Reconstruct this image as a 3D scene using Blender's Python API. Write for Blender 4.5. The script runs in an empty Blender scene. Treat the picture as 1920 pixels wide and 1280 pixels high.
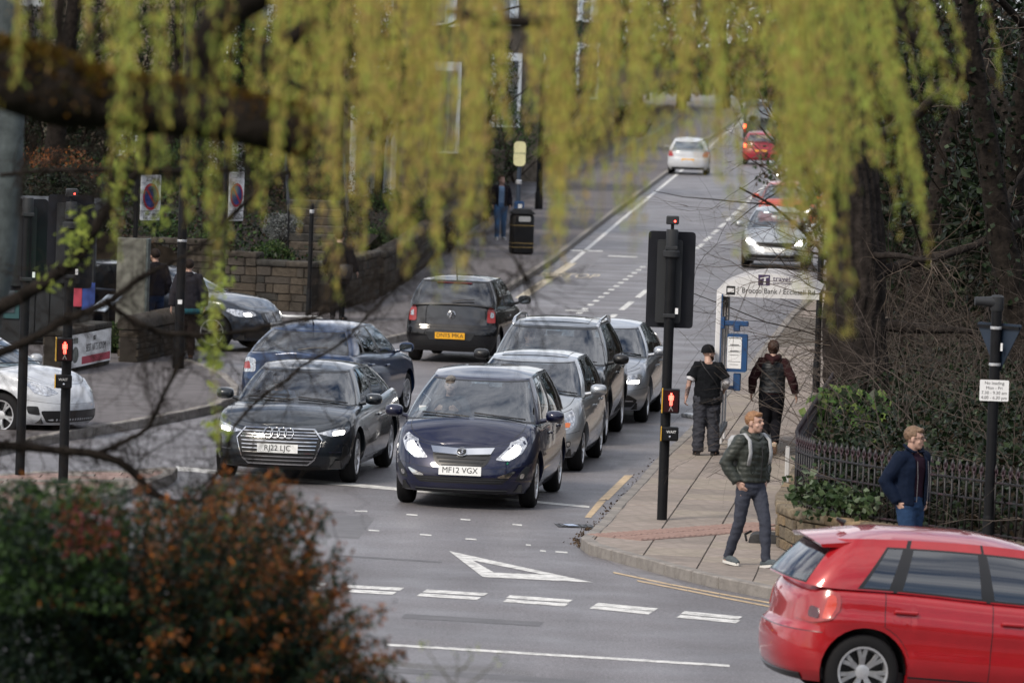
import bpy, bmesh, math, random
import numpy as np
from mathutils import Vector, Matrix
R = math.radians
random.seed(5)
RNG = np.random.default_rng(11)
SC = bpy.context.scene
COL = SC.collection

# ---------------------------------------------------------------- camera
FPX = 11500.0                      # focal length in photo pixels (1920 wide)
CAMH = 6.0
PITCH = math.atan(608 / FPX)
ROLL = R(2.0)
CAM_M = Matrix.Rotation(R(90) - PITCH, 3, 'X') @ Matrix.Rotation(ROLL, 3, 'Z')
cam_d = bpy.data.cameras.new('camera')
cam = bpy.data.objects.new('camera', cam_d)
COL.objects.link(cam)
cam.matrix_world = Matrix.Translation((0, 0, CAMH)) @ CAM_M.to_4x4()
cam_d.sensor_width = 36.0
cam_d.lens = FPX / 1920 * 36.0
cam_d.clip_start = 1.0
cam_d.clip_end = 3000.0
cam_d.dof.use_dof = True
cam_d.dof.focus_distance = 79.0
cam_d.dof.aperture_fstop = 4.2
cam_d.dof.aperture_blades = 9
SC.camera = cam

# ---------------------------------------------------------------- sky, sun, exposure
SUN_EL, SUN_AZ = R(42), R(-140)    # azimuth of the sun seen from the scene, from +Y towards +X
world = bpy.data.worlds.new('World')
SC.world = world
world.use_nodes = True
_nt = world.node_tree
_bg = _nt.nodes['Background']
_sky = _nt.nodes.new('ShaderNodeTexSky')
_sky.sky_type = 'NISHITA'
_sky.sun_disc = False
_sky.sun_elevation = SUN_EL
_sky.sun_rotation = SUN_AZ
_sky.air_density = 1.0
_sky.dust_density = 2.5
_sky.ozone_density = 1.2
# broken cloud over the whole dome
_tc = _nt.nodes.new('ShaderNodeTexCoord')
_mp = _nt.nodes.new('ShaderNodeMapping')
_mp.inputs['Scale'].default_value = (1.0, 1.0, 2.6)
_nz = _nt.nodes.new('ShaderNodeTexNoise')
_nz.inputs['Scale'].default_value = 3.2
_nz.inputs['Detail'].default_value = 7.0
_nz.inputs['Roughness'].default_value = 0.62
_cr = _nt.nodes.new('ShaderNodeValToRGB')
_cr.color_ramp.elements[0].position = 0.38
_cr.color_ramp.elements[1].position = 0.60
_mx = _nt.nodes.new('ShaderNodeMix')
_mx.data_type = 'RGBA'
_mx.inputs[7].default_value = (9.6, 9.7, 10.2, 1)
_nt.links.new(_tc.outputs['Generated'], _mp.inputs['Vector'])
_nt.links.new(_mp.outputs['Vector'], _nz.inputs['Vector'])
_nt.links.new(_nz.outputs['Fac'], _cr.inputs['Fac'])
_nt.links.new(_cr.outputs['Color'], _mx.inputs[0])
_nt.links.new(_sky.outputs['Color'], _mx.inputs[6])
_nt.links.new(_mx.outputs[2], _bg.inputs['Color'])
_bg.inputs['Strength'].default_value = 0.07

sun_d = bpy.data.lights.new('sun', 'SUN')
sun_d.energy = 1.4
sun_d.angle = R(14)
sun_d.color = (1.0, 0.90, 0.77)
sun = bpy.data.objects.new('sun', sun_d)
COL.objects.link(sun)
_sd = Vector((math.sin(SUN_AZ) * math.cos(SUN_EL), math.cos(SUN_AZ) * math.cos(SUN_EL), math.sin(SUN_EL)))
sun.rotation_euler = (-_sd).to_track_quat('-Z', 'Y').to_euler()
sun.location = _sd * 50 + Vector((0, 90, 0))

SC.render.engine = 'CYCLES'
SC.view_settings.view_transform = 'Standard'
SC.view_settings.look = 'None'
SC.view_settings.exposure = 1.0
SC.view_settings.gamma = 1.0
SC.view_settings.use_curve_mapping = False
SC.cycles.use_denoising = True
SC.cycles.max_bounces = 8
SC.cycles.transparent_max_bounces = 12
SC.cycles.sample_clamp_indirect = 6.0
SC.cycles.caustics_reflective = False
SC.cycles.caustics_refractive = False

# ---------------------------------------------------------------- where a photo pixel lies in the place
def ray(px, py):
    return CAM_M @ Vector(((px - 960) / FPX, (640 - py) / FPX, -1.0))
def G(px, py, z=0.0):
    d = ray(px, py)
    t = (z - CAMH) / d.z
    return Vector((d.x * t, d.y * t, z))
def AT(px, py, Y):
    d = ray(px, py)
    t = Y / d.y
    return Vector((d.x * t, Y, CAMH + d.z * t))

# ---------------------------------------------------------------- materials
_mats = {}
def mat(name, col, rough=0.6, metal=0.0, var=0.0, scale=6.0, bump=0.0, bscale=60.0, coat=0.0, emit=None, estr=0.0,
        spec=0.5, col2=None, detail=5.0, ramp=(0.35, 0.65), sub=0.0, sheen=0.0, flake=0.0, ao=None):
    if name in _mats:
        return _mats[name]
    if rough >= .68 and spec == .5: spec = .12
    m = bpy.data.materials.new(name)
    m.use_nodes = True
    nt = m.node_tree
    b = nt.nodes['Principled BSDF']
    c = tuple(col) + (1.0,)
    b.inputs['Base Color'].default_value = c
    b.inputs['Roughness'].default_value = rough
    b.inputs['Metallic'].default_value = metal
    b.inputs['Specular IOR Level'].default_value = spec
    if coat:
        b.inputs['Coat Weight'].default_value = coat
        b.inputs['Coat Roughness'].default_value = 0.04
    if sheen:
        b.inputs['Sheen Weight'].default_value = sheen
    if emit:
        b.inputs['Emission Color'].default_value = tuple(emit) + (1.0,)
        b.inputs['Emission Strength'].default_value = estr
    if var or col2 or bump:
        tc = nt.nodes.new('ShaderNodeTexCoord')
        if var or col2:
            n = nt.nodes.new('ShaderNodeTexNoise')
            n.inputs['Scale'].default_value = scale
            n.inputs['Detail'].default_value = detail
            n.inputs['Roughness'].default_value = 0.65
            nt.links.new(tc.outputs['Object'], n.inputs['Vector'])
            r = nt.nodes.new('ShaderNodeValToRGB')
            r.color_ramp.elements[0].position, r.color_ramp.elements[1].position = ramp
            hi = tuple(col2) if col2 else tuple(min(1, x * (1 + var)) for x in col)
            lo = tuple(x * (1 - var) for x in col)
            r.color_ramp.elements[0].color = lo + (1,)
            r.color_ramp.elements[1].color = hi + (1,)
            nt.links.new(n.outputs['Fac'], r.inputs['Fac'])
            nt.links.new(r.outputs['Color'], b.inputs['Base Color'])
        if bump:
            n2 = nt.nodes.new('ShaderNodeTexNoise')
            n2.inputs['Scale'].default_value = bscale
            n2.inputs['Detail'].default_value = 4.0
            nt.links.new(tc.outputs['Object'], n2.inputs['Vector'])
            bp = nt.nodes.new('ShaderNodeBump')
            bp.inputs['Strength'].default_value = bump
            bp.inputs['Distance'].default_value = 0.02
            nt.links.new(n2.outputs['Fac'], bp.inputs['Height'])
            nt.links.new(bp.outputs['Normal'], b.inputs['Normal'])
    _mats[name] = m
    return m

def leaf_mat(name, col, trans=0.35, rough=0.5):
    if name in _mats:
        return _mats[name]
    m = bpy.data.materials.new(name)
    m.use_nodes = True
    nt = m.node_tree
    nt.nodes.remove(nt.nodes['Principled BSDF'])
    out = nt.nodes['Material Output']
    b = nt.nodes.new('ShaderNodeBsdfPrincipled')
    b.inputs['Base Color'].default_value = tuple(col) + (1,)
    b.inputs['Roughness'].default_value = rough
    b.inputs['Specular IOR Level'].default_value = 0.15
    t = nt.nodes.new('ShaderNodeBsdfTranslucent')
    t.inputs['Color'].default_value = tuple(min(1, x * 1.2) for x in col) + (1,)
    mx = nt.nodes.new('ShaderNodeMixShader')
    mx.inputs[0].default_value = trans
    nt.links.new(b.outputs[0], mx.inputs[1])
    nt.links.new(t.outputs[0], mx.inputs[2])
    nt.links.new(mx.outputs[0], out.inputs['Surface'])
    _mats[name] = m
    return m

def glass_mat(name, tint, ior=1.9, rough=0.0):
    if name in _mats:
        return _mats[name]
    m = bpy.data.materials.new(name)
    m.use_nodes = True
    nt = m.node_tree
    nt.nodes.remove(nt.nodes['Principled BSDF'])
    out = nt.nodes['Material Output']
    t = nt.nodes.new('ShaderNodeBsdfTransparent')
    t.inputs['Color'].default_value = tuple(tint) + (1,)
    g = nt.nodes.new('ShaderNodeBsdfGlossy')
    g.inputs['Color'].default_value = (0.95, 0.97, 1.0, 1)
    g.inputs['Roughness'].default_value = rough
    lw = nt.nodes.new('ShaderNodeLayerWeight')
    lw.inputs['Blend'].default_value = 0.5
    pw = nt.nodes.new('ShaderNodeMath'); pw.operation = 'POWER'; pw.inputs[1].default_value = 5.0
    nt.links.new(lw.outputs['Facing'], pw.inputs[0])
    f0 = 2 * ((ior - 1) / (ior + 1)) ** 2
    fr = nt.nodes.new('ShaderNodeMath'); fr.operation = 'MULTIPLY_ADD'; fr.inputs[1].default_value = 1 - f0; fr.inputs[2].default_value = f0
    nt.links.new(pw.outputs[0], fr.inputs[0])
    mx = nt.nodes.new('ShaderNodeMixShader')
    nt.links.new(fr.outputs[0], mx.inputs[0])
    nt.links.new(t.outputs[0], mx.inputs[1])
    nt.links.new(g.outputs[0], mx.inputs[2])
    nt.links.new(mx.outputs[0], out.inputs['Surface'])
    _mats[name] = m
    return m

def paint(name, col, metal=0.0, rough=0.32, spec=0.3):
    return mat('paint_' + name, col, rough=rough, metal=metal, coat=1.0, var=0.06, scale=9, spec=spec)

M_BLACK = mat('black_metal', (0.006, 0.0065, 0.008), 0.5, var=0.25, scale=12, spec=.2)
M_TRIM = mat('black_trim', (0.01, 0.01, 0.011), 0.35)
M_RUBBER = mat('rubber', (0.014, 0.014, 0.015), 0.8, bump=0.2, bscale=90)
M_CHROME = mat('chrome', (0.62, 0.63, 0.65), 0.12, metal=1.0)
M_ALLOY = mat('alloy', (0.58, 0.59, 0.61), 0.35, metal=0.7, var=0.1, scale=20)
M_INT = mat('car_interior', (0.02, 0.02, 0.022), 0.8, var=0.3, scale=8)
M_WHITE = mat('white_plastic', (0.74, 0.75, 0.76), 0.4, var=0.04, scale=5)
M_PLATEW = mat('plate_white', (0.78, 0.79, 0.78), 0.35)
M_PLATEY = mat('plate_yellow', (0.80, 0.40, 0.02), 0.35)
M_INK = mat('ink_black', (0.008, 0.008, 0.01), 0.5)
M_GREYP = mat('grey_plastic', (0.026, 0.028, 0.031), 0.55, spec=.25)
M_LENS_ON = mat('lamp_lit', (0.9, 0.9, 0.88), 0.2, emit=(1.0, 0.95, 0.86), estr=7.0)
M_LENS_DIM = mat('lamp_dim', (0.9, 0.9, 0.88), 0.2, emit=(1.0, 0.93, 0.80), estr=1.2)
M_LAMP = mat('lamp_reflector', (0.55, 0.56, 0.58), 0.18, metal=0.8, var=0.5, scale=26, coat=1.0)
M_TAIL = mat('tail_red', (0.30, 0.012, 0.01), 0.2, coat=1.0)
M_TAIL_ON = mat('tail_lit', (0.5, 0.02, 0.01), 0.2, emit=(1.0, 0.10, 0.03), estr=5.0)
M_AMBER = mat('amber_lens', (0.65, 0.16, 0.03), 0.25, coat=1.0)
M_GLASS = glass_mat('car_glass', (0.62, 0.70, 0.72), ior=1.85)
M_GLASS_DK = glass_mat('car_glass_dark', (0.16, 0.18, 0.20), ior=1.7)

# ---------------------------------------------------------------- object helpers
def link(o, parent=None):
    COL.objects.link(o)
    if parent is not None:
        o.parent = parent
    return o
def tag(o, label=None, cat=None, group=None, kind=None):
    if label: o['label'] = label
    if cat: o['category'] = cat
    if group: o['group'] = group
    if kind: o['kind'] = kind
    return o
def thing(name, label, cat, loc=(0, 0, 0), rz=0.0, group=None):
    o = bpy.data.objects.new(name, None)
    o.empty_display_size = 0.2
    o.location = loc
    o.rotation_euler = (0, 0, rz)
    link(o)
    return tag(o, label, cat, group)
def obj(name, me, parent=None, mats=None):
    if mats:
        for m in (mats if isinstance(mats, (list, tuple)) else [mats]):
            me.materials.append(m)
    return link(bpy.data.objects.new(name, me), parent)
def dup(o, parent=None, loc=None, rz=None):
    c = o.copy()
    COL.objects.link(c)
    c.parent = parent
    if loc is not None: c.location = loc
    if rz is not None: c.rotation_euler = (0, 0, rz)
    for ch in o.children:
        dup(ch, c)
    return c

def np_mesh(name, V, Fc, midx=None, smooth=False):
    """mesh from arrays: V (n,3), Fc (m,k) with k fixed"""
    V = np.asarray(V, np.float32)
    Fc = np.asarray(Fc, np.int32)
    me = bpy.data.meshes.new(name)
    k = Fc.shape[1]
    me.vertices.add(len(V))
    me.vertices.foreach_set('co', V.ravel())
    me.loops.add(Fc.size)
    me.loops.foreach_set('vertex_index', Fc.ravel())
    me.polygons.add(len(Fc))
    me.polygons.foreach_set('loop_start', np.arange(0, Fc.size, k, dtype=np.int32))
    if midx is not None:
        me.polygons.foreach_set('material_index', np.asarray(midx, np.int32))
    me.polygons.foreach_set('use_smooth', np.full(len(Fc), smooth, dtype=bool))
    me.update(calc_edges=True)
    return me

class MB:
    """collects shapes, build() links them as one mesh object"""
    def __init__(s):
        s.v = []; s.f = []; s.mi = []; s.M = None; s.m = 0
    def _a(s, vs, fs):
        o = len(s.v)
        if s.M is not None:
            vs = [s.M @ Vector(v) for v in vs]
        s.v.extend(tuple(v) for v in vs)
        s.f.extend(tuple(i + o for i in f) for f in fs)
        s.mi.extend([s.m] * len(fs))
        return s
    def box(s, c, d, rot=None):
        x, y, z = d[0] / 2, d[1] / 2, d[2] / 2
        vs = [Vector(p) for p in ((-x, -y, -z), (x, -y, -z), (x, y, -z), (-x, y, -z), (-x, -y, z), (x, -y, z), (x, y, z), (-x, y, z))]
        if rot is not None: vs = [rot @ v for v in vs]
        c = Vector(c)
        return s._a([v + c for v in vs], [(0, 3, 2, 1), (4, 5, 6, 7), (0, 1, 5, 4), (1, 2, 6, 5), (2, 3, 7, 6), (3, 0, 4, 7)])
    def cbox(s, c, d, b=0.01, rot=None, jit=0.0):
        """box with chamfered edges (24 vertices)"""
        h = [d[0] / 2, d[1] / 2, d[2] / 2]
        b = min(b, min(h) * 0.8)
        vs = []; idx = {}
        for sx in (-1, 1):
            for sy in (-1, 1):
                for sz in (-1, 1):
                    j = [random.uniform(-jit, jit) for _ in range(3)]
                    for k in range(3):
                        p = [sx * (h[0] - b), sy * (h[1] - b), sz * (h[2] - b)]
                        p[k] = (sx, sy, sz)[k] * h[k]
                        idx[(sx, sy, sz, k)] = len(vs)
                        vs.append(Vector([p[q] + j[q] for q in range(3)]))
        fs = []
        for k in range(3):
            a, e = [(1, 2), (2, 0), (0, 1)][k]
            for sg in (-1, 1):
                q = []
                for (sa, se) in ((-1, -1), (1, -1), (1, 1), (-1, 1)):
                    t = [0, 0, 0]; t[k] = sg; t[a] = sa; t[e] = se
                    q.append(idx[(t[0], t[1], t[2], k)])
                fs.append(tuple(q if sg > 0 else q[::-1]))
            for sa in (-1, 1):
                for se in (-1, 1):
                    q = []
                    for sk in (-1, 1):
                        t = [0, 0, 0]; t[k] = sk; t[a] = sa; t[e] = se
                        q.append((idx[(t[0], t[1], t[2], a)], idx[(t[0], t[1], t[2], e)]))
                    f = (q[0][0], q[1][0], q[1][1], q[0][1])
                    fs.append(f if sa * se < 0 else f[::-1])
        for key in [(x, y, z) for x in (-1, 1) for y in (-1, 1) for z in (-1, 1)]:
            f = tuple(idx[key + (k,)] for k in range(3))
            fs.append(f if key[0] * key[1] * key[2] > 0 else f[::-1])
        if rot is not None: vs = [rot @ v for v in vs]
        c = Vector(c)
        return s._a([v + c for v in vs], fs)
    def tube(s, pts, rad, n=8, cap=True, sq=1.0):
        pts = [Vector(p) for p in pts]
        if not isinstance(rad, (list, tuple)): rad = [rad] * len(pts)
        vs = []; fs = []
        up = Vector((0, 0, 1)); u = None
        for i, p in enumerate(pts):
            t = (pts[min(i + 1, len(pts) - 1)] - pts[max(i - 1, 0)])
            t = t.normalized() if t.length > 1e-9 else Vector((0, 0, 1))
            if u is None or abs(u.dot(t)) > .95:
                r0 = up if abs(t.z) < 0.9 else Vector((0, 1, 0))
                u = t.cross(r0).normalized()
            else:
                u = (u - t * u.dot(t)).normalized()
            w = u.cross(t).normalized()
            for k in range(n):
                a = 2 * math.pi * k / n
                vs.append(p + (u * math.cos(a) + w * math.sin(a) * sq) * rad[i])
        for i in range(len(pts) - 1):
            for k in range(n):
                k2 = (k + 1) % n
                fs.append((i * n + k, i * n + k2, (i + 1) * n + k2, (i + 1) * n + k))
        if cap:
            fs.append(tuple(range(n))[::-1]); fs.append(tuple((len(pts) - 1) * n + k for k in range(n)))
            fs[-2] = fs[-2][::-1]; fs[-1] = fs[-1][::-1]
            fs[-2] = fs[-2][::-1]; fs[-1] = fs[-1][::-1]
        return s._a(vs, fs)
    def cyl(s, a, b, r, n=12, r2=None):
        return s.tube([a, b], [r, r if r2 is None else r2], n)
    def lathe(s, prof, axis='Z', c=(0, 0, 0), n=24, close=False, cap=True):
        """profile (r, h) turned about an axis through c"""
        vs = []; fs = []
        c = Vector(c)
        for (r, h) in prof:
            for k in range(n):
                a = 2 * math.pi * k / n
                p = (r * math.cos(a), r * math.sin(a), h)
                if axis == 'Y': p = (p[0], h, -p[1])
                elif axis == 'X': p = (h, p[0], p[1])
                vs.append(c + Vector(p))
        m = len(prof)
        for i in range(m - 1 if not close else m):
            j = (i + 1) % m
            for k in range(n):
                k2 = (k + 1) % n
                fs.append((i * n + k, i * n + k2, j * n + k2, j * n + k))
        if not close and cap:
            if prof[0][0] > 1e-6: fs.append(tuple(range(n))[::-1])
            if prof[-1][0] > 1e-6: fs.append(tuple((m - 1) * n + k for k in range(n)))
        return s._a(vs, fs)
    def prism(s, poly, d, M=None):
        """polygon in the local xy plane pushed d along local z; M places it"""
        n = len(poly)
        M = M or Matrix.Identity(4)
        vs = [M @ Vector((x, y, 0)) for x, y in poly] + [M @ Vector((x, y, d)) for x, y in poly]
        fs = [tuple(range(n))[::-1], tuple(range(n, 2 * n))] + [(i, (i + 1) % n, n + (i + 1) % n, n + i) for i in range(n)]
        return s._a(vs, fs)
    def poly(s, pts):
        return s._a(pts, [tuple(range(len(pts)))])
    def sphere(s, c, r, n=12, m=8, sc=(1, 1, 1)):
        vs = []; fs = []
        c = Vector(c)
        for i in range(m + 1):
            th = math.pi * i / m
            for k in range(n):
                a = 2 * math.pi * k / n
                vs.append(c + Vector((r * sc[0] * math.sin(th) * math.cos(a), r * sc[1] * math.sin(th) * math.sin(a), r * sc[2] * math.cos(th))))
        for i in range(m):
            for k in range(n):
                k2 = (k + 1) % n
                fs.append((i * n + k, (i + 1) * n + k, (i + 1) * n + k2, i * n + k2))
        return s._a(vs, fs)
    def mesh(s, name, smooth=False, ang=None):
        me = bpy.data.meshes.new(name)
        me.from_pydata(s.v, [], s.f)
        me.polygons.foreach_set('material_index', s.mi)
        if smooth or ang:
            me.polygons.foreach_set('use_smooth', [True] * len(s.f))
            if ang: me.set_sharp_from_angle(angle=R(ang))
        me.update()
        return me
    def build(s, name, mats, parent=None, smooth=False, ang=None):
        return obj(name, s.mesh(name, smooth, ang), parent, mats)

_ts = bpy.data.scenes.new('workbench')      # shapes are worked out here, away from the scene, and it is removed at the end
def evaluated(o):
    _ts.collection.objects.link(o)
    vl = _ts.view_layers[0]
    vl.update()
    me = bpy.data.meshes.new_from_object(o.evaluated_get(vl.depsgraph))
    bpy.data.objects.remove(o)
    return me

def text_mesh(body, size, ext=0.002, align='CENTER', sx=1.0, bold=0.0):
    cu = bpy.data.curves.new('txt', 'FONT')
    cu.body = body
    cu.size = size
    cu.align_x = align
    cu.align_y = 'CENTER'
    cu.extrude = ext
    cu.offset = bold
    cu.resolution_u = 3
    o = bpy.data.objects.new('txt', cu)
    me = evaluated(o)
    bpy.data.curves.remove(cu)
    if sx != 1.0:
        me.transform(Matrix.Diagonal((sx, 1, 1, 1)))
    return me
def lettering(body, size, material, parent, M, sx=1.0, align='CENTER', name='lettering', bold=0.0, ext=0.002):
    me = text_mesh(body, size, ext, align, sx, bold)
    me.materials.clear()
    o = obj(name, me, parent, material)
    o.matrix_local = M
    return o

def remesh(mb, voxel, smooth=2, name='m'):
    """one continuous skin round the shapes collected in mb"""
    me = mb.mesh(name + '_src')
    o = bpy.data.objects.new('tmp', me)
    md = o.modifiers.new('r', 'REMESH')
    md.mode = 'VOXEL'
    md.voxel_size = voxel
    md.use_smooth_shade = True
    if smooth:
        ms = o.modifiers.new('s', 'SMOOTH')
        ms.factor = 0.5
        ms.iterations = smooth
    out = evaluated(o)
    out.name = name
    bpy.data.meshes.remove(me)
    out.materials.clear()
    return out

def hermite(pts):
    """smooth monotone curve through (x, y) points"""
    pts = sorted(pts)
    x = np.array([p[0] for p in pts], float); y = np.array([p[1] for p in pts], float)
    h = np.diff(x); d = np.diff(y) / h
    m = np.zeros(len(x))
    m[0], m[-1] = d[0], d[-1]
    for i in range(1, len(x) - 1):
        m[i] = 0 if d[i - 1] * d[i] <= 0 else 2 * d[i - 1] * d[i] / (d[i - 1] + d[i])
    def f(q):
        q = min(max(q, x[0]), x[-1])
        i = int(min(max(np.searchsorted(x, q) - 1, 0), len(h) - 1))
        t = (q - x[i]) / h[i]
        return float((1 + 2 * t) * (1 - t) ** 2 * y[i] + t * (1 - t) ** 2 * h[i] * m[i] + t * t * (3 - 2 * t) * y[i + 1] + t * t * (t - 1) * h[i] * m[i + 1])
    return f
# ================================================================ cars
class Shape:
    def __init__(s, sp):
        d = dict(W=1.78, wb=2.6, fo=0.85, ro=0.7, R=0.315, z0=0.2, af=0.75, nf=2.7, ar=0.5, nr=3.0,
                 side=[(0, 0.10), (0.12, 0.045), (0.35, 0.0), (0.6, 0.008), (0.72, 0.02), (0.9, 0.05), (0.97, 0.085), (1, 0.12)],
                 nose=[(0, 0.07), (0.15, 0.01), (0.4, 0.0), (0.6, 0.03), (0.8, 0.09), (0.93, 0.16), (1, 0.26)],
                 tail=[(0, 0.10), (0.15, 0.02), (0.4, 0.0), (0.55, 0.03), (0.6, 0.05), (1, 0.10)],
                 crown=[(-6, 0.03), (-0.2, 0.06), (0.3, 0.055), (0.8, 0.02), (1.2, 0.0)], archgap=0.055)
        d.update(sp)
        s.__dict__.update(d)
        s.sp = d
        s.w = s.W / 2
        s.xn, s.xt = s.fo, -(s.wb + s.ro)
        for k in ('side', 'nose', 'tail', 'crown', 'zs'):
            setattr(s, 'f_' + k, hermite(getattr(s, k)))
        s.xcf, s.xcr = s.xn - s.af, s.xt + s.ar
        s.Ra = s.R + s.archgap
        # fine plan line for lamps and plates, measured along the bodyside from the middle of each end
        def line(front):
            y = np.linspace(0, 0.8, 40)
            pts = [s.end_xy(front, yy * s.w, None) for yy in y]
            x0 = pts[-1][0]
            x1 = (s.xcf - 0.5) if front else (s.xcr + 0.5)
            for x in np.linspace(x0, x1, 50)[1:]:
                pts.append(s.end_xy(front, None, x))
            P = np.array(pts)
            a = np.concatenate([[0], np.cumsum(np.hypot(np.diff(P[:, 0]), np.diff(P[:, 1])))])
            return a, P
        s.fl = line(True); s.rl = line(False)
    def wx(s, x):
        xm = (s.xcf + s.xcr) / 2; h = (s.xn - s.xt) / 2
        return s.w * (1 - 0.035 * ((x - xm) / h) ** 2)
    def end_xy(s, front, y, x):
        """point and plan normal of the outline, from y or from x"""
        xc, a, n = (s.xcf, s.af, s.nf) if front else (s.xcr, s.ar, s.nr)
        sg = 1 if front else -1
        w = s.wx(xc)
        if x is not None and (x - xc) * sg <= 0:
            return (x, s.wx(x), 0.0, 1.0)
        if y is not None:
            X = a * (1 - min(y / w, 1) ** n) ** (1 / n); Y = y
        else:
            X = (x - xc) * sg; Y = w * max(0, 1 - min(X / a, 1) ** n) ** (1 / n)
        nx, ny = (X / a) ** (n - 1) / a, (Y / w) ** (n - 1) / w
        l = math.hypot(nx, ny) or 1
        return (xc + sg * X, Y, sg * nx / l, ny / l)
    def P(s, c, z):
        x, y, nx, ny = c
        zt = s.f_zs(x)
        v = (z - s.z0) / (zt - s.z0)
        dy = s.f_side(v) * ny
        dx = (s.f_nose(v) if nx > 0 else s.f_tail(v)) * nx
        return Vector((x - dx, max(y - dy, 0), z))
    def deckz(s, x, y):
        w = s.wx(min(max(x, s.xcr), s.xcf))
        return s.f_zs(x) + s.f_crown(x) * max(0, 1 - (y / w) ** 2)
    def end_pt(s, front, a, z):
        A, P = s.fl if front else s.rl
        aa = abs(a)
        c = tuple(np.interp(aa, A, P[:, k]) for k in range(4))
        z = min(z, s.f_zs(c[0]))
        p = s.P(c, z)
        p2 = s.P(c, z - 0.02)
        up = (p - p2).normalized()
        out = Vector((c[2], c[3], 0))
        t = Vector((-c[3], c[2], 0))
        n = (out - up * out.dot(up)).normalized()
        if a < 0:
            p.y *= -1; n.y *= -1
        return p, n
    def side_pt(s, x, z, sg=1):
        c = (x, s.wx(x), 0, 1)
        p = s.P(c, z)
        p.y *= sg
        return p

def rot_of(n, up=Vector((0, 0, 1))):
    """frame whose local z is n, local y as near up as can be"""
    z = n.normalized(); x = up.cross(z).normalized(); y = z.cross(x)
    return Matrix((x, y, z)).transposed()

def patch(S, front, poly, h, name, m, parent, inset=0.012, mirror=False):
    """a raised panel that follows the bodywork: poly in (distance along the body, height)"""
    if mirror: poly = [(-a, z) for a, z in poly][::-1]
    if not front: pass
    pts = []
    for i, p in enumerate(poly):
        q = poly[(i + 1) % len(poly)]
        k = max(1, int(math.hypot(q[0] - p[0], q[1] - p[1]) / 0.06))
        for j in range(k):
            t = j / k
            pts.append((p[0] + (q[0] - p[0]) * t, p[1] + (q[1] - p[1]) * t))
    bm = bmesh.new()
    vs = [bm.verts.new((a, z, 0)) for a, z in pts]
    bm.faces.new(vs)
    bmesh.ops.triangulate(bm, faces=bm.faces[:])
    for _ in range(2):
        es = [e for e in bm.edges if not e.is_boundary and e.calc_length() > 0.09]
        if es: bmesh.ops.subdivide_edges(bm, edges=es, cuts=1)
        bmesh.ops.triangulate(bm, faces=bm.faces[:])
    bnd = [v for v in bm.verts if v.is_boundary]
    V = []; Fs = []
    for i, v in enumerate(bm.verts): v.index = i
    for v in bm.verts:
        p, n = S.end_pt(front, v.co.x, v.co.y)
        V.append(p + n * h)
    nb = {}
    for v in bnd:
        p, n = S.end_pt(front, v.co.x, v.co.y)
        nb[v.index] = len(V)
        V.append(p - n * inset)
    for f in bm.faces:
        Fs.append([v.index for v in f.verts])
    for e in bm.edges:
        if e.is_boundary:
            f = e.link_faces[0]
            l = [lp for lp in f.loops if lp.edge == e][0]
            a, b = l.vert.index, l.link_loop_next.vert.index
            Fs.append([b, a, nb[a], nb[b]])
    bm.free()
    me = bpy.data.meshes.new(name)
    me.from_pydata([tuple(v) for v in V], [], Fs)
    # outward faces: flip when the first faces look inwards
    me.polygons.foreach_set('use_smooth', [True] * len(Fs))
    me.set_sharp_from_angle(angle=R(40))
    bm = bmesh.new(); bm.from_mesh(me)
    bmesh.ops.recalc_face_normals(bm, faces=bm.faces)
    bm.to_mesh(me); bm.free()
    return obj(name, me, parent, m)

def wheel_meshes(Rw, width, spokes, rimr):
    t = MB()
    hw = width / 2
    t.lathe([(rimr, -hw * .9), (rimr + .02, -hw), (Rw - .03, -hw * .97), (Rw - .006, -hw * .75), (Rw, -hw * .3), (Rw, hw * .3), (Rw - .006, hw * .75), (Rw - .03, hw * .97),
             (rimr + .02, hw), (rimr, hw * .9)], 'Y', n=32, cap=False)
    r = MB()
    r.m = 0
    r.lathe([(rimr + .008, hw * .88), (rimr + .004, hw * .98), (rimr - .012, hw * .95), (rimr - .022, hw * .6), (rimr - .03, -hw * .7)], 'Y', n=32, cap=False)
    for k in range(spokes):
        a = 2 * math.pi * k / spokes
        for da, wd in ((-.10, .018), (.10, .018)) if spokes <= 7 else ((0, .02),):
            p0 = Vector((math.cos(a) * .05, hw * .72, math.sin(a) * .05))
            p1 = Vector((math.cos(a + da) * rimr * .6, hw * .84, math.sin(a + da) * rimr * .6))
            p2 = Vector((math.cos(a + da * 1.6) * (rimr - .012), hw * .86, math.sin(a + da * 1.6) * (rimr - .012)))
            for (q, w0, w1) in ((( p0, p1), .022, wd), ((p1, p2), wd, wd * 1.15)):
                d = (q[1] - q[0]); t2 = Vector((-d.z, 0, d.x)).normalized(); yy = Vector((0, .02, 0))
                A, B = q
                r._a([A - t2 * w0 - yy, A + t2 * w0 - yy, B + t2 * w1 - yy, B - t2 * w1 - yy, A - t2 * w0 * .8, A + t2 * w0 * .8, B + t2 * w1 * .8, B - t2 * w1 * .8],
                     [(0, 1, 5, 4), (1, 2, 6, 5), (2, 3, 7, 6), (3, 0, 4, 7), (7, 6, 5, 4), (4, 5, 6, 7)])
    r.lathe([(0.0, hw * .8), (.03, hw * .8), (.06, hw * .74), (.065, hw * .5)], 'Y', n=16, cap=False)
    r.m = 1
    r.lathe([(0.0, hw * .1), (rimr - .02, hw * .1)], 'Y', n=24, cap=False)
    r.lathe([(0.0, hw * .2), (rimr * .55, hw * .2), (rimr * .55, hw * .12)], 'Y', n=20, cap=False)
    return t.mesh('wheel', ang=40), r.mesh('rim', ang=35)

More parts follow.
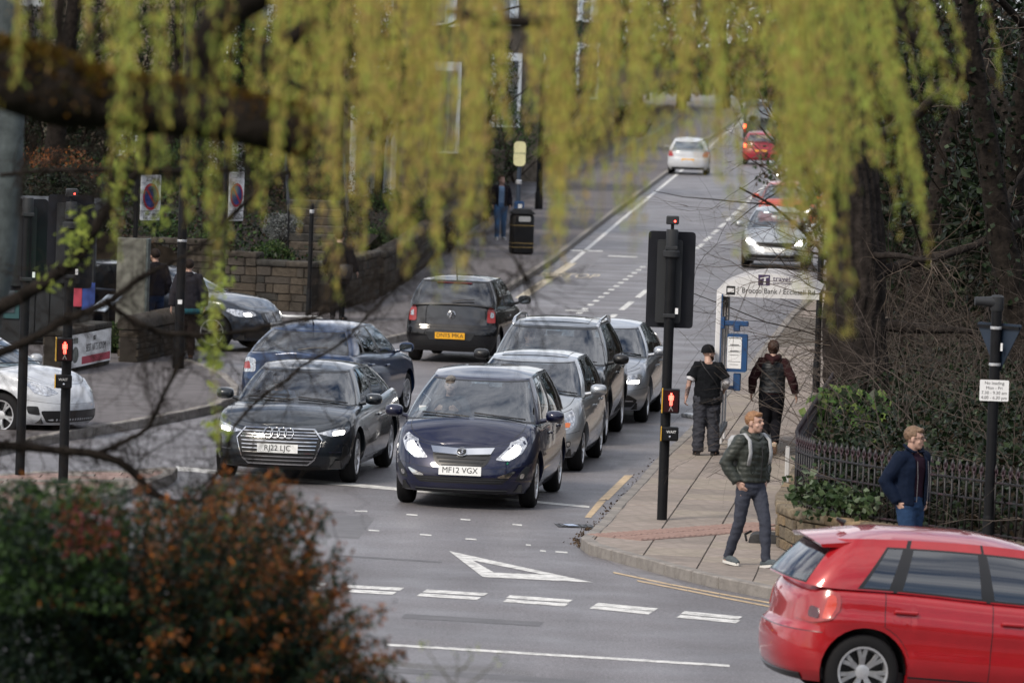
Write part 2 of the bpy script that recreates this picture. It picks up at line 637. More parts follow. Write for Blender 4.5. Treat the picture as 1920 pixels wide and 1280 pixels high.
_wheels = {}
def add_wheels(S, root, spokes, rim_m):
    key = (round(S.R, 3), spokes, rim_m.name)
    if key not in _wheels:
        a, b = wheel_meshes(S.R, 0.2, spokes, S.R * 0.66)
        a.materials.append(M_RUBBER); b.materials.append(rim_m); b.materials.append(M_TRIM)
        _wheels[key] = (a, b)
    a, b = _wheels[key]
    for x in (0.0, -S.wb):
        for sg in (1, -1):
            o = link(bpy.data.objects.new('wheel', a), root)
            y = S.wx(x) - 0.135
            o.location = (x, sg * y, S.R)
            o.rotation_euler = (0, random.uniform(0, 6), 0 if sg > 0 else math.pi)
            link(bpy.data.objects.new('rim', b), o)

def plate(root, p, n, body, m, w=0.52, hgt=0.111):
    M = Matrix.Translation(p + n * 0.012) @ rot_of(n).to_4x4()
    b = MB()
    poly = [(-w / 2, -hgt / 2), (w / 2, -hgt / 2), (w / 2, hgt / 2), (-w / 2, hgt / 2)]
    b.prism(poly, 0.008)
    o = b.build('number_plate', [m], root)
    o.matrix_local = M
    if body:
        lettering(body, 0.098, M_INK, o, Matrix.Translation((0, 0.002, 0.0095)), sx=0.98, bold=0.0, ext=0.001)
    return o

def car(name, label, cat, sp, loc, fwd, pm, group=None, detail=1, scale=1.0, pitch=0.0, bank=0.0):
    S = Shape(sp)
    gh = dict(a0=0.45, n0=2.4, a1=0.35, n1=2.6, ra0=0.28, rn0=2.4, ra1=0.25, rn1=2.6, bul=0.03, v=(0.05, 0.93), rcrown=0.055)
    gh.update(sp['gh'])
    root = thing(name, label, cat, loc, 0, group)
    ang = math.atan2(fwd[1], fwd[0])
    root.rotation_euler = (bank, pitch, ang)
    root.scale = (scale,) * 3
    # ---- columns of the lower body, front middle to rear middle
    xw = [0.0, -S.wb]
    req = []
    for c in xw:
        req += [c + S.Ra * math.cos(R(p)) for p in range(0, 181, 12)]
        req += [c + S.Ra + 0.004, c - S.Ra - 0.004]
    seams = sp.get('seams', [])       # door gaps (x)
    for x in seams: req += [x - 0.004, x + 0.004]
    cols = [S.end_xy(True, y * S.w, None) for y in (0, .1, .2, .3, .4, .5, .6, .68, .75)]
    colsr = [S.end_xy(False, y * S.w, None) for y in (0, .1, .2, .3, .4, .5, .6, .68, .75, .8)]
    xa, xb = cols[-1][0], colsr[-1][0]
    req = [x for x in req if xb + .01 < x < xa - .01]
    gx = [x for x in np.arange(xb + .05, xa - .02, 0.075) if all(abs(x - r) > .02 for r in req)]
    for x in sorted(req + gx, reverse=True):
        cols.append(S.end_xy(x > (S.xcf + S.xcr) / 2, None, x))
    cols += colsr[::-1]
    nc = len(cols)
    vrow = [0, .05, .11, .13, .2, .28, .36, .44, .52, .528, .58, .6, .68, .76, .84, .9, .945, .972, .981, 1.0]
    nr = len(vrow)
    V = []
    def bottom(c):
        x, y, nx, ny = c
        z = S.z0
        for q in xw:
            if abs(x - q) < S.Ra + 0.0005 and y > .6 * S.w:
                z = max(z, S.R + math.sqrt(max(0, S.Ra ** 2 - (x - q) ** 2)))
        return z
    grid = []                           # grid[col][row] -> left-side point; row 0 is the inner flange
    for c in cols:
        zb, zt = bottom(c), S.f_zs(c[0])
        pts = [S.P(c, zb + v * (zt - zb)) for v in vrow]
        fl = pts[0].copy(); fl.y = max(0, fl.y - .07 * c[3]); fl.x -= .05 * c[2]
        grid.append([fl] + pts)
    parts = {}
    def face(key, pts, flip=False):
        d = parts.setdefault(key, ({}, [], []))
        ix = []
        for p in pts:
            k = (round(p[0], 5), round(p[1], 5), round(p[2], 5))
            if k not in d[0]:
                d[0][k] = len(d[1]); d[1].append(k)
            if not ix or d[0][k] != ix[-1]: ix.append(d[0][k])
        if len(ix) > 2 and ix[0] == ix[-1]: ix.pop()
        if len(ix) > 2: d[2].append(tuple(ix[::-1] if flip else ix))
    bx0, bx1 = gh['bx0'], gh['bx1']
    bump_f = sp.get('bump_f', .52); bump_r = sp.get('bump_r', .52)
    for i in range(nc - 1):
        xm = (cols[i][0] + cols[i + 1][0]) / 2
        ym = (cols[i][1] + cols[i + 1][1]) / 2
        gap = any(abs(xm - x) < .003 for x in seams)
        door = None
        if len(seams) >= 2:
            for k in range(len(seams) - 1):
                if seams[k] > xm > seams[k + 1]: door = k
        for j in range(nr):
            vm = (vrow[j - 1] + vrow[j]) / 2 if j else -1
            for sg in (1, -1):
                q = [Vector((p.x, p.y * sg, p.z)) for p in (grid[i][j], grid[i + 1][j], grid[i + 1][j + 1], grid[i][j + 1])]
                key = 'body'
                if j == 0: key = 'body'
                elif gap and vm > .12: key = 'gap'
                elif door is not None and vm > .12: key = ('door', door, sg)
                elif door is not None and .11 < vm < .13: key = 'gap'
                elif (xm > S.Ra or xm < -S.wb - S.Ra) and .52 < vm < .528: key = 'gap'
                elif xm > S.Ra + .06 and cols[i][2] > .25 and .972 < vm < .981: key = 'gap'
                elif xm > S.Ra and vm < bump_f: key = 'front_bumper'
                elif xm < -S.wb - S.Ra and vm < bump_r: key = 'rear_bumper'
                elif cols[i][2] < 0 and vm > .6 and ym < .72 * S.w and xm < S.xcr: key = 'tailgate'
                elif sp.get('clad') and vm < .2: key = 'clad'
                face(key, q, sg > 0)
    # ---- deck: bonnet, dashboard level, boot lid
    TD = [-1, -.93, -.915, -.75, -.5, -.25, 0, .25, .5, .75, .915, .93, 1]
    m = len(TD) - 1
    def drow(i):
        c = cols[i]; p = grid[i][-1]
        out = []
        for t in TD:
            z = p.z + S.f_crown(c[0]) * (1 - t * t) * min(1, p.y / .3)
            out.append(Vector((p.x, p.y * t, z)))
        return out
    for i in range(nc - 1):
        a, b = drow(i), drow(i + 1)
        xm = (a[0].x + b[0].x) / 2
        key = 'bonnet' if xm > bx0 - gh['a0'] * .9 else ('boot_lid' if xm < bx1 + .1 else 'deck')
        for k in range(m):
            q = [a[k], a[k + 1], b[k + 1], b[k]]
            if key == 'deck': q = [v - Vector((0, 0, .03)) for v in q]
            face('gap' if key == 'bonnet' and k in (1, m - 2) and xm < S.xn - .12 else key, q, True)
    # ---- greenhouse
    def loop(u, base):
        if base: x0, x1, w, a0, n0, a1, n1 = bx0, bx1, gh['by'], gh['a0'], gh['n0'], gh['a1'], gh['n1']
        else: x0, x1, w, a0, n0, a1, n1 = gh['rx0'], gh['rx1'], gh['ry'], gh['ra0'], gh['rn0'], gh['ra1'], gh['rn1']
        if u <= 1:
            th = u * math.pi / 2
            return Vector((x0 - a0 + a0 * max(0, math.cos(th)) ** (2 / n0), w * math.sin(th) ** (2 / n0), 0))
        if u <= 2:
            t = u - 1
            bw = w * (1 + .02 * math.sin(math.pi * t)) if not base else w
            return Vector((x0 - a0 + (x1 + a1 - x0 + a0) * t, bw, 0))
        th = (3 - u) * math.pi / 2
        return Vector((x1 + a1 - a1 * max(0, math.cos(th)) ** (2 / n1), w * math.sin(th) ** (2 / n1), 0))
    f_zr = hermite(gh['zr'])
    segs = gh['segs']
    v0, v1 = gh['v']
    bv = .035
    vr = [0, v0 - bv, v0] + list(np.linspace(v0, v1, 8)[1:-1]) + [v1, v1 + bv, 1.0]
    vr = [max(0, v) for v in vr]
    gcols = []                          # (ub, ur, seg index, role between this and next)
    for si, sg_ in enumerate(segs):
        kind, b0, b1, r0, r1 = sg_[:5]
        glass = kind[:2] in ('ws', 'wi', 'rw')
        n = max(2, int(abs(b1 - b0) * 9)) if kind not in ('bp',) else 1
        fr = [k / n for k in range(n)]
        if glass:
            e = .035 if kind in ('ws', 'rw') else .06 * .3 / max(.12, abs(b1 - b0))
            e = min(e, .2)
            st = 0 if kind == 'ws' else e
            en = 1 if kind == 'rw' else 1 - e
            fr = ([0] if st else []) + list(np.linspace(st, en, n + 1)) + ([] if en == 1 else [])
            if en == 1: fr = fr[:-1]
        for q, f in enumerate(fr):
            role = 'body'
            if glass:
                role = 'pane'
                if (f < st - 1e-6): role = 'edge'
                if (en < 1 and abs(f - en) < 1e-6): role = 'edge'
            gcols.append((b0 + (b1 - b0) * f, r0 + (r1 - r0) * f, si, role))
    gcols.append((3.0, 3.0, len(segs) - 1, 'end'))
    gg = []
    for (ub, ur, si, role) in gcols:
        pb, pr = loop(min(ub, 3), True), loop(min(ur, 3), False)
        pb.z = S.deckz(pb.x, pb.y) - .02
        pr.z = f_zr(pr.x)
        col = []
        for v in vr:
            p = pb.lerp(pr, v)
            cx = (bx0 + bx1) / 2
            out = Vector((0, 1, 0)) if 1 <= ub <= 2 else Vector((pb.x - (bx0 - gh['a0']) if ub < 1 else pb.x - (bx1 + gh['a1']), pb.y * .5, 0))
            if out.length > 1e-4: out.normalize()
            p = p + out * gh['bul'] * 4 * v * (1 - v)
            if v > .9:
                pass
            col.append(p)
        gg.append(col)
    for i in range(len(gcols) - 1):
        kind = segs[gcols[i][2]][0]; role = gcols[i][3]
        for j in range(len(vr) - 1):
            if vr[j + 1] - vr[j] < 1e-6: continue
            vm = (vr[j] + vr[j + 1]) / 2
            for sg in (1, -1):
                q = [Vector((p.x, p.y * sg, p.z)) for p in (gg[i][j], gg[i + 1][j], gg[i + 1][j + 1], gg[i][j + 1])]
                if role in ('pane', 'edge') and v0 - bv < vm < v1 + bv:
                    if role == 'pane' and v0 < vm < v1:
                        key = {'ws': 'windscreen', 'rw': 'rear_window'}.get(kind) or ('side_window', gcols[i][2], sg)
                    else: key = 'trim'
                else: key = {'bp': 'trim', 'cb': 'trim'}.get(kind, 'body')
                if vm < v0 - bv and kind == 'ws': key = 'trim'
                if kind == 'rw' and sp.get('blackback') : key = key if key == 'rear_window' else 'trim'
                face(key, q, sg > 0)
    mr = 12
    def rrow(i):
        p = gg[i][-1]
        e = min(max((gh['rx0'] - p.x) / .75, 0), max((p.x - gh['rx1']) / .5, 0), 1)
        e = .22 * min(1, p.y / .35) + .78 * e * e * (3 - 2 * e)
        return [Vector((p.x, p.y * (k / mr * 2 - 1), p.z + gh['rcrown'] * (1 - abs(k / mr * 2 - 1) ** 2.6) * e)) for k in range(mr + 1)]
    for i in range(len(gg) - 1):
        a, b = rrow(i), rrow(i + 1)
        for k in range(mr):
            face('roof' if not sp.get('roof_m') else 'roofx', [a[k], a[k + 1], b[k + 1], b[k]], True)
    # roof shares the body's skin so that edges shade smoothly
    # ---- turn the collected faces into parts
    clad = sp.get('clad_m', M_GREYP)
    matof = {'body': pm, 'front_bumper': sp.get('fb_m', pm), 'rear_bumper': sp.get('rb_m', pm), 'tailgate': sp.get('tg_m', pm), 'bonnet': pm, 'boot_lid': pm, 'deck': M_INT,
             'gap': M_TRIM, 'trim': M_TRIM, 'windscreen': M_GLASS, 'rear_window': sp.get('rw_m', M_GLASS), 'roof': pm, 'roofx': sp.get('roof_m', pm), 'clad': clad}
    names = {'gap': 'door_gap', 'trim': 'window_trim', 'deck': 'dashboard', 'roofx': 'roof', 'clad': 'sill_trim'}
    made = {}
    for key, (_, vs, fs) in parts.items():
        k0 = key[0] if isinstance(key, tuple) else key
        nm = names.get(k0, k0)
        me = bpy.data.meshes.new(nm)
        me.from_pydata(vs, [], fs)
        me.polygons.foreach_set('use_smooth', [True] * len(me.polygons))
        me.set_sharp_from_angle(angle=R(48))
        mt = pm if k0 == 'door' else (sp.get('sw_m', M_GLASS) if k0 == 'side_window' else matof[key])
        made[key] = obj(nm, me, root, mt)
    # ---- under-body and wheel housings
    u = MB()
    u.box(((S.xn + S.xt) / 2, 0, .27), (S.xn - S.xt - .5, S.W - .34, .1))
    for x in xw:
        for sg in (1, -1):
            y1 = S.wx(x) - .06; y0 = y1 - .32
            prof = []
            n = 14
            vs = []; fs = []
            for k in range(n + 1):
                a = math.pi * k / n
                for y in (y0, y1):
                    vs.append((x + (S.Ra - .004) * math.cos(a), sg * y, S.R + (S.Ra - .004) * math.sin(a)))
            for k in range(n): fs.append((2 * k, 2 * k + 1, 2 * k + 3, 2 * k + 2))
            vs.append((x, sg * y0, S.R)); 
            for k in range(n): fs.append((2 * k, 2 * k + 2, len(vs) - 1))
            u._a(vs, fs)
            u.box((x, sg * (y0 + .1), (S.R + S.z0 + .03) / 2), (2 * S.Ra, .02, S.R - S.z0 - .03))
    u.build('underbody', [M_TRIM], root)
    add_wheels(S, root, sp.get('spokes', 5), sp.get('rim_m', M_ALLOY))
    # ---- mirrors, handles, wipers, seats
    mx, mz = sp.get('mirror', (bx0 - gh['a0'] - .22, S.f_zs(bx0 - .6) + .1))
    for sg in (1, -1):
        b = MB()
        yb = gh['by']
        b.tube([(mx, sg * (yb - .02), mz - .07), (mx, sg * (yb + .07), mz - .05)], [.03, .025], 8)
        c0 = Vector((mx, sg * (yb + .17), mz))
        prof = [(-.04, .55), (-.03, .82), (0.0, 1.0), (.045, .92), (.08, .62), (.10, .25)]
        rings = []
        vs = []; fs = []
        n = 14
        for (dx, f) in prof:
            for k in range(n):
                a = 2 * math.pi * k / n
                ca, sa = math.cos(a), math.sin(a)
                yy = .115 * f * math.copysign(abs(ca) ** .7, ca); zz = .075 * f * math.copysign(abs(sa) ** .7, sa)
                vs.append(c0 + Vector((dx, yy * 1.0, zz)))
        for r_ in range(len(prof) - 1):
            for k in range(n):
                k2 = (k + 1) % n
                fs.append((r_ * n + k, r_ * n + k2, (r_ + 1) * n + k2, (r_ + 1) * n + k))
        fs.append(tuple(range(n))); fs.append(tuple((len(prof) - 1) * n + k for k in range(n)))
        b._a(vs, fs)
        o = b.build('wing_mirror', [sp.get('mirror_m', pm)], root, ang=50)
        g = MB()
        g.prism([(yy * .1, zz * .062) for yy, zz in ((-.9, -.8), (.7, -.8), (.95, -.3), (.95, .5), (.6, .85), (-.8, .85))], .004,
                Matrix.Translation((mx - .041, sg * (yb + .17), mz)) @ Matrix.Rotation(R(-90), 4, 'Y') @ Matrix.Rotation(R(90), 4, 'Z'))
        g.build('mirror_glass', [mat('mirror_glass', (.5, .55, .6), .05, metal=1)], o)
    for k in range(len(seams) - 1):
        for sg in (1, -1):
            p = S.side_pt(seams[k + 1] + .17, S.f_zs(seams[k + 1] + .17) - sp.get('handle_dz', .17), sg)
            b = MB()
            b.cbox(p + Vector((0, sg * .02, 0)), (.2, .028, .032), .01)
            par = made.get(('door', k, sg), root)
            b.build('door_handle', [sp.get('handle_m', pm)], par)
    dz = S.deckz(bx0 - .3, 0)
    if detail:
        b = MB()
        for sgn, y0_, y1_ in ((1, .05, .68), (1, -.60, .0)):
            pts = []
            for t in np.linspace(0, 1, 6):
                y = y0_ + (y1_ - y0_) * t
                # along the foot of the windscreen
                best = min(gg, key=lambda cc: abs(cc[0].y - abs(y)) + (10 if cc[0].x < bx0 - gh['a0'] else 0))
                q = best[2].lerp(best[4], .35 * (1 - t) + .12)
                pts.append(Vector((q.x + .015, y, q.z + .012)))
            b.tube(pts, .009, 5)
        b.build('wiper', [M_TRIM], root)
        # seats seen through the glass
        for y in (.37, -.37):
            s_ = MB()
            sx = bx0 - 1.25
            s_.cbox((sx - .06, y, dz - .02), (.16, .46, .5), .05, Matrix.Rotation(R(-12), 3, 'Y'))
            s_.cbox((sx - .14, y, dz + .33), (.1, .26, .17), .04)
            s_.tube([(sx - .12, y + .06, dz + .18), (sx - .13, y + .06, dz + .3)], .008, 5)
            s_.tube([(sx - .12, y - .06, dz + .18), (sx - .13, y - .06, dz + .3)], .008, 5)
            s_.build('seat', [M_INT], root, ang=40)
        s_ = MB()
        s_.cbox((bx0 - 2.1, 0, dz + .02), (.16, 1.2, .46), .05)
        for y in (.36, -.36): s_.cbox((bx0 - 2.15, y, dz + .31), (.09, .24, .14), .03)
        s_.build('rear_seat', [M_INT], root, ang=40)
        s_ = MB()
        n = 20
        sw = Vector((bx0 - .80, -.37, dz + .02))
        rm = Matrix.Rotation(R(-65), 3, 'Y')
        s_.tube([sw + rm @ Vector((math.cos(2 * math.pi * k / n) * .18, math.sin(2 * math.pi * k / n) * .18, 0)) for k in range(n + 1)], .014, 6)
        s_.tube([sw + rm @ Vector((0, -.18, 0)), sw + rm @ Vector((0, .18, 0))], .018, 6)
        s_.build('steering_wheel', [M_TRIM], root, smooth=True)
        s_ = MB()
        q = gg[0][-3]
        s_.cbox((q.x - .07, 0, q.z - .06), (.03, .22, .06), .012)
        s_.build('rear_view_mirror', [M_TRIM], root)
    # ---- face of the car: lamps, grilles, plates
    for pt in sp.get('patches', []):
        front, nm, poly, h, m_ = pt[:5]
        mir = pt[5] if len(pt) > 5 else True
        subs = pt[6] if len(pt) > 6 else []
        for mm in ((False, True) if mir else (False,)):
            o = patch(S, front, poly, h, nm, m_, root, mirror=mm)
            for (n2, p2, h2, m2) in subs:
                patch(S, front, p2, h2, n2, m2, o, mirror=mm)
    for (front, z, body, m_) in sp.get('plates', []):
        p, n = S.end_pt(front, 0.0, z)
        n = Vector((n.x, 0, n.z * .5)).normalized()
        plate(root, p + n * (.01 if S.sp.get('plate_out', 1) else -.03), n, body, m_)
    return root, S, gg, made

def ring(S, front, cz, r, tr, name, root, cy=0.0, h=0.02, n=24):
    b = MB()
    pts = []
    for k in range(n + 1):
        a = 2 * math.pi * k / n
        p, nn = S.end_pt(front, cy + r * math.cos(a), cz + r * math.sin(a))
        pts.append(p + nn * h)
    b.tube(pts, tr, 6, cap=False)
    return b
# ---------------------------------------------------------------- the cars' own shapes
W_ = lambda b0, b1, r0=None, r1=None, k='win': (k, b0, b1, b0 if r0 is None else r0, b1 if r1 is None else r1)
HATCH5 = [('ws', 0, .80, 0, .80), ('ap', .80, 1.02, .80, 1.02), W_(1.02, 1.10, 1.02, 1.05), ('bp', 1.10, 1.115, 1.05, 1.06), W_(1.115, 1.44, 1.06, 1.33), ('bp', 1.44, 1.48, 1.33, 1.37),
          W_(1.48, 1.84, 1.37, 1.80), ('bp', 1.84, 1.86, 1.80, 1.83), W_(1.86, 1.98, 1.83, 1.95), ('cp', 1.98, 2.38, 1.95, 2.38), ('rw', 2.38, 3, 2.38, 3)]
HATCH3 = [('ws', 0, .80, 0, .80), ('ap', .80, 1.02, .80, 1.02), W_(1.02, 1.55, 1.02, 1.55), ('bp', 1.55, 1.60, 1.55, 1.60),
          W_(1.60, 1.95, 1.60, 1.9), ('cp', 1.95, 2.3, 1.9, 2.3), ('rw', 2.3, 3, 2.3, 3)]
SALOON = [('ws', 0, .82, 0, .82), ('ap', .82, 1.02, .82, 1.02), W_(1.02, 1.40, 1.02, 1.46), ('bp', 1.40, 1.435, 1.46, 1.50), W_(1.435, 1.80, 1.50, 1.93), ('bp', 1.80, 1.815, 1.93, 1.95),
          W_(1.815, 1.9, 1.95, 1.99), ('cp', 1.9, 2.3, 1.99, 2.3), ('rw', 2.3, 3, 2.3, 3)]
ESTATE = [('ws', 0, .82, 0, .82), ('ap', .82, 1.02, .82, 1.02), W_(1.02, 1.34, 1.02, 1.31), ('bp', 1.34, 1.37, 1.31, 1.34), W_(1.37, 1.66, 1.34, 1.64), ('bp', 1.66, 1.69, 1.64, 1.67),
          W_(1.69, 1.97, 1.67, 1.93), ('cp', 1.97, 2.35, 1.93, 2.35), ('rw', 2.35, 3, 2.35, 3)]
def quadstrip(a0, a1, z0, z1): return [(a0, z0), (a1, z0), (a1, z1), (a0, z1)]
def bars(y0, y1, z0, z1, n, t=.006): # half-widths at z0 and z1
    out = []
    for k in range(n):
        f = (k + .5) / n
        z = z0 + (z1 - z0) * f; y = y0 + (y1 - y0) * f
        out.append([(-y, z - t), (y, z - t), (y, z + t), (-y, z + t)])
    return out
def outline(poly, t):
    """thin strips along the sides of a polygon"""
    out = []
    cx = sum(p[0] for p in poly) / len(poly); cz = sum(p[1] for p in poly) / len(poly)
    inn = [(cx + (x - cx) * (1 - t / max(.05, abs(x - cx) + .02)), cz + (z - cz) * (1 - t / max(.05, abs(z - cz) + .02))) for x, z in poly]
    for i in range(len(poly)):
        j = (i + 1) % len(poly)
        out.append([poly[i], poly[j], inn[j], inn[i]])
    return out
def rnd(poly, r=.03, n=3):
    """round the corners of a polygon"""
    out = []
    L = len(poly)
    for i in range(L):
        p = Vector(poly[i]).to_2d(); a = Vector(poly[i - 1]).to_2d(); b = Vector(poly[(i + 1) % L]).to_2d()
        ra = min(r, (a - p).length * .45); rb = min(r, (b - p).length * .45)
        p0 = p + (a - p).normalized() * ra; p1 = p + (b - p).normalized() * rb
        for k in range(n + 1):
            t = k / n
            q = p0 * (1 - t) ** 2 + p * 2 * t * (1 - t) + p1 * t * t
            out.append((q.x, q.y))
    return out

P_MERIVA = paint('deep_blue', (0.004, 0.006, 0.030), metal=.3)
P_AUDI = paint('dark_grey', (0.014, 0.019, 0.025), metal=.35)
P_VOLVO = paint('petrol_blue', (0.004, 0.026, 0.085), metal=.3)
P_BLACK = paint('black', (0.003, 0.0035, 0.005), metal=.0, rough=.4, spec=.1)
P_SILVER = paint('silver', (0.42, 0.44, 0.46), metal=.75)
P_SILVER2 = paint('pale_silver', (0.36, 0.38, 0.41), metal=.75)
P_KUGA = paint('graphite', (0.026, 0.028, 0.031), metal=.45)
P_RED = paint('red', (0.33, 0.008, 0.013), metal=.1, rough=.28)
P_WHITE = paint('white', (0.50, 0.52, 0.55))
P_ORANGE = paint('orange_red', (0.42, 0.055, 0.018))
P_DKRED = paint('crimson', (0.30, 0.012, 0.028))
P_NAVYBLK = paint('blue_black', (0.022, 0.030, 0.045), metal=.6)
P_VAN = paint('dark_van', (0.03, 0.035, 0.04))

SP_MERIVA = dict(W=1.80, wb=2.64, fo=.86, ro=.78, R=.325, af=.80, nf=2.5, ar=.5, nr=3,
    zs=[(-3.5, 1.03), (-2.6, 1.06), (-1.6, 1.03), (-.6, 1.01), (-.1, 1.02), (.35, .93), (.75, .80), (.9, .76)],
    nose=[(0, .09), (.12, .02), (.35, 0), (.5, .015), (.7, .07), (.88, .15), (1, .26)],
    crown=[(-6, .03), (-.2, .07), (.3, .085), (.8, .045), (1.2, .0)],
    gh=dict(bx0=.16, bx1=-3.36, by=.83, rx0=-.93, rx1=-3.05, ry=.605, zr=[(-3.2, 1.50), (-2.6, 1.555), (-1.7, 1.565), (-1.1, 1.52), (-.9, 1.495)], a0=.42, segs=HATCH5, rcrown=.05),
    seams=[-.42, -1.42, -2.38], spokes=7, mirror=(-.42, 1.10),
    patches=[
        (True, 'headlight', rnd([(.42, .615), (.60, .60), (.80, .69), (.93, .80), (.95, .90), (.86, .93), (.70, .84), (.53, .71)]), .004, M_LAMP, True,
         [('lamp', rnd([(.49, .632), (.62, .622), (.76, .69), (.80, .77), (.72, .80), (.58, .71)], .05), .008, M_LENS_ON)]),
        (True, 'grille', rnd([(-.24, .50), (.24, .50), (.34, .58), (.38, .70), (-.38, .70), (-.34, .58)], .05), .004, M_TRIM, False,
         [('grille_bar', b, .010, M_GREYP) for b in bars(.22, .36, .51, .69, 4, .01)]),
        (True, 'grille_trim', [(-.36, .675), (0, .655), (.36, .675), (.41, .745), (0, .725), (-.41, .745)], .016, M_CHROME, False),
        (True, 'lower_grille', rnd([(-.52, .325), (.52, .325), (.62, .40), (-.62, .40)], .03), .003, M_TRIM, False,
         [('grille_bar', b, .008, M_GREYP) for b in bars(.5, .55, .335, .39, 2, .006)]),
        (True, 'bumper_trim', [(.46, .40), (.60, .40), (.70, .48), (.67, .485), (.58, .418), (.46, .418)], .008, M_CHROME, True),
        (True, 'fog_light', rnd([(.70, .36), (.86, .37), (.97, .52), (.88, .55), (.76, .45)], .04), .002, M_GREYP, True,
         [('fog_lamp', rnd([(.755, .395), (.825, .395), (.845, .455), (.785, .455)], .05), .008, M_LAMP)]),
        (True, 'lower_lip', quadstrip(-.62, .62, .21, .25), .012, M_GREYP, False)],
    plates=[(True, .475, 'MF12 VGX', M_PLATEW)])

SP_AUDI = dict(W=1.88, wb=2.92, fo=.92, ro=1.09, R=.335, af=.95, nf=2.5, ar=.6, nr=3,
    zs=[(-4.1, .98), (-3.4, 1.02), (-2, .97), (-.6, .945), (-.1, .92), (.4, .85), (.8, .76), (1, .72)],
    nose=[(0, .08), (.12, .02), (.35, 0), (.6, .02), (.8, .06), (.92, .12), (1, .24)],
    crown=[(-6, .03), (-.3, .055), (.3, .065), (.8, .04), (1.2, .0)],
    gh=dict(bx0=-.22, bx1=-3.65, by=.80, rx0=-1.02, rx1=-2.95, ry=.575, zr=[(-3.0, 1.33), (-2.2, 1.385), (-1.6, 1.40), (-1.0, 1.345)], a0=.42, segs=SALOON, rcrown=.05, a1=.4),
    seams=[-.62, -1.72, -2.62], spokes=10, mirror=(-.72, 1.03),
    patches=[
        (True, 'headlight', rnd([(.50, .66), (.70, .62), (.92, .635), (1.06, .69), (1.10, .75), (.90, .735), (.68, .70)], .02), .004, M_LAMP, True,
         [('lamp', rnd([(.72, .635), (.92, .645), (.95, .70), (.74, .685)], .03), .009, M_LENS_ON)]),
        (True, 'grille', [(-.40, .27), (.40, .27), (.47, .33), (.56, .58), (.46, .695), (-.46, .695), (-.56, .58), (-.47, .33)], .004, M_TRIM, False,
         [('grille_bar', b, .012, M_CHROME) for b in bars(.44, .50, .29, .57, 6, .0055) + bars(.52, .47, .575, .68, 3, .0055)] + [('grille_frame', b, .016, M_CHROME) for b in outline([(-.40, .262), (.40, .262), (.475, .325), (.57, .58), (.47, .703), (-.47, .703), (-.57, .58), (-.475, .325)], .014)]),
        (True, 'fog_trim', [(.66, .42), (.86, .42), (.86, .43), (.66, .43)], .006, M_CHROME, True),
        (True, 'air_vent', rnd([(.86, .34), (.93, .32), (.98, .42), (.96, .50), (.90, .50)], .02), .006, M_TRIM, True),
        (True, 'lower_grille', rnd([(-.62, .21), (.62, .21), (.56, .245), (-.56, .245)], .01), .01, M_TRIM, False)],
    plates=[(True, .46, 'RJ22 LJC', M_PLATEW)])

SP_VOLVO = dict(W=1.77, wb=2.64, fo=.92, ro=.92, R=.32, af=.75, nf=2.5, ar=.55, nr=2.8,
    zs=[(-3.6, 1.00), (-2.6, 1.03), (-1.4, .98), (-.4, .96), (.3, .87), (.8, .76), (1, .72)],
    gh=dict(bx0=-.18, bx1=-3.30, by=.79, rx0=-.95, rx1=-2.75, ry=.57, zr=[(-2.9, 1.30), (-2.3, 1.385), (-1.6, 1.41), (-.9, 1.355)], a0=.42, segs=SALOON, rcrown=.05, a1=.32),
    seams=[-.52, -1.55, -2.45], spokes=7, mirror=(-.62, 1.04),
    patches=[
        (False, 'tail_light', rnd([(.60, .74), (.86, .72), (.98, .76), (.98, .90), (.80, .95), (.62, .92)], .04), .006, M_LAMP, True,
         [('tail_lamp', rnd([(.70, .78), (.88, .77), (.92, .86), (.76, .89)], .03), .010, M_TAIL)])],
    plates=[(False, .72, '', M_PLATEY)])

SP_UP = dict(W=1.645, wb=2.42, fo=.58, ro=.54, R=.30, af=.5, nf=2.6, ar=.36, nr=3.4,
    zs=[(-3.2, .98), (-2.2, .99), (-1.2, .96), (-.3, .95), (.2, .90), (.6, .80)],
    tail=[(0, .10), (.1, .03), (.3, .0), (.42, .0), (.5, .02), (.56, .055), (1, .12)],
    gh=dict(bx0=.0, bx1=-2.90, by=.755, rx0=-.85, rx1=-2.58, ry=.58, zr=[(-2.7, 1.405), (-2, 1.43), (-1.2, 1.43), (-.8, 1.375)], a0=.36, segs=HATCH3, a1=.2, n1=3.2, ra1=.18, rn1=3),
    seams=[-.35, -1.62], spokes=5, mirror=(-.42, 1.03), tg_m=mat('tailgate_glass_black', (.004, .004, .005), .06, coat=1.0), blackback=True, rw_m=M_GLASS_DK, fb_m=P_BLACK,
    patches=[
        (False, 'tail_light', rnd([(.62, .71), (.79, .71), (.82, 1.0), (.76, 1.0), (.64, .93)], .04), .012, M_TAIL, True,
         [('tail_lamp', rnd([(.68, .80), (.76, .80), (.77, .88), (.70, .90)], .02), .016, M_LAMP)]),
        (False, 'bumper_recess', rnd([(-.66, .30), (.66, .30), (.74, .48), (-.74, .48)], .05), .004, P_BLACK, False),
        (False, 'plate_recess', rnd([(-.36, .40), (.36, .40), (.44, .53), (-.44, .53)], .02), .008, M_GREYP, False),
        (False, 'bumper_base', quadstrip(-.70, .70, .215, .30), .012, M_TRIM, False)],
    plates=[(False, .475, 'DN15 MKA', M_PLATEY)])

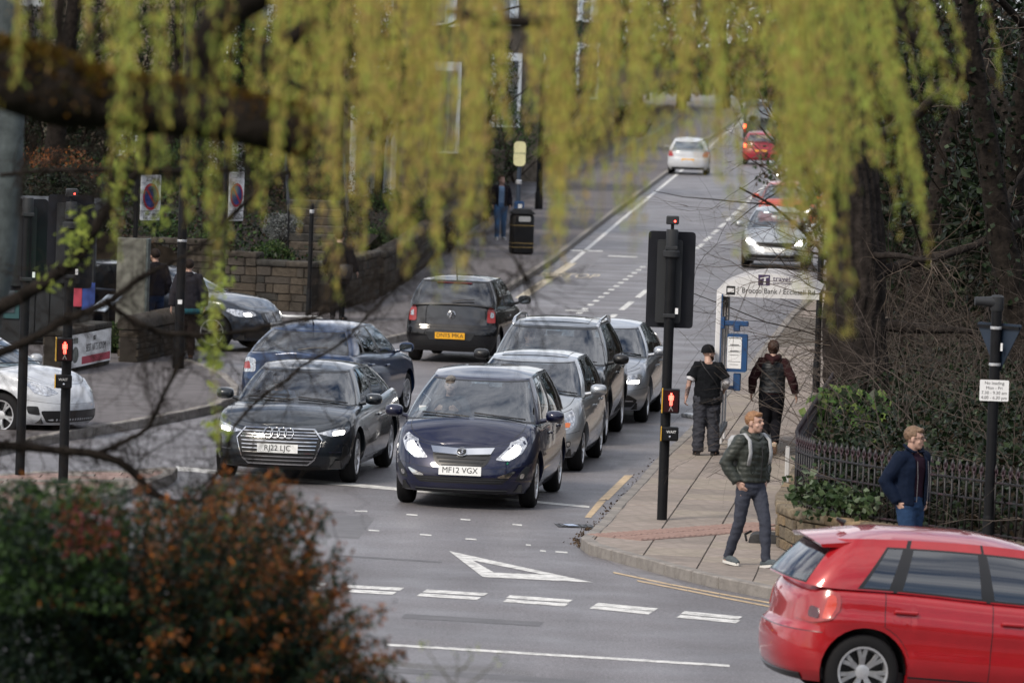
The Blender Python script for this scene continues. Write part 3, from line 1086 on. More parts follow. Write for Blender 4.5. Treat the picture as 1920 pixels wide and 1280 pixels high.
SP_CLIO = dict(W=1.71, wb=2.575, fo=.79, ro=.66, R=.305, af=.78, nf=2.4, ar=.5, nr=3,
    zs=[(-3.3, 1.0), (-2.4, 1.02), (-1.2, .98), (-.4, .97), (.0, .965), (.4, .87), (.8, .74)],
    nose=[(0, .09), (.12, .02), (.3, 0), (.5, .03), (.7, .09), (.88, .17), (1, .28)],
    gh=dict(bx0=.06, bx1=-3.12, by=.77, rx0=-.85, rx1=-2.8, ry=.565, zr=[(-2.9, 1.40), (-2.2, 1.435), (-1.4, 1.445), (-.8, 1.39)], a0=.42, segs=HATCH5, rcrown=.05),
    seams=[-.42, -1.42, -2.3], spokes=7, mirror=(-.46, 1.06),
    patches=[
        (True, 'headlight', rnd([(.48, .60), (.66, .57), (.80, .62), (.86, .74), (.82, .83), (.66, .72)], .03), .005, M_LAMP, True,
         [('indicator', rnd([(.60, .605), (.72, .60), (.75, .66), (.66, .665)], .02), .009, M_AMBER)]),
        (True, 'lower_grille', rnd([(-.46, .26), (.46, .26), (.56, .40), (.5, .46), (-.5, .46), (-.56, .40)], .04), .004, M_TRIM, False),
        (True, 'fog_light', rnd([(.665, .345), (.755, .345), (.755, .425), (.665, .425)], .05), .004, M_GREYP, True,
         [('fog_lamp', rnd([(.682, .36), (.738, .36), (.738, .41), (.682, .41)], .03), .009, M_LAMP)]),
        (True, 'lower_lip', quadstrip(-.6, .6, .205, .25), .012, M_TRIM, False)],
    plates=[(True, .43, '', M_PLATEW)])

SP_KUGA = dict(W=1.84, wb=2.69, fo=.90, ro=.93, R=.36, z0=.26, af=.75, nf=2.6, ar=.5, nr=3, clad=True, fb_m=None,
    zs=[(-3.7, 1.14), (-2.6, 1.16), (-1.2, 1.11), (-.4, 1.09), (.0, 1.07), (.5, 1.0), (.8, .92), (1, .88)],
    nose=[(0, .10), (.15, .02), (.35, 0), (.55, .01), (.75, .05), (.9, .10), (1, .20)],
    gh=dict(bx0=.0, bx1=-3.45, by=.83, rx0=-.85, rx1=-3.05, ry=.62, zr=[(-3.2, 1.585), (-2.4, 1.63), (-1.5, 1.645), (-.8, 1.585)], a0=.42, segs=HATCH5, rcrown=.05),
    seams=[-.5, -1.55, -2.45], spokes=5, mirror=(-.50, 1.18), mirror_m=M_TRIM,
    patches=[
        (True, 'headlight', rnd([(.46, .83), (.66, .80), (.84, .82), (.96, .90), (1.0, .98), (.80, .955), (.58, .91)], .03), .005, M_LAMP, True,
         [('lamp', rnd([(.60, .82), (.80, .835), (.86, .90), (.66, .885)], .03), .010, M_LENS_ON)]),
        (True, 'fog_light', rnd([(.66, .48), (.90, .50), (.94, .64), (.72, .63)], .03), .005, M_TRIM, True,
         [('indicator', rnd([(.70, .575), (.88, .585), (.90, .625), (.73, .62)], .01), .010, M_AMBER), ('fog_lamp', rnd([(.70, .50), (.86, .515), (.87, .55), (.70, .54)], .01), .010, M_LAMP)]),
        (True, 'grille', rnd([(-.42, .56), (.42, .56), (.5, .80), (-.5, .80)], .03), .005, M_TRIM, False, [('grille_bar', b, .014, M_CHROME) for b in bars(.44, .48, .6, .78, 2, .012)]),
        (True, 'lower_bumper', [(-.8, .27), (.8, .27), (.86, .46), (-.86, .46)], .008, M_GREYP, False)],
    plates=[])
del SP_KUGA['fb_m']

SP_JETTA = dict(W=1.78, wb=2.65, fo=.88, ro=1.11, R=.325, af=.8, nf=2.5, ar=.55, nr=3,
    zs=[(-3.8, 1.0), (-3.0, 1.02), (-1.8, .97), (-.5, .94), (-.1, .925), (.4, .86), (.8, .77), (1, .73)],
    gh=dict(bx0=-.16, bx1=-3.4, by=.79, rx0=-.95, rx1=-2.75, ry=.575, zr=[(-2.9, 1.345), (-2.2, 1.395), (-1.6, 1.41), (-.9, 1.35)], a0=.42, segs=SALOON, rcrown=.045, a1=.35),
    seams=[-.56, -1.6, -2.45], spokes=5, mirror=(-.62, 1.04),
    patches=[
        (True, 'headlight', rnd([(.46, .61), (.70, .59), (.88, .62), (.93, .72), (.84, .75), (.48, .70)], .025), .005, M_LAMP, True,
         [('lamp', rnd([(.62, .60), (.82, .61), (.84, .655), (.64, .645)], .02), .010, M_LENS_ON)]),
        (True, 'grille', rnd([(-.42, .60), (.42, .60), (.43, .68), (-.43, .68)], .02), .006, M_TRIM, False),
        (True, 'lower_grille', rnd([(-.72, .26), (.72, .26), (.80, .36), (.62, .44), (-.62, .44), (-.80, .36)], .03), .005, M_TRIM, False,
         [('grille_bar', b, .012, M_CHROME) for b in bars(.72, .70, .30, .40, 1, .007)])],
    plates=[(True, .5, '', M_PLATEW)])

SP_BMW = dict(W=1.86, wb=2.97, fo=.83, ro=1.11, R=.335, af=.85, nf=2.4, ar=.5, nr=3,
    zs=[(-4.2, 1.0), (-3.0, 1.02), (-1.8, .98), (-.6, .955), (-.2, .94), (.4, .87), (.75, .77), (.95, .72)],
    gh=dict(bx0=-.28, bx1=-4.0, by=.80, rx0=-1.1, rx1=-3.75, ry=.585, zr=[(-3.9, 1.36), (-3, 1.405), (-2, 1.425), (-1.05, 1.355)], a0=.42, segs=ESTATE, rcrown=.045),
    seams=[-.68, -1.72, -2.6], spokes=10, mirror=(-.78, 1.05), handle_m=P_NAVYBLK,
    patches=[
        (True, 'headlight', rnd([(.50, .64), (.72, .61), (.95, .63), (1.14, .71), (1.10, .76), (.80, .73), (.54, .70)], .03), .005, M_LAMP, True,
         [('lamp', rnd([(.62, .63), (.76, .625), (.80, .68), (.64, .68)], .03), .010, M_LENS_ON)]),
        (True, 'kidney_grille', rnd([(.04, .50), (.30, .50), (.38, .60), (.34, .69), (.06, .68)], .04), .008, M_TRIM, True, [('grille_bar', quadstrip(.10 + .07 * k, .115 + .07 * k, .52, .66), .014, M_CHROME) for k in range(3)]),
        (True, 'lower_grille', rnd([(-.8, .26), (.8, .26), (.72, .40), (-.72, .40)], .04), .005, M_TRIM, False)],
    plates=[(True, .46, '', M_PLATEW)])

SP_POLO = dict(plate_out=0, W=1.68, wb=2.46, fo=.83, ro=.68, R=.31, af=.75, nf=2.5, ar=.5, nr=2.6,
    zs=[(-3.2, .985), (-2.4, .985), (-1.4, .95), (-.4, .925), (.0, .91), (.4, .85), (.8, .75)],
    side=[(0, .10), (.1, .04), (.3, 0), (.42, .012), (.5, .014), (.62, .004), (.68, .0), (.73, .022), (.9, .045), (.97, .08), (1, .115)],
    tail=[(0, .10), (.12, .03), (.3, .0), (.5, .0), (.56, .06), (.62, .075), (.85, .10), (1, .16)],
    gh=dict(bx0=-.03, bx1=-3.10, by=.765, rx0=-.82, rx1=-2.76, ry=.57, zr=[(-2.9, 1.335), (-2.4, 1.385), (-1.7, 1.40), (-1.2, 1.385), (-.8, 1.32)], a0=.4, segs=[
        ('ws', 0, .80, 0, .80), ('ap', .80, 1.02, .80, 1.02), W_(1.02, 1.45, 1.02, 1.29), ('bp', 1.45, 1.465, 1.29, 1.305),
        W_(1.465, 1.80, 1.305, 1.71), ('bp', 1.80, 1.815, 1.71, 1.735), W_(1.815, 1.95, 1.735, 1.83), ('cp', 1.95, 2.42, 1.83, 2.42), ('rw', 2.42, 3, 2.42, 3)], a1=.42, ra1=.25, v=(.06, .82), rcrown=.065),
    seams=[-.45, -1.42, -2.32], spokes=7, mirror=(-.5, 1.0), sw_m=glass_mat('car_glass_tint', (.05, .10, .16), ior=1.7), handle_dz=.16,
    patches=[
        (False, 'tail_light', rnd([(.50, .70), (.76, .68), (.96, .72), (1.05, .80), (1.04, .93), (.86, .955), (.66, .90), (.52, .84)], .04), .010, M_TAIL, True,
         [('tail_lamp', rnd([(.86, .72), (.95, .73), (1.01, .82), (1.0, .91), (.92, .92)], .03), .014, mat('tail_orange', (.55, .045, .02), .2, coat=1.0)),
          ('reverse_lamp', rnd([(.70, .73), (.83, .72), (.84, .80), (.72, .82)], .03), .014, mat('tail_dark', (.06, .01, .012), .2, coat=1.0))]),
        (False, 'bumper_base', quadstrip(-.7, .7, .21, .26), .012, M_TRIM, False)],
    plates=[(False, .50, '', M_PLATEY)])

SP_WHITE = dict(SP_POLO, W=1.72, seams=[-.45, -1.6], spokes=5, patches=[
    (True, 'lower_grille', rnd([(-.7, .24), (.7, .24), (.78, .40), (-.78, .40)], .04), .006, M_TRIM, False), (True, 'fog_light', rnd([(.78, .34), (.95, .36), (.98, .46), (.82, .46)], .03), .006, M_TRIM, True),
    (True, 'headlight', rnd([(.44, .64), (.66, .60), (.86, .64), (.98, .76), (.90, .80), (.62, .74)], .03), .005, M_LAMP, True)], plates=[], sw_m=M_GLASS)
SP_FARFRONT = dict(SP_CLIO, W=1.76, patches=[
    (True, 'headlight', rnd([(.44, .60), (.70, .58), (.86, .66), (.92, .78), (.80, .82), (.56, .70)], .03), .005, M_LAMP, True,
     [('lamp', rnd([(.50, .61), (.70, .60), (.82, .68), (.78, .75), (.58, .69)], .03), .010, M_LENS_ON)]),
    (True, 'grille', rnd([(-.40, .55), (.40, .55), (.5, .66), (-.5, .66)], .03), .006, M_TRIM, False),
    (True, 'lower_grille', rnd([(-.7, .22), (.7, .22), (.74, .36), (-.74, .36)], .03), .006, M_TRIM, False)], plates=[(True, .47, '', M_PLATEW)])
SP_FARREAR = dict(SP_POLO, sw_m=M_GLASS, patches=[
    (False, 'tail_light', rnd([(.58, .72), (.80, .70), (.92, .76), (.94, .93), (.70, .92)], .04), .010, M_TAIL, True,
     [('tail_lamp', rnd([(.66, .76), (.82, .75), (.86, .88), (.70, .88)], .03), .016, M_TAIL_ON)])], plates=[(False, .60, '', M_PLATEY)])
SP_WHITEHATCH = dict(SP_POLO, patches=[
    (False, 'tail_light', rnd([(.58, .72), (.80, .70), (.92, .76), (.94, .93), (.70, .92)], .04), .010, M_TAIL, True),
    (False, 'bumper_base', quadstrip(-.7, .7, .21, .30), .012, M_TRIM, False)], plates=[(False, .58, '', M_PLATEY)])
SP_VAN = dict(W=1.95, wb=3.0, fo=.9, ro=1.0, R=.34, z0=.3, af=.5, nf=3, ar=.2, nr=5,
    zs=[(-4.1, 1.25), (-2, 1.25), (-.4, 1.22), (.2, 1.12), (.9, .95)], tail=[(0, .04), (.2, 0), (1, .02)],
    gh=dict(bx0=.3, bx1=-3.98, by=.93, rx0=-.6, rx1=-3.9, ry=.86, zr=[(-4, 2.3), (-2, 2.36), (-.6, 2.25)], a0=.4, a1=.16, n1=5, ra1=.15, rn1=5, segs=[
        ('ws', 0, .80, 0, .80), ('ap', .80, 1.02, .80, 1.02), W_(1.02, 1.25, 1.02, 1.2), ('cp', 1.25, 2.45, 1.2, 2.45), ('rw', 2.45, 3, 2.45, 3)], v=(.1, .75)),
    seams=[-.3, -1.3], spokes=5, mirror=(-.2, 1.4),
    patches=[(False, 'tail_light', quadstrip(.80, .93, .80, 1.2), .012, M_TAIL, True, [('tail_lamp', quadstrip(.82, .92, 1.0, 1.18), .016, M_TAIL_ON)])], plates=[(False, .6, '', M_PLATEY)])
# ================================================================ traffic
def at_front(px, py, half=0.0):
    return G(px, py)
def hd(deg):
    """travel direction: 0 = straight away from the camera, clockwise seen from above"""
    return (math.sin(R(deg)), math.cos(R(deg)))
def row(off=0): return None
QUEUE = 'cars queuing at the crossing'

meriva = car('car', 'dark blue car with lit headlights at the front of the queue, registration MF12 VGX', 'car', SP_MERIVA, (-.48, 75.2, 0), hd(186.5), P_MERIVA, QUEUE)
audi = car('car', 'dark grey saloon car with wide chrome-barred grille, registration RJ22 LJC', 'car', SP_AUDI, (-2.80, 78.2, 0), hd(187), P_AUDI, QUEUE)
clio = car('car', 'silver hatchback waiting right behind the dark blue car', 'car', SP_CLIO, (.20, 81.6, 0), hd(186), P_SILVER, QUEUE)
kuga = car('car', 'dark grey tall car with silver roof rails behind the silver hatchback', 'car', SP_KUGA, (.52, 87.0, 0), hd(185.5), P_KUGA, QUEUE)
jetta = car('car', 'silver saloon car at the kerb side behind the traffic light pole', 'car', SP_JETTA, (1.24, 92.0, 0), hd(185.5), P_SILVER2, QUEUE)
volvo = car('car', 'dark petrol blue car turning away behind the grey saloon', 'car', SP_VOLVO, (-2.36, 92.0, 0), hd(13), P_VOLVO)
upc = car('car', 'small black car driving away with yellow plate DN15 MKA', 'car', SP_UP, (-.66, 108.6, 0), hd(8), P_BLACK)
polo = car('car', 'red hatchback crossing the foreground at the right edge', 'car', SP_POLO, (5.55, 53.95, 0), hd(81), P_RED, scale=1.06, pitch=R(3.0))
bmw = car('car', 'blue-black estate car waiting in the side street behind the white barrier', 'car', SP_BMW, (-4.9, 107.6, 0), hd(113), P_NAVYBLK)
whitecar = car('car', 'white car entering the picture at the left edge behind two dark poles', 'car', SP_WHITE, (-6.62, 84.6, 0), hd(116), P_WHITE)
s_onc = car('car', 'pale silver car with bright headlights coming down the hill', 'car', SP_FARFRONT, (6.45, 152, 0), hd(184.5), P_SILVER, detail=0)
o_onc = car('car', 'orange-red car close behind the pale silver oncoming car', 'car', SP_FARFRONT, (7.85, 178, 0), hd(183.5), P_ORANGE, detail=0)
g_onc = car('car', 'grey car half hidden by twigs behind the orange-red car', 'car', dict(SP_FARFRONT, patches=SP_JETTA['patches']), (10.1, 222, 0), hd(183.5), P_SILVER2, detail=0)
r_far = car('car', 'crimson car driving uphill with glowing brake lights', 'car', SP_FARREAR, (10.6, 267, 0), hd(3.5), P_DKRED, detail=0)
w_far = car('car', 'white hatchback by the left kerb far up the road', 'car', SP_WHITEHATCH, (6.9, 246, 0), hd(3.5), P_WHITE, detail=0)
van = car('van', 'dark van with high red brake lights beyond the crimson car', 'van', SP_VAN, (12.0, 302, 0), hd(3), P_VAN, detail=0)
# badges, rails, aerials, drivers' things
def badge_rings(c):
    root, S = c[0], c[1]
    for k in range(4):
        ring(S, True, .635, .058, .0075, 'badge_ring', root, cy=(k - 1.5) * .088, h=.03).build('badge_ring', [M_CHROME], root, smooth=True)
badge_rings(audi)
def roundel(c, front, z, r, m_in, strokes):
    root, S = c[0], c[1]
    p, n = S.end_pt(front, 0, z)
    M = Matrix.Translation(p + n * .012) @ rot_of(n).to_4x4()
    b = MB(); b.M = None
    b.lathe([(0, 0), (r, 0), (r, .012), (r * .93, .016)], 'Z', n=28)
    o = b.build('badge', [M_CHROME], root, ang=40); o.matrix_local = M
    b = MB(); b.lathe([(0, .016), (r * .86, .016), (r * .8, .019), (0, .019)], 'Z', n=28)
    q = b.build('badge_field', [m_in], o, ang=40)
    b = MB()
    for (x0, y0, x1, y1) in strokes:
        b.tube([(x0 * r, y0 * r, .021), (x1 * r, y1 * r, .021)], r * .085, 5)
    b.build('badge_mark', [M_CHROME], o)
roundel(upc, False, .83, .072, M_TRIM, [(-.5, .62, -.16, -.02), (-.16, -.02, 0, .2), (.5, .62, .16, -.02), (.16, -.02, 0, .2), (-.72, .2, -.32, -.68), (-.32, -.68, 0, -.1), (.72, .2, .32, -.68), (.32, -.68, 0, -.1), (-.25, .72, 0, .2), (.25, .72, 0, .2)])
roundel(meriva, True, .685, .068, M_GREYP, [(-.5, .35, -.1, .5), (-.1, .5, .25, .2), (.25, .2, -.05, .0), (-.05, 0, .3, -.25), (.3, -.25, -.2, -.55), (-.2, -.55, -.55, -.2), (.1, .55, .55, .45)])
roundel(jetta, True, .64, .05, M_TRIM, [(-.5, .62, -.16, -.02), (.5, .62, .16, -.02), (-.72, .2, -.32, -.68), (.72, .2, .32, -.68)])
roundel(clio, True, .60, .05, M_CHROME, [])
# silver roof rails of the tall grey car
root, S, gg, _ = kuga
for sg in (1, -1):
    b = MB()
    pts = [Vector((-1.02, sg * .60, 1.56)), Vector((-1.12, sg * .61, 1.64)), Vector((-1.35, sg * .615, 1.68)), Vector((-2.2, sg * .62, 1.70)), Vector((-2.9, sg * .61, 1.66)), Vector((-3.05, sg * .60, 1.58))]
    b.tube(pts, [.03, .026, .022, .022, .026, .03], 8)
    b.build('roof_rail', [M_CHROME], root, smooth=True)
def glass_roof(c, x0, x1, hw):
    root, S, gg, _ = c
    sp = S.sp['gh']
    zr = hermite(sp['zr'])
    b = MB(); n = 8
    for i in range(n + 1):
        x = x0 + (x1 - x0) * i / n
        for k in range(n + 1):
            t = k / n * 2 - 1
            e = min(max((sp['rx0'] - x) / .75, 0), 1); e = .22 + .78 * e * e * (3 - 2 * e)
            b.v.append((x, hw * t, zr(x) + sp['rcrown'] * (1 - abs(t * hw / sp['ry']) ** 2.6) * e + .006))
    for i in range(n):
        for k in range(n):
            b.f.append((i * (n + 1) + k, i * (n + 1) + k + 1, (i + 1) * (n + 1) + k + 1, (i + 1) * (n + 1) + k)); b.mi.append(0)
    b.build('roof_panel', [mat('roof_glass', (.012, .014, .018), .05, coat=1.0)], root, smooth=True)
glass_roof(clio, -1.12, -2.2, .45)
glass_roof(kuga, -1.15, -2.2, .47)
for c, x, y in ((volvo, -2.45, .0), (upc, -2.35, .0), (kuga, -.7, -.5)):
    root, S, gg, _ = c
    z = hermite(S.sp['gh']['zr'])(x) + .04 if c is not kuga else 1.06
    b = MB(); b.tube([(x, y, z), (x - .05, y, z + .06), (x - .17, y, z + (.30 if c is not kuga else .62))], [.012, .007, .003], 6)
    b.build('aerial', [M_TRIM], root)
def rear_wiper(c, z0, z1, y1):
    root, S, gg, _ = c
    q = gg[-1]
    b = MB()
    a = q[2].lerp(q[3], .3)
    b.tube([a + Vector((-.03, 0, .01)), a + Vector((-.02, y1 * .5, .05)), a + Vector((-.005, y1, .06))], .011, 6)
    b.build('rear_wiper', [M_TRIM], root)
rear_wiper(volvo, 0, 0, -.45)
rear_wiper(upc, 0, 0, -.4)
# high-level brake light and spoiler lip
root, S, gg, _ = upc
q = gg[-1][-1]
b = MB(); b.cbox((q.x - .03, 0, q.z - .035), (.05, .62, .03), .01); b.build('brake_light', [mat('brake_dark', (.10, .008, .012), .2, coat=1)], root)
root, S, gg, _ = polo
q = gg[-1][-1]
b = MB()
vs = []; fs = []
for k in range(9):
    t = k / 8 * 2 - 1
    y = t * .58; z = q.z + .05 * (1 - t * t) - .01; xx = q.x + .07 * t * t
    vs += [(xx + .14, y, z + .012), (xx - .17, y, z - .03), (xx - .15, y, z - .055), (xx + .05, y, z - .045)]
for k in range(8):
    for j in range(4):
        fs.append((k * 4 + j, k * 4 + (j + 1) % 4, k * 4 + 4 + (j + 1) % 4, k * 4 + 4 + j))
fs += [(0, 1, 2, 3), (35, 34, 33, 32)]
b._a(vs, fs)
b.build('spoiler', [P_RED], root, ang=50)
b = MB(); b.tube([(-2.55, 0, 1.455), (-2.62, 0, 1.49)], [.03, .012], 8); b.build('aerial', [M_TRIM], root)
# stickers and plate surround details
root, S, gg, _ = meriva
b = MB(); c0 = gg[0][3]
q = min(gg, key=lambda cc: abs(cc[4].y - .62) + (9 if cc[4].x < -.6 else 0))[4]
b.cbox((q.x + .004, -q.y, q.z - .02), (.012, .09, .06), .002); b.build('tax_disc', [M_WHITE], root)
# ================================================================ ground, road, pavements
def inpoly(x, y, P):
    c = False
    j = len(P) - 1
    for i in range(len(P)):
        if (P[i][1] > y) != (P[j][1] > y) and x < (P[j][0] - P[i][0]) * (y - P[i][1]) / (P[j][1] - P[i][1]) + P[i][0]:
            c = not c
        j = i
    return c
def edge_dist(x, y, P):
    best = 1e9
    for i in range(len(P)):
        a = P[i - 1]; b = P[i]
        dx, dy = b[0] - a[0], b[1] - a[1]
        L = dx * dx + dy * dy
        t = 0 if L == 0 else min(1, max(0, ((x - a[0]) * dx + (y - a[1]) * dy) / L))
        best = min(best, math.hypot(x - a[0] - t * dx, y - a[1] - t * dy))
    return best
def flat(name, pts, z, m, kind='structure', thick=None, parent=None):
    bm = bmesh.new()
    vs = [bm.verts.new((p[0], p[1], z)) for p in pts]
    f = bm.faces.new(vs)
    if thick:
        r = bmesh.ops.extrude_face_region(bm, geom=[f])
        for v in [g for g in r['geom'] if isinstance(g, bmesh.types.BMVert)]: v.co.z -= thick
    bmesh.ops.triangulate(bm, faces=bm.faces[:])
    bmesh.ops.recalc_face_normals(bm, faces=bm.faces[:])
    if not thick:
        for f in bm.faces:
            if f.normal.z < 0: f.normal_flip()
    me = bpy.data.meshes.new(name)
    bm.to_mesh(me); bm.free()
    o = obj(name, me, parent, m)
    if kind: o['kind'] = kind
    return o

def asphalt():
    m = mat('asphalt', (0.060, 0.058, 0.061), 0.62, bump=0.35, bscale=55)
    nt = m.node_tree; b = nt.nodes['Principled BSDF']
    tc = nt.nodes.new('ShaderNodeTexCoord')
    def noise(sc, det, lo, hi, p0, p1, vec=None, stretch=None):
        n = nt.nodes.new('ShaderNodeTexNoise'); n.inputs['Scale'].default_value = sc; n.inputs['Detail'].default_value = det
        v = tc.outputs['Object']
        if stretch:
            mp = nt.nodes.new('ShaderNodeMapping'); mp.inputs['Scale'].default_value = stretch; mp.inputs['Rotation'].default_value = (0, 0, R(5))
            nt.links.new(v, mp.inputs['Vector']); v = mp.outputs['Vector']
        nt.links.new(v, n.inputs['Vector'])
        r = nt.nodes.new('ShaderNodeMapRange'); r.inputs[1].default_value = p0; r.inputs[2].default_value = p1; r.inputs[3].default_value = lo; r.inputs[4].default_value = hi
        nt.links.new(n.outputs['Fac'], r.inputs[0])
        return r.outputs[0]
    a = noise(48, 4, .45, 1.62, .3, .7)
    c = noise(.30, 6, .85, 1.14, .35, .65)
    d = noise(1.3, 4, .90, 1.09, .35, .65, stretch=(1, .04, 1))
    def mul(x, y):
        q = nt.nodes.new('ShaderNodeMath'); q.operation = 'MULTIPLY'
        nt.links.new(x, q.inputs[0]); nt.links.new(y, q.inputs[1]); return q.outputs[0]
    k = mul(mul(mul(a, noise(22, 3, .80, 1.22, .35, .65)), c), d)
    v = nt.nodes.new('ShaderNodeVectorMath'); v.operation = 'SCALE'
    v.inputs[0].default_value = (0.128, 0.121, 0.127)
    nt.links.new(k, v.inputs['Scale'])
    nt.links.new(v.outputs[0], b.inputs['Base Color'])
    rr = noise(.8, 4, .42, .62, .35, .65)
    nt.links.new(rr, b.inputs['Roughness'])
    return m
M_ASPH = asphalt()
M_SOIL = mat('dark_soil', (0.018, 0.014, 0.010), 0.95, var=.5, scale=3, bump=.5, bscale=8)
M_GRASS = mat('rough_grass', (0.030, 0.042, 0.016), 0.95, var=.5, scale=2.5, bump=.6, bscale=14)
M_LINE = mat('road_white', (0.40, 0.395, 0.38), 0.6, col2=(.66, .655, .63), var=.35, scale=7, ramp=(.34, .56), bump=.2, bscale=60)
M_LINEY = mat('road_yellow', (0.40, 0.29, 0.17), 0.6, col2=(.50, .37, .22), var=.4, scale=7, ramp=(.3, .55))
M_PAV = [mat('paving_%d' % i, c, .85, var=.16, scale=5, bump=.25, bscale=40) for i, c in enumerate([(.245, .212, .187), (.265, .228, .202), (.222, .193, .172), (.268, .234, .198)])]
M_JOINT = mat('paving_bed', (.13, .115, .10), .95, var=.25, scale=6, bump=.3)
M_KERB = mat('kerb_stone', (.215, .20, .185), .85, var=.22, scale=6, bump=.3, bscale=30)
M_TACT = mat('tactile_red', (.27, .19, .168), .85, var=.15, scale=8, bump=.2)
M_FOOTW = mat('footway_asphalt', (.125, .116, .118), .8, var=.16, scale=2.2, bump=.35, bscale=70)

ground = flat('ground', [(-900, -60), (900, -60), (900, 1600), (-900, 1600)], -0.06, M_GRASS)
road = flat('road', [(-60, 38), (60, 38), (60, 62), (36, 62), (36, 520), (-4, 520), (-14, 300), (-14, 128), (-60, 128)], 0.0, M_ASPH)

def mark(pts, m=M_LINE, z=0.004, name='road_marking'):
    return flat(name, pts, z, m, kind=None, parent=road)
def pmark(pp, m=M_LINE, z=.004):
    return mark([G(x, y)[:2] for x, y in pp], m, z)
def seg(x0, y0, x1, y1, t, m=M_LINE, z=.004):
    return pmark([(x0, y0 - t / 2), (x1, y1 - t / 2), (x1, y1 + t / 2), (x0, y0 + t / 2)], m, z)
# trench repairs and worn surface
M_PATCH = [mat('asphalt_patch_%d' % i, (c, c * .95, c * .98), .55, var=.22, scale=3, bump=.35, bscale=55) for i, c in enumerate((.085, .10, .165))]
for k, pp in enumerate([[(985, 597), (1075, 600), (1068, 607), (975, 604)], [(600, 962), (705, 969), (672, 1010), (560, 1001)], [(1130, 1046), (1178, 1049), (1290, 1100), (1225, 1094)], [(760, 1150), (1020, 1166), (1012, 1174), (752, 1158)],
        [(890, 765), (905, 765), (985, 640), (972, 640)], [(1185, 840), (1212, 842), (1175, 885), (1146, 884)], [(560, 1240), (1100, 1275), (1095, 1284), (553, 1249)], [(150, 760), (300, 742), (330, 752), (170, 772)], [(1090, 470), (1135, 472), (1100, 510), (1052, 508)], [(640, 1040), (830, 1052), (828, 1055), (638, 1043)]]):
    flat('road_patch', [G(x, y)[:2] for x, y in pp], .002, M_PATCH[k % 3], kind=None, parent=road)
# give-way marks
for (x0, y0, x1, y1) in [(540, 1092, 610, 1096), (648, 1099, 754, 1104.5), (796, 1107.5, 911, 1114.5), (953, 1118, 1070, 1127), (1117, 1132.5, 1230, 1143), (1280, 1148, 1388, 1158.5), (1436, 1163, 1540, 1174),
                         (530, 1099, 600, 1103), (656, 1107.5, 740, 1112), (785, 1114.5, 898, 1122), (946.7, 1125.5, 1062, 1134), (1109, 1138, 1220, 1149), (1272, 1155, 1384, 1165.5), (1428, 1170, 1530, 1181)]:
    sk = 4
    pmark([(x0 + sk, y0 - 2.6), (x1 + sk, y1 - 2.6), (x1 - sk, y1 + 2.6), (x0 - sk, y0 + 2.6)])
seg(725, 1208.5, 1368, 1248, 4.2)
pmark([(330, 874), (1105, 948.5), (1105, 952), (330, 882)])
for (x0, y0, x1, y1) in [(75, 320, 145, 323), (363, 341, 425, 345), (665, 368, 720, 372), (955, 397, 1008, 400), (152, 428, 212, 432), (438, 452, 503, 457), (692, 476, 755, 481), (1030, 510, 1058, 512), (1110, 543, 1142, 546), (1195, 548, 1262, 553)]:
    seg(640 + x0 / 2.977, 850 + y0 / 2.977, 640 + x1 / 2.977, 850 + y1 / 2.977, 2.4)
# give-way triangle
A_, B_, C_ = (842, 1033), (905, 1081.5), (1112, 1092)
a_, b_, c_ = (886, 1050.5), (926, 1073), (1022, 1077.5)
tri = MB()
for p in (A_, B_, C_, a_, b_, c_):
    q = G(*p); tri.v.append((q.x, q.y, .0045))
tri.f += [(0, 1, 4, 3), (1, 2, 5, 4), (2, 0, 3, 5)]; tri.mi += [0, 0, 0]
tri.build('road_marking', [M_LINE], road)
# yellow lines
pmark([(1171, 891), (1187, 891), (1141, 937), (1122, 938)], M_LINEY)
pmark([(1121, 939), (1136, 939), (1108, 970.5), (1096, 970)], M_LINEY)
for pts in ([(1150, 1073), (1260, 1096), (1350, 1113), (1450, 1131), (1600, 1160)], [(1195, 1088.5), (1290, 1107), (1350, 1119), (1450, 1138), (1600, 1168)]):
    for i in range(len(pts) - 1):
        (xa, ya), (xb, yb) = pts[i], pts[i + 1]
        pmark([(xa, ya - 1.3), (xb - 1, yb - 1.3), (xb - 1, yb + 1.3), (xa, ya + 1.3)], M_LINEY)
# centre line, lane line, bus stop box
def dash(x, y, dx, L, w):
    n = Vector((1, -dx, 0)).normalized() * w / 2; d = Vector((dx, 1, 0)).normalized() * L
    p = Vector((x, y, 0))
    mark([(p - n)[:2], (p + n)[:2], (p + d + n)[:2], (p + d - n)[:2]])
for k in range(-2, 24):
    Y = 121.3 + 6 * k
    dash(1.80 + (Y - 121.3) * .0745 + max(0, Y - 150) * -.008, Y, .072, 4.0, .13)
for k in range(0, 14):
    Y = 125.0 + 1.9 * k
    dash(1.33 + (Y - 125) * .072, Y, .072, .75, .13)
seg(738, 808.5, 776, 796.5, 4)
seg(700, 820, 728, 811.5, 4)
for (x0, y0, x1, y1) in [(1018, 522, 1040, 519), (1050, 469, 1130, 471), (1140, 480, 1195, 482), (1060, 582, 1104, 583)]:
    seg(x0, y0, x1, y1, 2)
for (x0, y0, x1, y1) in [(1062, 428, 1092, 411), (1082, 438, 1128, 408), (1040, 452, 1070, 441), (1062, 462, 1084, 448)]:
    pmark([(x0 - 6, y0), (x0 + 6, y0), (x1 + 6, y1), (x1 - 6, y1)])
bt = lettering('BUS STOP', 1.0, mat('road_cream', (.50, .44, .33), .6, var=.3, scale=6), road, Matrix.Translation((1.05, 143.5, .004)) @ Matrix.Rotation(R(-4), 4, 'Z') @ Matrix.Diagonal((.42, 3.4, 1, 1)), name='road_marking', ext=.0)
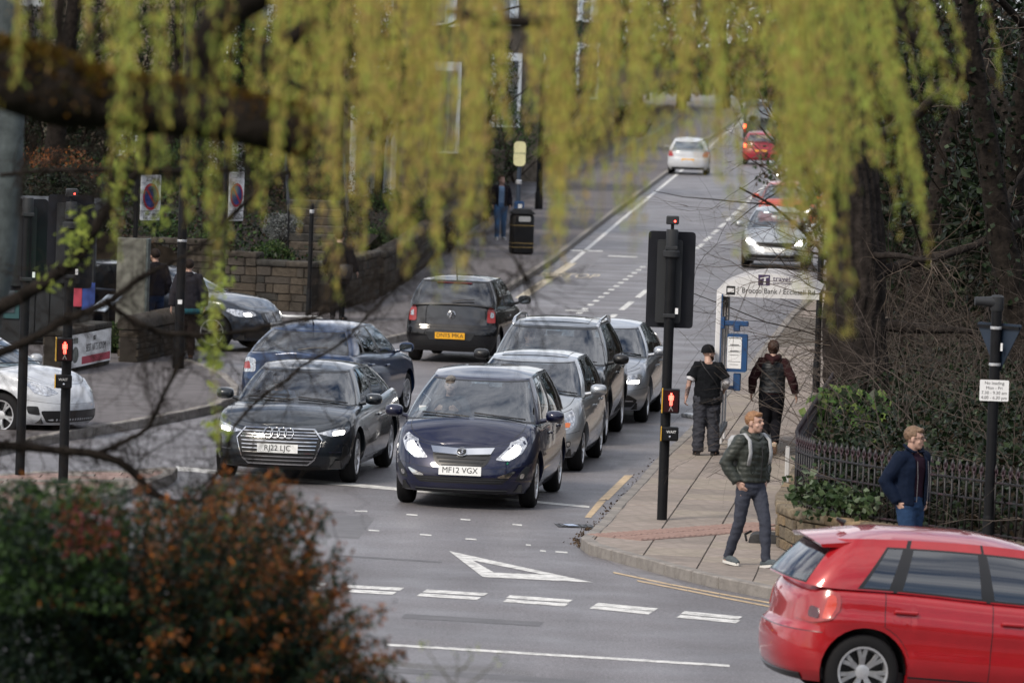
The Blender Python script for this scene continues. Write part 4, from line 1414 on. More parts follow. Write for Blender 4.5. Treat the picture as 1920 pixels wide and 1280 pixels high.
# broad pale stripe beside the left kerb
lk = [(-.30, 131.0), (.34, 141), (.98, 151), (2.9, 187.5), (5.9, 243), (10, 320), (16, 430)]
for i in range(6):
    a, c = lk[i], lk[i + 1]
    x0, x1 = (.32, .55) if i < 2 else (.34, .46)
    mark([(a[0] + x0, a[1]), (a[0] + x1, a[1]), (c[0] + x1, c[1] - .02), (c[0] + x0, c[1] - .02)], mat('road_cream', (.5, .44, .33)) if i < 2 else M_LINE)

# ---- right-hand pavement of flagstones
KZ = .12
r_out = [G(x, y, KZ)[:2] for x, y in [(2250, 1262), (1920, 1190), (1650, 1138), (1450, 1102), (1350, 1082), (1250, 1058), (1150, 1031), (1108, 1020), (1092, 1008), (1128, 978), (1158, 942), (1197, 902), (1237, 856), (1282, 816), (1404, 685), (1478, 592)]]
r_out += [(6.7, 137), (8.2, 155), (11.2, 190), (15, 240), (22, 330), (30, 430)]
r_in = [(33, 430), (25, 330), (18, 240), (14, 190), (10.7, 150), (7.6, 120), (5.25, 100), (4.2, 84), (3.35, 71.5), (3.12, 69.9), (3.2, 68.6), (3.95, 66.75), (5.4, 64.7), (8.4, 60.6), (11, 57)]
RP = [tuple(p) for p in r_out] + r_in
pav_r = flat('pavement', RP, KZ - .014, M_JOINT, thick=.16)
def kerbs(pts, parent, ymax, L=.92, w=.14, z=KZ):
    src = {}
    acc = []
    for i in range(len(pts) - 1):
        a, c = Vector(pts[i]), Vector(pts[i + 1])
        n = max(1, round((c - a).length / L))
        for k in range(n):
            acc.append((a.lerp(c, k / n), a.lerp(c, (k + 1) / n)))
    far = MB()
    for k, (a, c) in enumerate(acc):
        d = c - a; l = d.length
        nrm = Vector((d.y, -d.x)).normalized()
        mid = (a + c) / 2 + nrm * (w / 2 - .02)
        rz = math.atan2(d.y, d.x)
        if mid.y < ymax:
            v = k % 5
            if v not in src:
                b = MB(); b.cbox((0, 0, 0), (1, w, .16), .012, jit=.003); src[v] = b.mesh('kerb_stone'); src[v].materials.append(M_KERB)
            o = link(bpy.data.objects.new('kerb_stone', src[v]), parent)
            o.location = (mid.x, mid.y, z - .072 + random.uniform(-.004, .004)); o.rotation_euler = (0, 0, rz); o.scale = (l - .012, 1, 1)
        else:
            far.box((mid.x, mid.y, z - .072), (l, w, .16), Matrix.Rotation(rz, 3, 'Z'))
    if far.v:
        o = far.build('kerb_run', [M_KERB], parent); o['kind'] = 'stuff'
kerbs([Vector(p) for p in r_out], pav_r, 150)
# flags
def clip_rect(P, x0, x1, y0, y1):
    def cut(P, ins, isec):
        out = []
        for i in range(len(P)):
            a, b = P[i - 1], P[i]
            ia, ib = ins(a), ins(b)
            if ib:
                if not ia: out.append(isec(a, b))
                out.append(b)
            elif ia: out.append(isec(a, b))
        return out
    def ix(x): return lambda a, b: (x, a[1] + (b[1] - a[1]) * (x - a[0]) / (b[0] - a[0]))
    def iy(y): return lambda a, b: (a[0] + (b[0] - a[0]) * (y - a[1]) / (b[1] - a[1]), y)
    for ins, isec in ((lambda p: p[0] >= x0, ix(x0)), (lambda p: p[0] <= x1, ix(x1)), (lambda p: p[1] >= y0, iy(y0)), (lambda p: p[1] <= y1, iy(y1))):
        if not P: return []
        P = cut(P, ins, isec)
    return P
def parea(P): return abs(sum(P[i - 1][0] * P[i][1] - P[i][0] * P[i - 1][1] for i in range(len(P)))) / 2
def flags(parent, P, ang, x0, x1, y0, y1, lw, lh, mats, z, limit=300, name='paving_slab'):
    ca, sa = math.cos(ang), math.sin(ang)
    L = [(px * ca - py * sa, px * sa + py * ca) for px, py in P]
    src = []
    for m in mats:
        b = MB(); b.cbox((0, 0, 0), (1, 1, .05), .006); me = b.mesh(name); me.materials.append(m); src.append(me)
    n = 0; v = y0; rest = MB()
    while v < y1:
        h = lh * random.choice((.9, 1, 1, 1.15))
        u = x0 - random.uniform(0, lw)
        while u < x1:
            w = lw * random.choice((.7, .85, 1, 1, 1.2))
            g = .007
            q = clip_rect(L, u + g, u + w - g, v + g, v + h - g)
            ar = parea(q) if len(q) > 2 else 0
            full = (w - 2 * g) * (h - 2 * g)
            if ar > .06 * full:
                dz = random.uniform(-.0025, .0025)
                if ar > .995 * full and n < limit:
                    cx, cy = u + w / 2, v + h / 2
                    o = link(bpy.data.objects.new(name, random.choice(src)), parent)
                    o.location = (cx * ca + cy * sa, -cx * sa + cy * ca, z - .025 + dz)
                    o.rotation_euler = (random.uniform(-.002, .002), random.uniform(-.002, .002), -ang)
                    o.scale = (w - 2 * g, h - 2 * g, 1)
                    n += 1
                else:
                    wq = [(px * ca + py * sa, -px * sa + py * ca) for px, py in q]
                    if n < limit:
                        o = flat(name, wq, z + dz, random.choice(mats), kind=None, thick=.04, parent=parent); n += 1
                    else:
                        rest.m = random.randrange(len(mats)); rest.poly([(a_, b_, z + dz) for a_, b_ in wq])
            u += w
        v += h
    if rest.v:
        o = rest.build('paving_run', mats, parent); o['kind'] = 'stuff'
    return n
# red ribbed crossing slabs
t0, t1 = G(1152, 1008, KZ), G(1462, 985, KZ)
td = (t1 - t0); tl = td.length; td = td / tl; tn = Vector((-td.y, td.x, 0))
TA = [(t0 - tn * .42 - td * .1)[:2], (t1 - tn * .42 + td * .1)[:2], (t1 + tn * .42 + td * .1)[:2], (t0 + tn * .42 - td * .1)[:2]]
b = MB(); b.cbox((0, 0, -.02), (.395, .395, .05), .005)
for k in range(4): b.cbox((-.15 + .1 * k, 0, .008), (.036, .36, .010), .004)
tm = b.mesh('tactile_slab'); tm.materials.append(M_TACT)
nT = int(tl / .4)
for k in range(nT):
    for j in (-.2, .2):
        p = t0 + td * (.4 * k + .2) + tn * j
        if not inpoly(p.x, p.y, RP) or edge_dist(p.x, p.y, RP) < .22: continue
        o = link(bpy.data.objects.new('tactile_slab', tm), pav_r)
        o.location = (p.x, p.y, KZ + .006); o.rotation_euler = (0, 0, math.atan2(td.y, td.x) + R(-3))
print('flags', flags(pav_r, RP, R(4.5 - 90), 50, 112, -12, 12, .95, .66, M_PAV, KZ, 290))
far_p = flat('paving_run', [(p[0] + .2, p[1]) for p in r_out if p[1] > 111] + [(p[0] - .1, p[1]) for p in r_in if p[1] > 111], KZ, M_PAV[1], kind='stuff', parent=pav_r)

# ---- left-hand pavements
l_out = [(16, 430), (10, 320), (5.94, 243), (2.9, 187.5), (.96, 151), (-.24, 131.5)] + [tuple(G(x, y, KZ)[:2]) for x, y in [(880, 578), (800, 613), (765, 625), (720, 634), (660, 640), (600, 643), (530, 645), (478, 630)]]
l_in = [(-5.6, 120.2), (-3.9, 119.3), (-2.9, 126), (-1.3, 168), (-.3, 190), (3, 250), (7, 320), (12, 430)]
LP = l_out + l_in
pav_l = flat('pavement', LP, KZ, M_FOOTW, thick=.16)
kerbs([Vector(p) for p in l_out], pav_l, 200)
n_out = [tuple(G(x, y, KZ)[:2]) for x, y in [(352, 674), (385, 684), (425, 702), (446, 722), (441, 742), (400, 760), (300, 780), (128, 808), (0, 836), (-260, 890)]]
NP = n_out + [(-12, 98), (-12, 104.6), (-9.5, 104.6), (-6.2, 105.2)]
pav_n = flat('pavement', NP, KZ, M_FOOTW, thick=.16)
kerbs([Vector(p) for p in n_out], pav_n, 200)
# traffic island that carries the left signals
i_out = [tuple(G(x, y, KZ)[:2]) for x, y in [(330, 878), (318, 890), (215, 925), (60, 960), (-160, 1000), (-160, 900), (60, 885), (230, 882), (300, 876)]]
isl = flat('traffic_island', i_out, KZ - .014, M_JOINT, thick=.14)
kerbs([Vector(p) for p in i_out] + [Vector(i_out[0])], isl, 200, L=.8)
flags(isl, i_out, R(0), -11, -3, 60, 88, .41, .41, [M_TACT, M_PAV[2], M_PAV[0]], KZ, 120)

# ---- land: bank on the left above the walls, wooded bank on the right, the park bank by the camera
def wall_x(Y):
    return float(np.interp(Y, [118, 119.6, 126, 168, 190, 250, 320, 430, 900], [-5.2, -3.9, -3.0, -1.5, -.5, 2.8, 6.8, 12, 40]))
def hill_l(x, y):
    d = wall_x(y) - .35 - x
    if d < 0: return -.5
    return .95 + min(.13 * d, 2.6) + .006 * (y - 120) + .05 * math.sin(x * 1.7) * math.cos(y * .6)
def fence_x(Y):
    return float(np.interp(Y, [55, 60.4, 64.4, 66.5, 68.6, 69.8, 71.5, 84, 100, 120, 150, 190, 240, 430, 900], [12, 8.6, 5.6, 4.15, 3.4, 3.25, 3.5, 4.35, 5.4, 7.75, 10.9, 14.2, 18.2, 33, 70]))
def bank_r(x, y):
    d = x - fence_x(y) - .1
    if d < 0: return -.5
    return .5 + min(.20 * d + .012 * d * d, 5.0) + .06 * math.sin(x * 2.1 + y) + .05 * math.sin(y * 1.3)
def grid_land(name, V, nx, m):
    V = np.asarray(V); ny = len(V) // nx
    Fc = [(j * nx + i, j * nx + i + 1, (j + 1) * nx + i + 1, (j + 1) * nx + i) for j in range(ny - 1) for i in range(nx - 1)]
    me = np_mesh(name, V, Fc, smooth=True)
    o = obj(name, me, None, m); o['kind'] = 'structure'
    return o
dl = [0, .3, .7, 1.2, 1.8, 2.6, 3.5, 4.5, 6, 8, 11, 15, 22, 35, 60]
ys = list(np.arange(118.6, 200, 1.6)) + list(np.arange(200, 460, 10))
grid_land('hillside', [(wall_x(y) - .36 - d, y if y > 119 else 120.4, hill_l(wall_x(y) - .36 - d, y) if y > 119 else -.3) for y in ys for d in dl[::-1]], len(dl), M_SOIL)
ys = list(np.arange(58, 130, 1.0)) + list(np.arange(130, 460, 8))
grid_land('wooded_bank', [(fence_x(y) + .12 + d, y, bank_r(fence_x(y) + .12 + d, y)) for y in ys for d in dl], len(dl), M_SOIL)
def park_bank(x, y):
    e = min(1, max(0, (44 - y) / 12)) * min(1, max(0, (y + 40) / 20))
    return -.1 + 1.75 * e * e * (3 - 2 * e) + .03 * math.sin(x * 2 + y)
xs = list(np.arange(-40, 41, 4)); grid_land('park_bank', [(x, y, park_bank(x, y)) for y in np.arange(-50, 46, 2) for x in xs], len(xs), M_GRASS)
# ================================================================ walls, railings, street furniture
M_STONE = [mat('stone_%d' % i, c, .9, var=.3, scale=9, bump=.6, bscale=22) for i, c in enumerate([(.060, .053, .045), (.075, .063, .050), (.048, .046, .042), (.066, .058, .050)])]
M_STONEW = [mat('stone_warm_%d' % i, c, .9, var=.3, scale=9, bump=.6, bscale=22) for i, c in enumerate([(.19, .145, .095), (.22, .165, .105), (.15, .125, .095), (.17, .14, .10)])]
M_MORTAR = mat('mortar', (.035, .031, .027), .95, bump=.4)
def stone_set(mats, cope):
    out = []
    for m in mats:
        for v in range(2):
            b = MB(); b.cbox((0, 0, 0), (1, 1, 1), .06, jit=.025); me = b.mesh('stone'); me.materials.append(m); out.append(me)
    return out
_sets = {}
def stone_wall(root, pts, h, thick, ch, sl, mats, base=0.0, coping=.09, cop_over=.03, round_top=False, limit=280):
    """courses of blocks along a line of points, with a coping"""
    key = mats[0].name
    if key not in _sets: _sets[key] = stone_set(mats, None)
    src = _sets[key]
    rt = root.location
    core = MB()
    cm = MB(); cm.cbox((0, 0, 0), (1, 1, 1), .10, jit=.012)
    n = 0
    for i in range(len(pts) - 1):
        a, c = Vector(pts[i]).to_2d(), Vector(pts[i + 1]).to_2d()
        d = c - a; L = d.length; d = d / L; rz = math.atan2(d.y, d.x)
        m_ = (a + c) / 2
        core.box((m_.x - rt.x, m_.y - rt.y, base + (h - coping) / 2 - rt.z), (L - .01, thick - .05, h - coping - .01), Matrix.Rotation(rz, 3, 'Z'))
        z = base; k = 0
        nc = max(1, round((h - coping) / ch))
        wts = [random.uniform(.75, 1.3) for _ in range(nc)]; sw_ = sum(wts)
        for k in range(nc):
            hh = (h - coping) * wts[k] / sw_
            u = -random.uniform(0, sl * .5)
            while u < L - .01:
                w = sl * random.choice((.5, .7, .9, 1.1, 1.4, 1.7))
                u0, u1 = max(0, u), min(L, u + w)
                if L - u1 < sl * .3: u1 = L; w = L - u + .01
                if u1 - u0 > .04 and n < limit:
                    o = link(bpy.data.objects.new('stone', random.choice(src)), root)
                    p = a + d * ((u0 + u1) / 2)
                    o.location = (p.x - rt.x, p.y - rt.y, z + hh / 2 - rt.z)
                    o.rotation_euler = (0, 0, rz + random.uniform(-.01, .01))
                    o.scale = (u1 - u0 - .012, thick + random.uniform(-.015, .04), hh - .014)
                    n += 1
                u += w
            z += hh
        # coping stones
        u = 0
        while u < L - .01:
            w = min(sl * 2.2 * random.uniform(.8, 1.2), L - u)
            if L - u - w < .3: w = L - u
            p = a + d * (u + w / 2)
            b = MB()
            if round_top:
                prof = []
                tt = thick / 2 + cop_over
                for k in range(9):
                    an = math.pi * k / 8
                    prof.append((tt * math.cos(an), coping * .25 + coping * 1.1 * math.sin(an)))
                prof = [(tt, -coping * .4)] + prof + [(-tt, -coping * .4)]
                b.prism(prof, w - .01, Matrix(((0, 0, 1, -w / 2), (1, 0, 0, 0), (0, 1, 0, 0), (0, 0, 0, 1))))
            else:
                b.cbox((0, 0, 0), (w - .01, thick + 2 * cop_over, coping), .018, jit=.006)
            o = b.build('coping_stone', [random.choice(mats)], root, ang=50)
            o.location = (p.x - rt.x, p.y - rt.y, base + h - coping / 2 - rt.z); o.rotation_euler = (0, 0, rz)
            u += w
    core.build('mortar_core', [M_MORTAR], root)
    return n

# low wall and railings round the wooded corner
fp = [(8.4, 60.95), (5.5, 64.85), (4.0, 67.05), (3.37, 68.3), (3.23, 69.2), (3.27, 70.4), (3.62, 73)]
w = thing('stone_wall', 'low warm sandstone wall under the black railings at the pavement corner', 'wall', (4.1, 67, KZ))
stone_wall(w, fp[:-1] + [(3.58, 74.0), (4.45, 84), (5.5, 99.5)], .50, .30, .155, .36, M_STONEW, base=KZ, coping=.11, limit=230)
fence = thing('railings', 'black spear-topped iron railings curving round the wooded corner', 'railings', (4.1, 67, KZ + .5))
rpath = [Vector(p).to_2d() for p in [(8.4, 61.0), (5.5, 64.9), (4.02, 67.1), (3.41, 68.32), (3.27, 69.2), (3.31, 70.4), (3.62, 74.0), (4.48, 84), (5.5, 99.0)]]
b = MB()
b.tube([(0, 0, 0), (0, 0, .70)], .011, 6)
b.tube([(0, 0, .70), (0, 0, .735), (0, 0, .80)], [.012, .026, .002], 6)
b.tube([(-.028, 0, .745), (-.03, 0, .69), (0, 0, .66)], [.005, .008, .008], 5)
b.tube([(.028, 0, .745), (.03, 0, .69), (0, 0, .66)], [.005, .008, .008], 5)
bar = b.mesh('railing_bar', smooth=True)
M_IRON = mat('railing_iron', (.012, .011, .014), .5, col2=(.045, .018, .028), var=.3, scale=5, ramp=(.5, .68))
bar.materials.append(M_IRON)
acc = 0.0; nb = 0
rails = MB()
for i in range(len(rpath) - 1):
    a, c = rpath[i], rpath[i + 1]
    L = (c - a).length
    t = acc
    while t < L:
        p = a.lerp(c, t / L)
        o = link(bpy.data.objects.new('railing_bar', bar), fence)
        o.location = (p.x - 4.1, p.y - 67, 0); o.rotation_euler = (0, 0, math.atan2((c - a).y, (c - a).x))
        nb += 1
        t += .125 if p.y < 76 else .19
    acc = t - L
    for z in (.045, .40, .60):
        A = Vector((a.x - 4.1, a.y - 67, z)); Bv = Vector((c.x - 4.1, c.y - 67, z))
        rails.box((A + Bv) / 2, ((Bv - A).length + .01, .035, .016), Matrix.Rotation(math.atan2((c - a).y, (c - a).x), 3, 'Z'))
rails.build('rail', [M_IRON], fence)
print('bars', nb)

# walls on the left
w = thing('stone_wall', 'low dark stone wall with rounded coping beside the walking person', 'wall', (-6.35, 100.7, KZ))
stone_wall(w, [(-6.30, 100.6), (-5.62, 104.9)], .66, .32, .105, .26, M_STONE, base=KZ, coping=.13, round_top=True)
w = thing('stone_wall', 'short dark stone wall carrying the white banner', 'wall', (-7.0, 97, KZ))
stone_wall(w, [(-7.25, 96.6), (-6.70, 99.9)], .70, .3, .14, .3, M_STONE, base=KZ, coping=.10)
ban = thing('banner', 'white banner with a red stripe hung on the short stone wall', 'banner', (-6.74, 98.45, KZ + .08))
d = Vector((.55, 3.3, 0)).normalized()
Mb = Matrix((d, Vector((0, 0, 1)), d.cross(Vector((0, 0, 1))))).transposed().to_4x4()
b = MB(); b.prism([(-1.55, .0), (1.25, .0), (1.25, .52), (-1.55, .52)], .012, Mb); b.build('banner_sheet', [M_WHITE], ban)
b = MB(); b.prism([(-.75, .03), (1.2, .03), (1.2, .15), (-.75, .15)], .014, Mb); b.build('stripe', [mat('banner_red', (.38, .04, .07), .6)], ban)
b = MB(); b.prism([(-1.45 + .25 + .22 * math.cos(t / 3), .2 + .13 * math.sin(t / 3)) for t in range(19)], .014, Mb); b.prism([(-1.35, .38), (-1.05, .38), (-1.05, .47), (-1.35, .47)], .014, Mb)
b.build('picture', [mat('banner_grey', (.16, .17, .16), .7, var=.5, scale=9)], ban)
lettering('BEST ARTS ROOM', .17, M_INK, ban, Mb @ Matrix.Translation((.2, .27, .013)), sx=1.0)
lettering('VISIT', .10, M_INK, ban, Mb @ Matrix.Translation((.1, .42, .013)))
for i, (pts, h, lab) in enumerate([
        ([(-9.4, 120.75), (-5.9, 120.3)], 1.32, 'tall dark garden wall behind the estate car, highest of the stepped walls'),
        ([(-5.88, 120.28), (-4.98, 119.95)], 1.12, 'dark garden wall one step lower right of the estate car roof'),
        ([(-4.96, 119.93), (-3.9, 119.35)], .98, 'lowest stepped dark garden wall by the black lamp post'),
        ([(-3.72, 119.5), (-2.95, 126.2)], .98, 'long dark stone wall behind the walker in black'),
        ([(-2.86, 127.3), (-2.5, 135), (-1.45, 168), (-.6, 189)], .9, 'overgrown brown stone wall along the uphill pavement')]):
    w = thing('stone_wall', lab, 'wall', (pts[0][0], pts[0][1], KZ))
    stone_wall(w, pts, h, .34, .16 if i < 4 else .3, .34 if i < 4 else .8, M_STONE, base=KZ, coping=.12, limit=200)

# ---- traffic signals
M_BOARD = mat('signal_board', (.010, .011, .015), .5, spec=.2, var=.2, scale=5)
M_YEL = mat('signal_yellow', (.62, .36, .04), .4)
M_REDMAN = mat('red_man', (.8, .02, .02), .3, emit=(1.0, .06, .04), estr=5.0)
M_REDGLOW = mat('red_lamp', (.022, .004, .005), .4, spec=.2)
def rbox(b, c, w, h, d, r, M=Matrix.Identity(4)):
    b.prism(rnd([(-w / 2, -h / 2), (w / 2, -h / 2), (w / 2, h / 2), (-w / 2, h / 2)], r, 4), d, M @ Matrix.Translation(c))
FACE = Matrix(((1, 0, 0, 0), (0, 0, -1, 0), (0, 1, 0, 0), (0, 0, 0, 1)))   # local xy plane stands up, local z looks at -Y
def signal(label, loc, rz, board=True, man=True, cam_=True, side=1, z_b=2.84, mz=0.0):
    t = thing('traffic_signal', label, 'traffic light', loc, rz, 'traffic signals at the crossing')
    b = MB(); b.tube([(0, 0, -.1), (0, 0, 3.38)], .060, 16); b.build('pole', [M_BLACK], t, ang=40)
    b = MB(); b.lathe([(.063, 3.22), (.072, 3.23), (.072, 3.42), (.066, 3.44), (0, 3.44)], 'Z', n=16); b.build('pole_cap', [M_GREYP], t, ang=40)
    if board:
        b = MB(); rbox(b, (0, z_b, -.17), .56, 1.14, .012, .05, FACE); b.build('backing_board', [M_BOARD], t)
        b = MB(); rbox(b, (-.02, z_b - .02, -.155), .30, .98, .09, .03, FACE)
        o = b.build('signal_head', [M_GREYP], t)
        for k, (mm) in enumerate((mat('lens_red', (.25, .01, .01), .3, emit=(1, .03, .02), estr=.0), mat('lens_amber', (.15, .06, .005), .3), mat('lens_green', (.01, .12, .03), .3, emit=(.1, 1, .4), estr=3.0))):
            q = MB(); q.lathe([(.10, .0), (.10, .09), (.085, .09), (.085, .01), (0, .02)], 'Z', c=(0, 0, 0), n=18)
            l = q.build('lens', [mm], o); l.matrix_local = Matrix.Translation((-.02, .185, z_b + .31 - .31 * k)) @ Matrix.Rotation(R(-90), 4, 'X')
        b = MB()
        for z in (z_b + .38, z_b - .42):
            b.tube([(0, 0, z), (-.02, .12, z)], .022, 8); b.cbox((0, 0, z), (.15, .15, .05), .01)
        b.build('bracket', [M_GREYP], t)
        b = MB(); rbox(b, (.085, z_b - .36, .075), .035, .07, .004, .004, FACE); b.build('sticker', [M_WHITE], t)
    if cam_:
        b = MB(); b.cbox((.0, -.02, 3.55), (.15, .17, .10), .012); b.tube([(0, 0, 3.44), (0, 0, 3.52)], .02, 8); b.build('detector', [M_GREYP], t, ang=40)
        b = MB(); b.sphere((.03, -.106, 3.54), .012, 8, 6); b.build('detector_lamp', [M_REDMAN], t)
        b = MB(); b.lathe([(.03, 3.08), (.10, 3.12), (.105, 3.18), (.08, 3.20), (.065, 3.20)], 'Z', n=18, cap=False); b.build('collar', [M_GREYP], t, ang=40)
    if man:
        b = MB(); b.cbox((.06 * side, -.09, 1.42 + mz), (.20, .18, .285), .012); o = b.build('pedestrian_signal', [M_BLACK], t, ang=40)
        b = MB(); b.cbox((.06 * side - .105, -.08, 1.42 + mz), (.014, .20, .29), .004); b.build('yellow_edge', [M_YEL], o)
        b = MB(); rbox(b, (.06 * side, 1.42 + mz, .182), .17, .255, .004, .01, FACE); b.build('screen', [M_REDGLOW], o)
        # standing figure
        f = MB()
        cx, z0 = .06 * side, 1.425 + mz
        P = lambda x, z: (cx + x, -.190, z0 + z)
        f.sphere(P(0, .080), .013, 10, 8)
        f.box(P(0, .037), (.036, .012, .056)); f.box(P(-.010, -.022), (.013, .012, .062)); f.box(P(.010, -.022), (.013, .012, .062))
        f.box(P(-.024, .036), (.009, .012, .054)); f.box(P(.024, .036), (.009, .012, .054))
        f.build('red_figure', [M_REDMAN], o)
        f = MB()
        f.sphere(P(0, -.052), .008, 8, 6); f.box(P(0, -.075), (.014, .008, .03))
        f.box(P(-.014, -.103), (.008, .008, .04), Matrix.Rotation(R(25), 3, 'Y')); f.box(P(.014, -.103), (.008, .008, .04), Matrix.Rotation(R(-25), 3, 'Y'))
        f.build('unlit_figure', [mat('unlit_figure', (.25, .23, .22), .6)], o)
        b = MB(); b.cbox((.06 * side, -.09, 1.03 + mz), (.20, .16, .165), .015); o = b.build('push_button_unit', [M_BLACK], t, ang=40)
        b = MB(); b.cbox((.06 * side - .104, -.09, 1.03 + mz), (.012, .17, .17), .004); b.build('yellow_edge', [M_YEL], o)
        lettering('WAIT', .045, M_WHITE, o, Matrix.Translation((.075 * side, -.172, 1.055 + mz)) @ Matrix.Rotation(R(90), 4, 'X'))
        b = MB(); b.sphere((.06 * side, -.172, 1.0 + mz), .016, 10, 6); b.build('button', [M_CHROME], o)
    return t
g = G(1241, 974, KZ)
signal('black traffic signal on the right pavement, seen from behind with a red man below', (g.x, g.y, KZ), R(-2))
g = G(118, 905, KZ)
signal('black traffic signal by the left edge with a glowing red man', (g.x, g.y, KZ), R(6), z_b=2.95, cam_=True, side=-.55, mz=.22)
g = G(37, 890, KZ)
signal('outermost black traffic signal at the left edge, without a detector on top', (g.x, g.y, KZ), R(14), z_b=2.85, cam_=False, man=False)

# ---- no-loading post on the right
g = G(1849, 1096, KZ)
t = thing('sign_post', 'tall black post with the back of a triangular sign and a no loading plate', 'sign post', (g.x, g.y, KZ), 0)
b = MB(); b.tube([(0, 0, -.1), (0, 0, 2.98)], .057, 14); b.build('post', [M_BLACK], t, ang=40)
b = MB(); b.lathe([(.066, 0), (.066, .70), (.058, .745), (.05, .745)], 'Z', n=16, cap=False); b.build('post_sleeve', [M_BLACK], t, ang=40)
b = MB()
Mt = Matrix.Rotation(R(-38), 4, 'Z') @ FACE
b.prism(rnd([(-.31, 2.80), (0, 2.24), (.31, 2.80)], .05, 4), .010, Matrix.Rotation(R(-42), 4, 'Z') @ Matrix.Translation((0, .065, 0)) @ FACE)
o = b.build('triangle_sign', [mat('sign_back', (.008, .018, .036), .5, var=.15, scale=6)], t)
b = MB(); b.box((0, 0, 0), (.56, .03, .03)); q = b.build('stiffener', [M_BLACK], o); q.matrix_local = Matrix.Rotation(R(-42), 4, 'Z') @ Matrix.Translation((0, .045, 2.76))
b = MB(); rbox(b, (.06, 2.55, .062), .022, .085, .004, .003, FACE); b.build('label', [M_WHITE], o)
b = MB()
for z in (2.75, 2.36): b.lathe([(.06, z - .016), (.064, z - .012), (.064, z + .012), (.06, z + .016)], 'Z', n=16, cap=False)
b.build('clip', [M_ALLOY], t)
b = MB(); b.tube([(.02, 0, 3.02), (-.14, -.02, 3.03), (-.24, -.03, 3.03)], [.07, .05, .045], 12); b.lathe([(.062, 2.93), (.072, 2.95), (.072, 3.08), (.05, 3.10), (0, 3.10)], 'Z', n=16)
b.build('sign_lamp', [M_GREYP], t, ang=40)
b = MB(); rbox(b, (-.0, 2.085, .06), .31, .225, .006, .015, FACE); o = b.build('sign_plate', [M_WHITE], t)
for k, s_ in enumerate(('No loading', 'Mon - Fri', '7.30 - 9.30 am', '4.00 - 6.30 pm')):
    lettering(s_, .047, M_INK, o, Matrix.Translation((0, -.0665, 2.163 - .052 * k)) @ Matrix.Rotation(R(90), 4, 'X'), ext=.001)

# ---- restricted parking signs on their posts
M_SIGNB = mat('sign_blue', (.012, .035, .20), .4)
M_SIGNR = mat('sign_red', (.45, .015, .03), .4)
M_SIGNW = mat('sign_white', (.74, .75, .76), .45, var=.05, scale=4)
def disc(b, r0, r1, d, M, n=28):
    if r0 <= 0:
        b.prism([(r1 * math.cos(2 * math.pi * k / n), r1 * math.sin(2 * math.pi * k / n)) for k in range(n)], d, M)
    else:
        vs = []; fs = []
        for k in range(n):
            a = 2 * math.pi * k / n
            for rr in (r0, r1): vs.append(M @ Vector((rr * math.cos(a), rr * math.sin(a), d)))
        for k in range(n):
            k2 = (k + 1) % n
            fs.append((2 * k, 2 * k + 1, 2 * k2 + 1, 2 * k2))
        b._a(vs, fs)
def parking_sign(label, px, ytop, ybot, pbase, Y, wd, hours, rz, ph, dz_plate=True):
    p0 = AT(px, ytop, Y); p1 = AT(px, ybot, Y)
    H = p0.z - p1.z
    t = thing('parking_sign', label, 'road sign', (p0.x, Y, pbase), R(rz), 'no waiting zone signs')
    zc = (p0.z + p1.z) / 2 - pbase
    b = MB(); b.tube([(-wd * .5 - .05, .05, 0), (-wd * .5 - .05, .05, ph)], .045, 12); b.build('post', [M_BLACK], t, ang=40)
    b = MB(); b.tube([(-wd * .5 - .05, .05, zc + H * .3), (wd * .3, .03, zc + H * .3)], .018, 6); b.tube([(-wd * .5 - .05, .05, zc - H * .3), (wd * .3, .03, zc - H * .3)], .018, 6); b.build('bracket', [M_BLACK], t)
    b = MB(); rbox(b, (0, zc, 0), wd, H, .012, .03, FACE); o = b.build('sign_plate', [M_SIGNW], t)
    Mf = FACE @ Matrix.Translation((0, zc + H * .02, .0135))
    r = min(wd * .42, H * .30)
    b = MB(); disc(b, 0, r, .002, Mf); b.build('blue_disc', [M_SIGNB], o)
    b = MB(); disc(b, r * .80, r, .004, Mf)
    b.prism([(-r * .62, r * .48), (-r * .48, r * .62), (r * .62, -r * .48), (r * .48, -r * .62)][::-1], .004, Mf)
    b.build('red_ring', [M_SIGNR], o)
    if H > .5:
        lettering('ZONE', H * .14, M_INK, o, Matrix.Translation((0, -.0135, zc + H * .41)) @ Matrix.Rotation(R(90), 4, 'X'), ext=.001)
        b = MB(); b.box((0, -.0135, zc - H * .30), (wd * .98, .003, .01)); b.build('rule', [M_INK], o)
        for k, s_ in enumerate(hours):
            lettering(s_, H * .088, M_INK, o, Matrix.Translation((0, -.0135, zc - H * (.365 + .085 * k))) @ Matrix.Rotation(R(90), 4, 'X'), ext=.001)
    return t
parking_sign('no waiting zone sign reading Mon - Sat on the post nearest the estate car', 283, 328, 413, .9, 112.0, .62, ('Mon - Sat', '8 am - 6.30 pm'), 58, 2.6)
parking_sign('no waiting zone sign on the tall black post above the stone wall', 444, 322, 414, KZ, 119.0, .56, ('Mon - Sat', '8 am - 6.30 pm'), 62, 3.5)
parking_sign('small blurred no waiting sign far uphill, left of its pair', 825, 188, 238, KZ, 178, .42, (), 52, 4.4)
parking_sign('small blurred no waiting sign far uphill, right of its pair', 870, 190, 240, KZ, 186, .40, (), 52, 4.6)

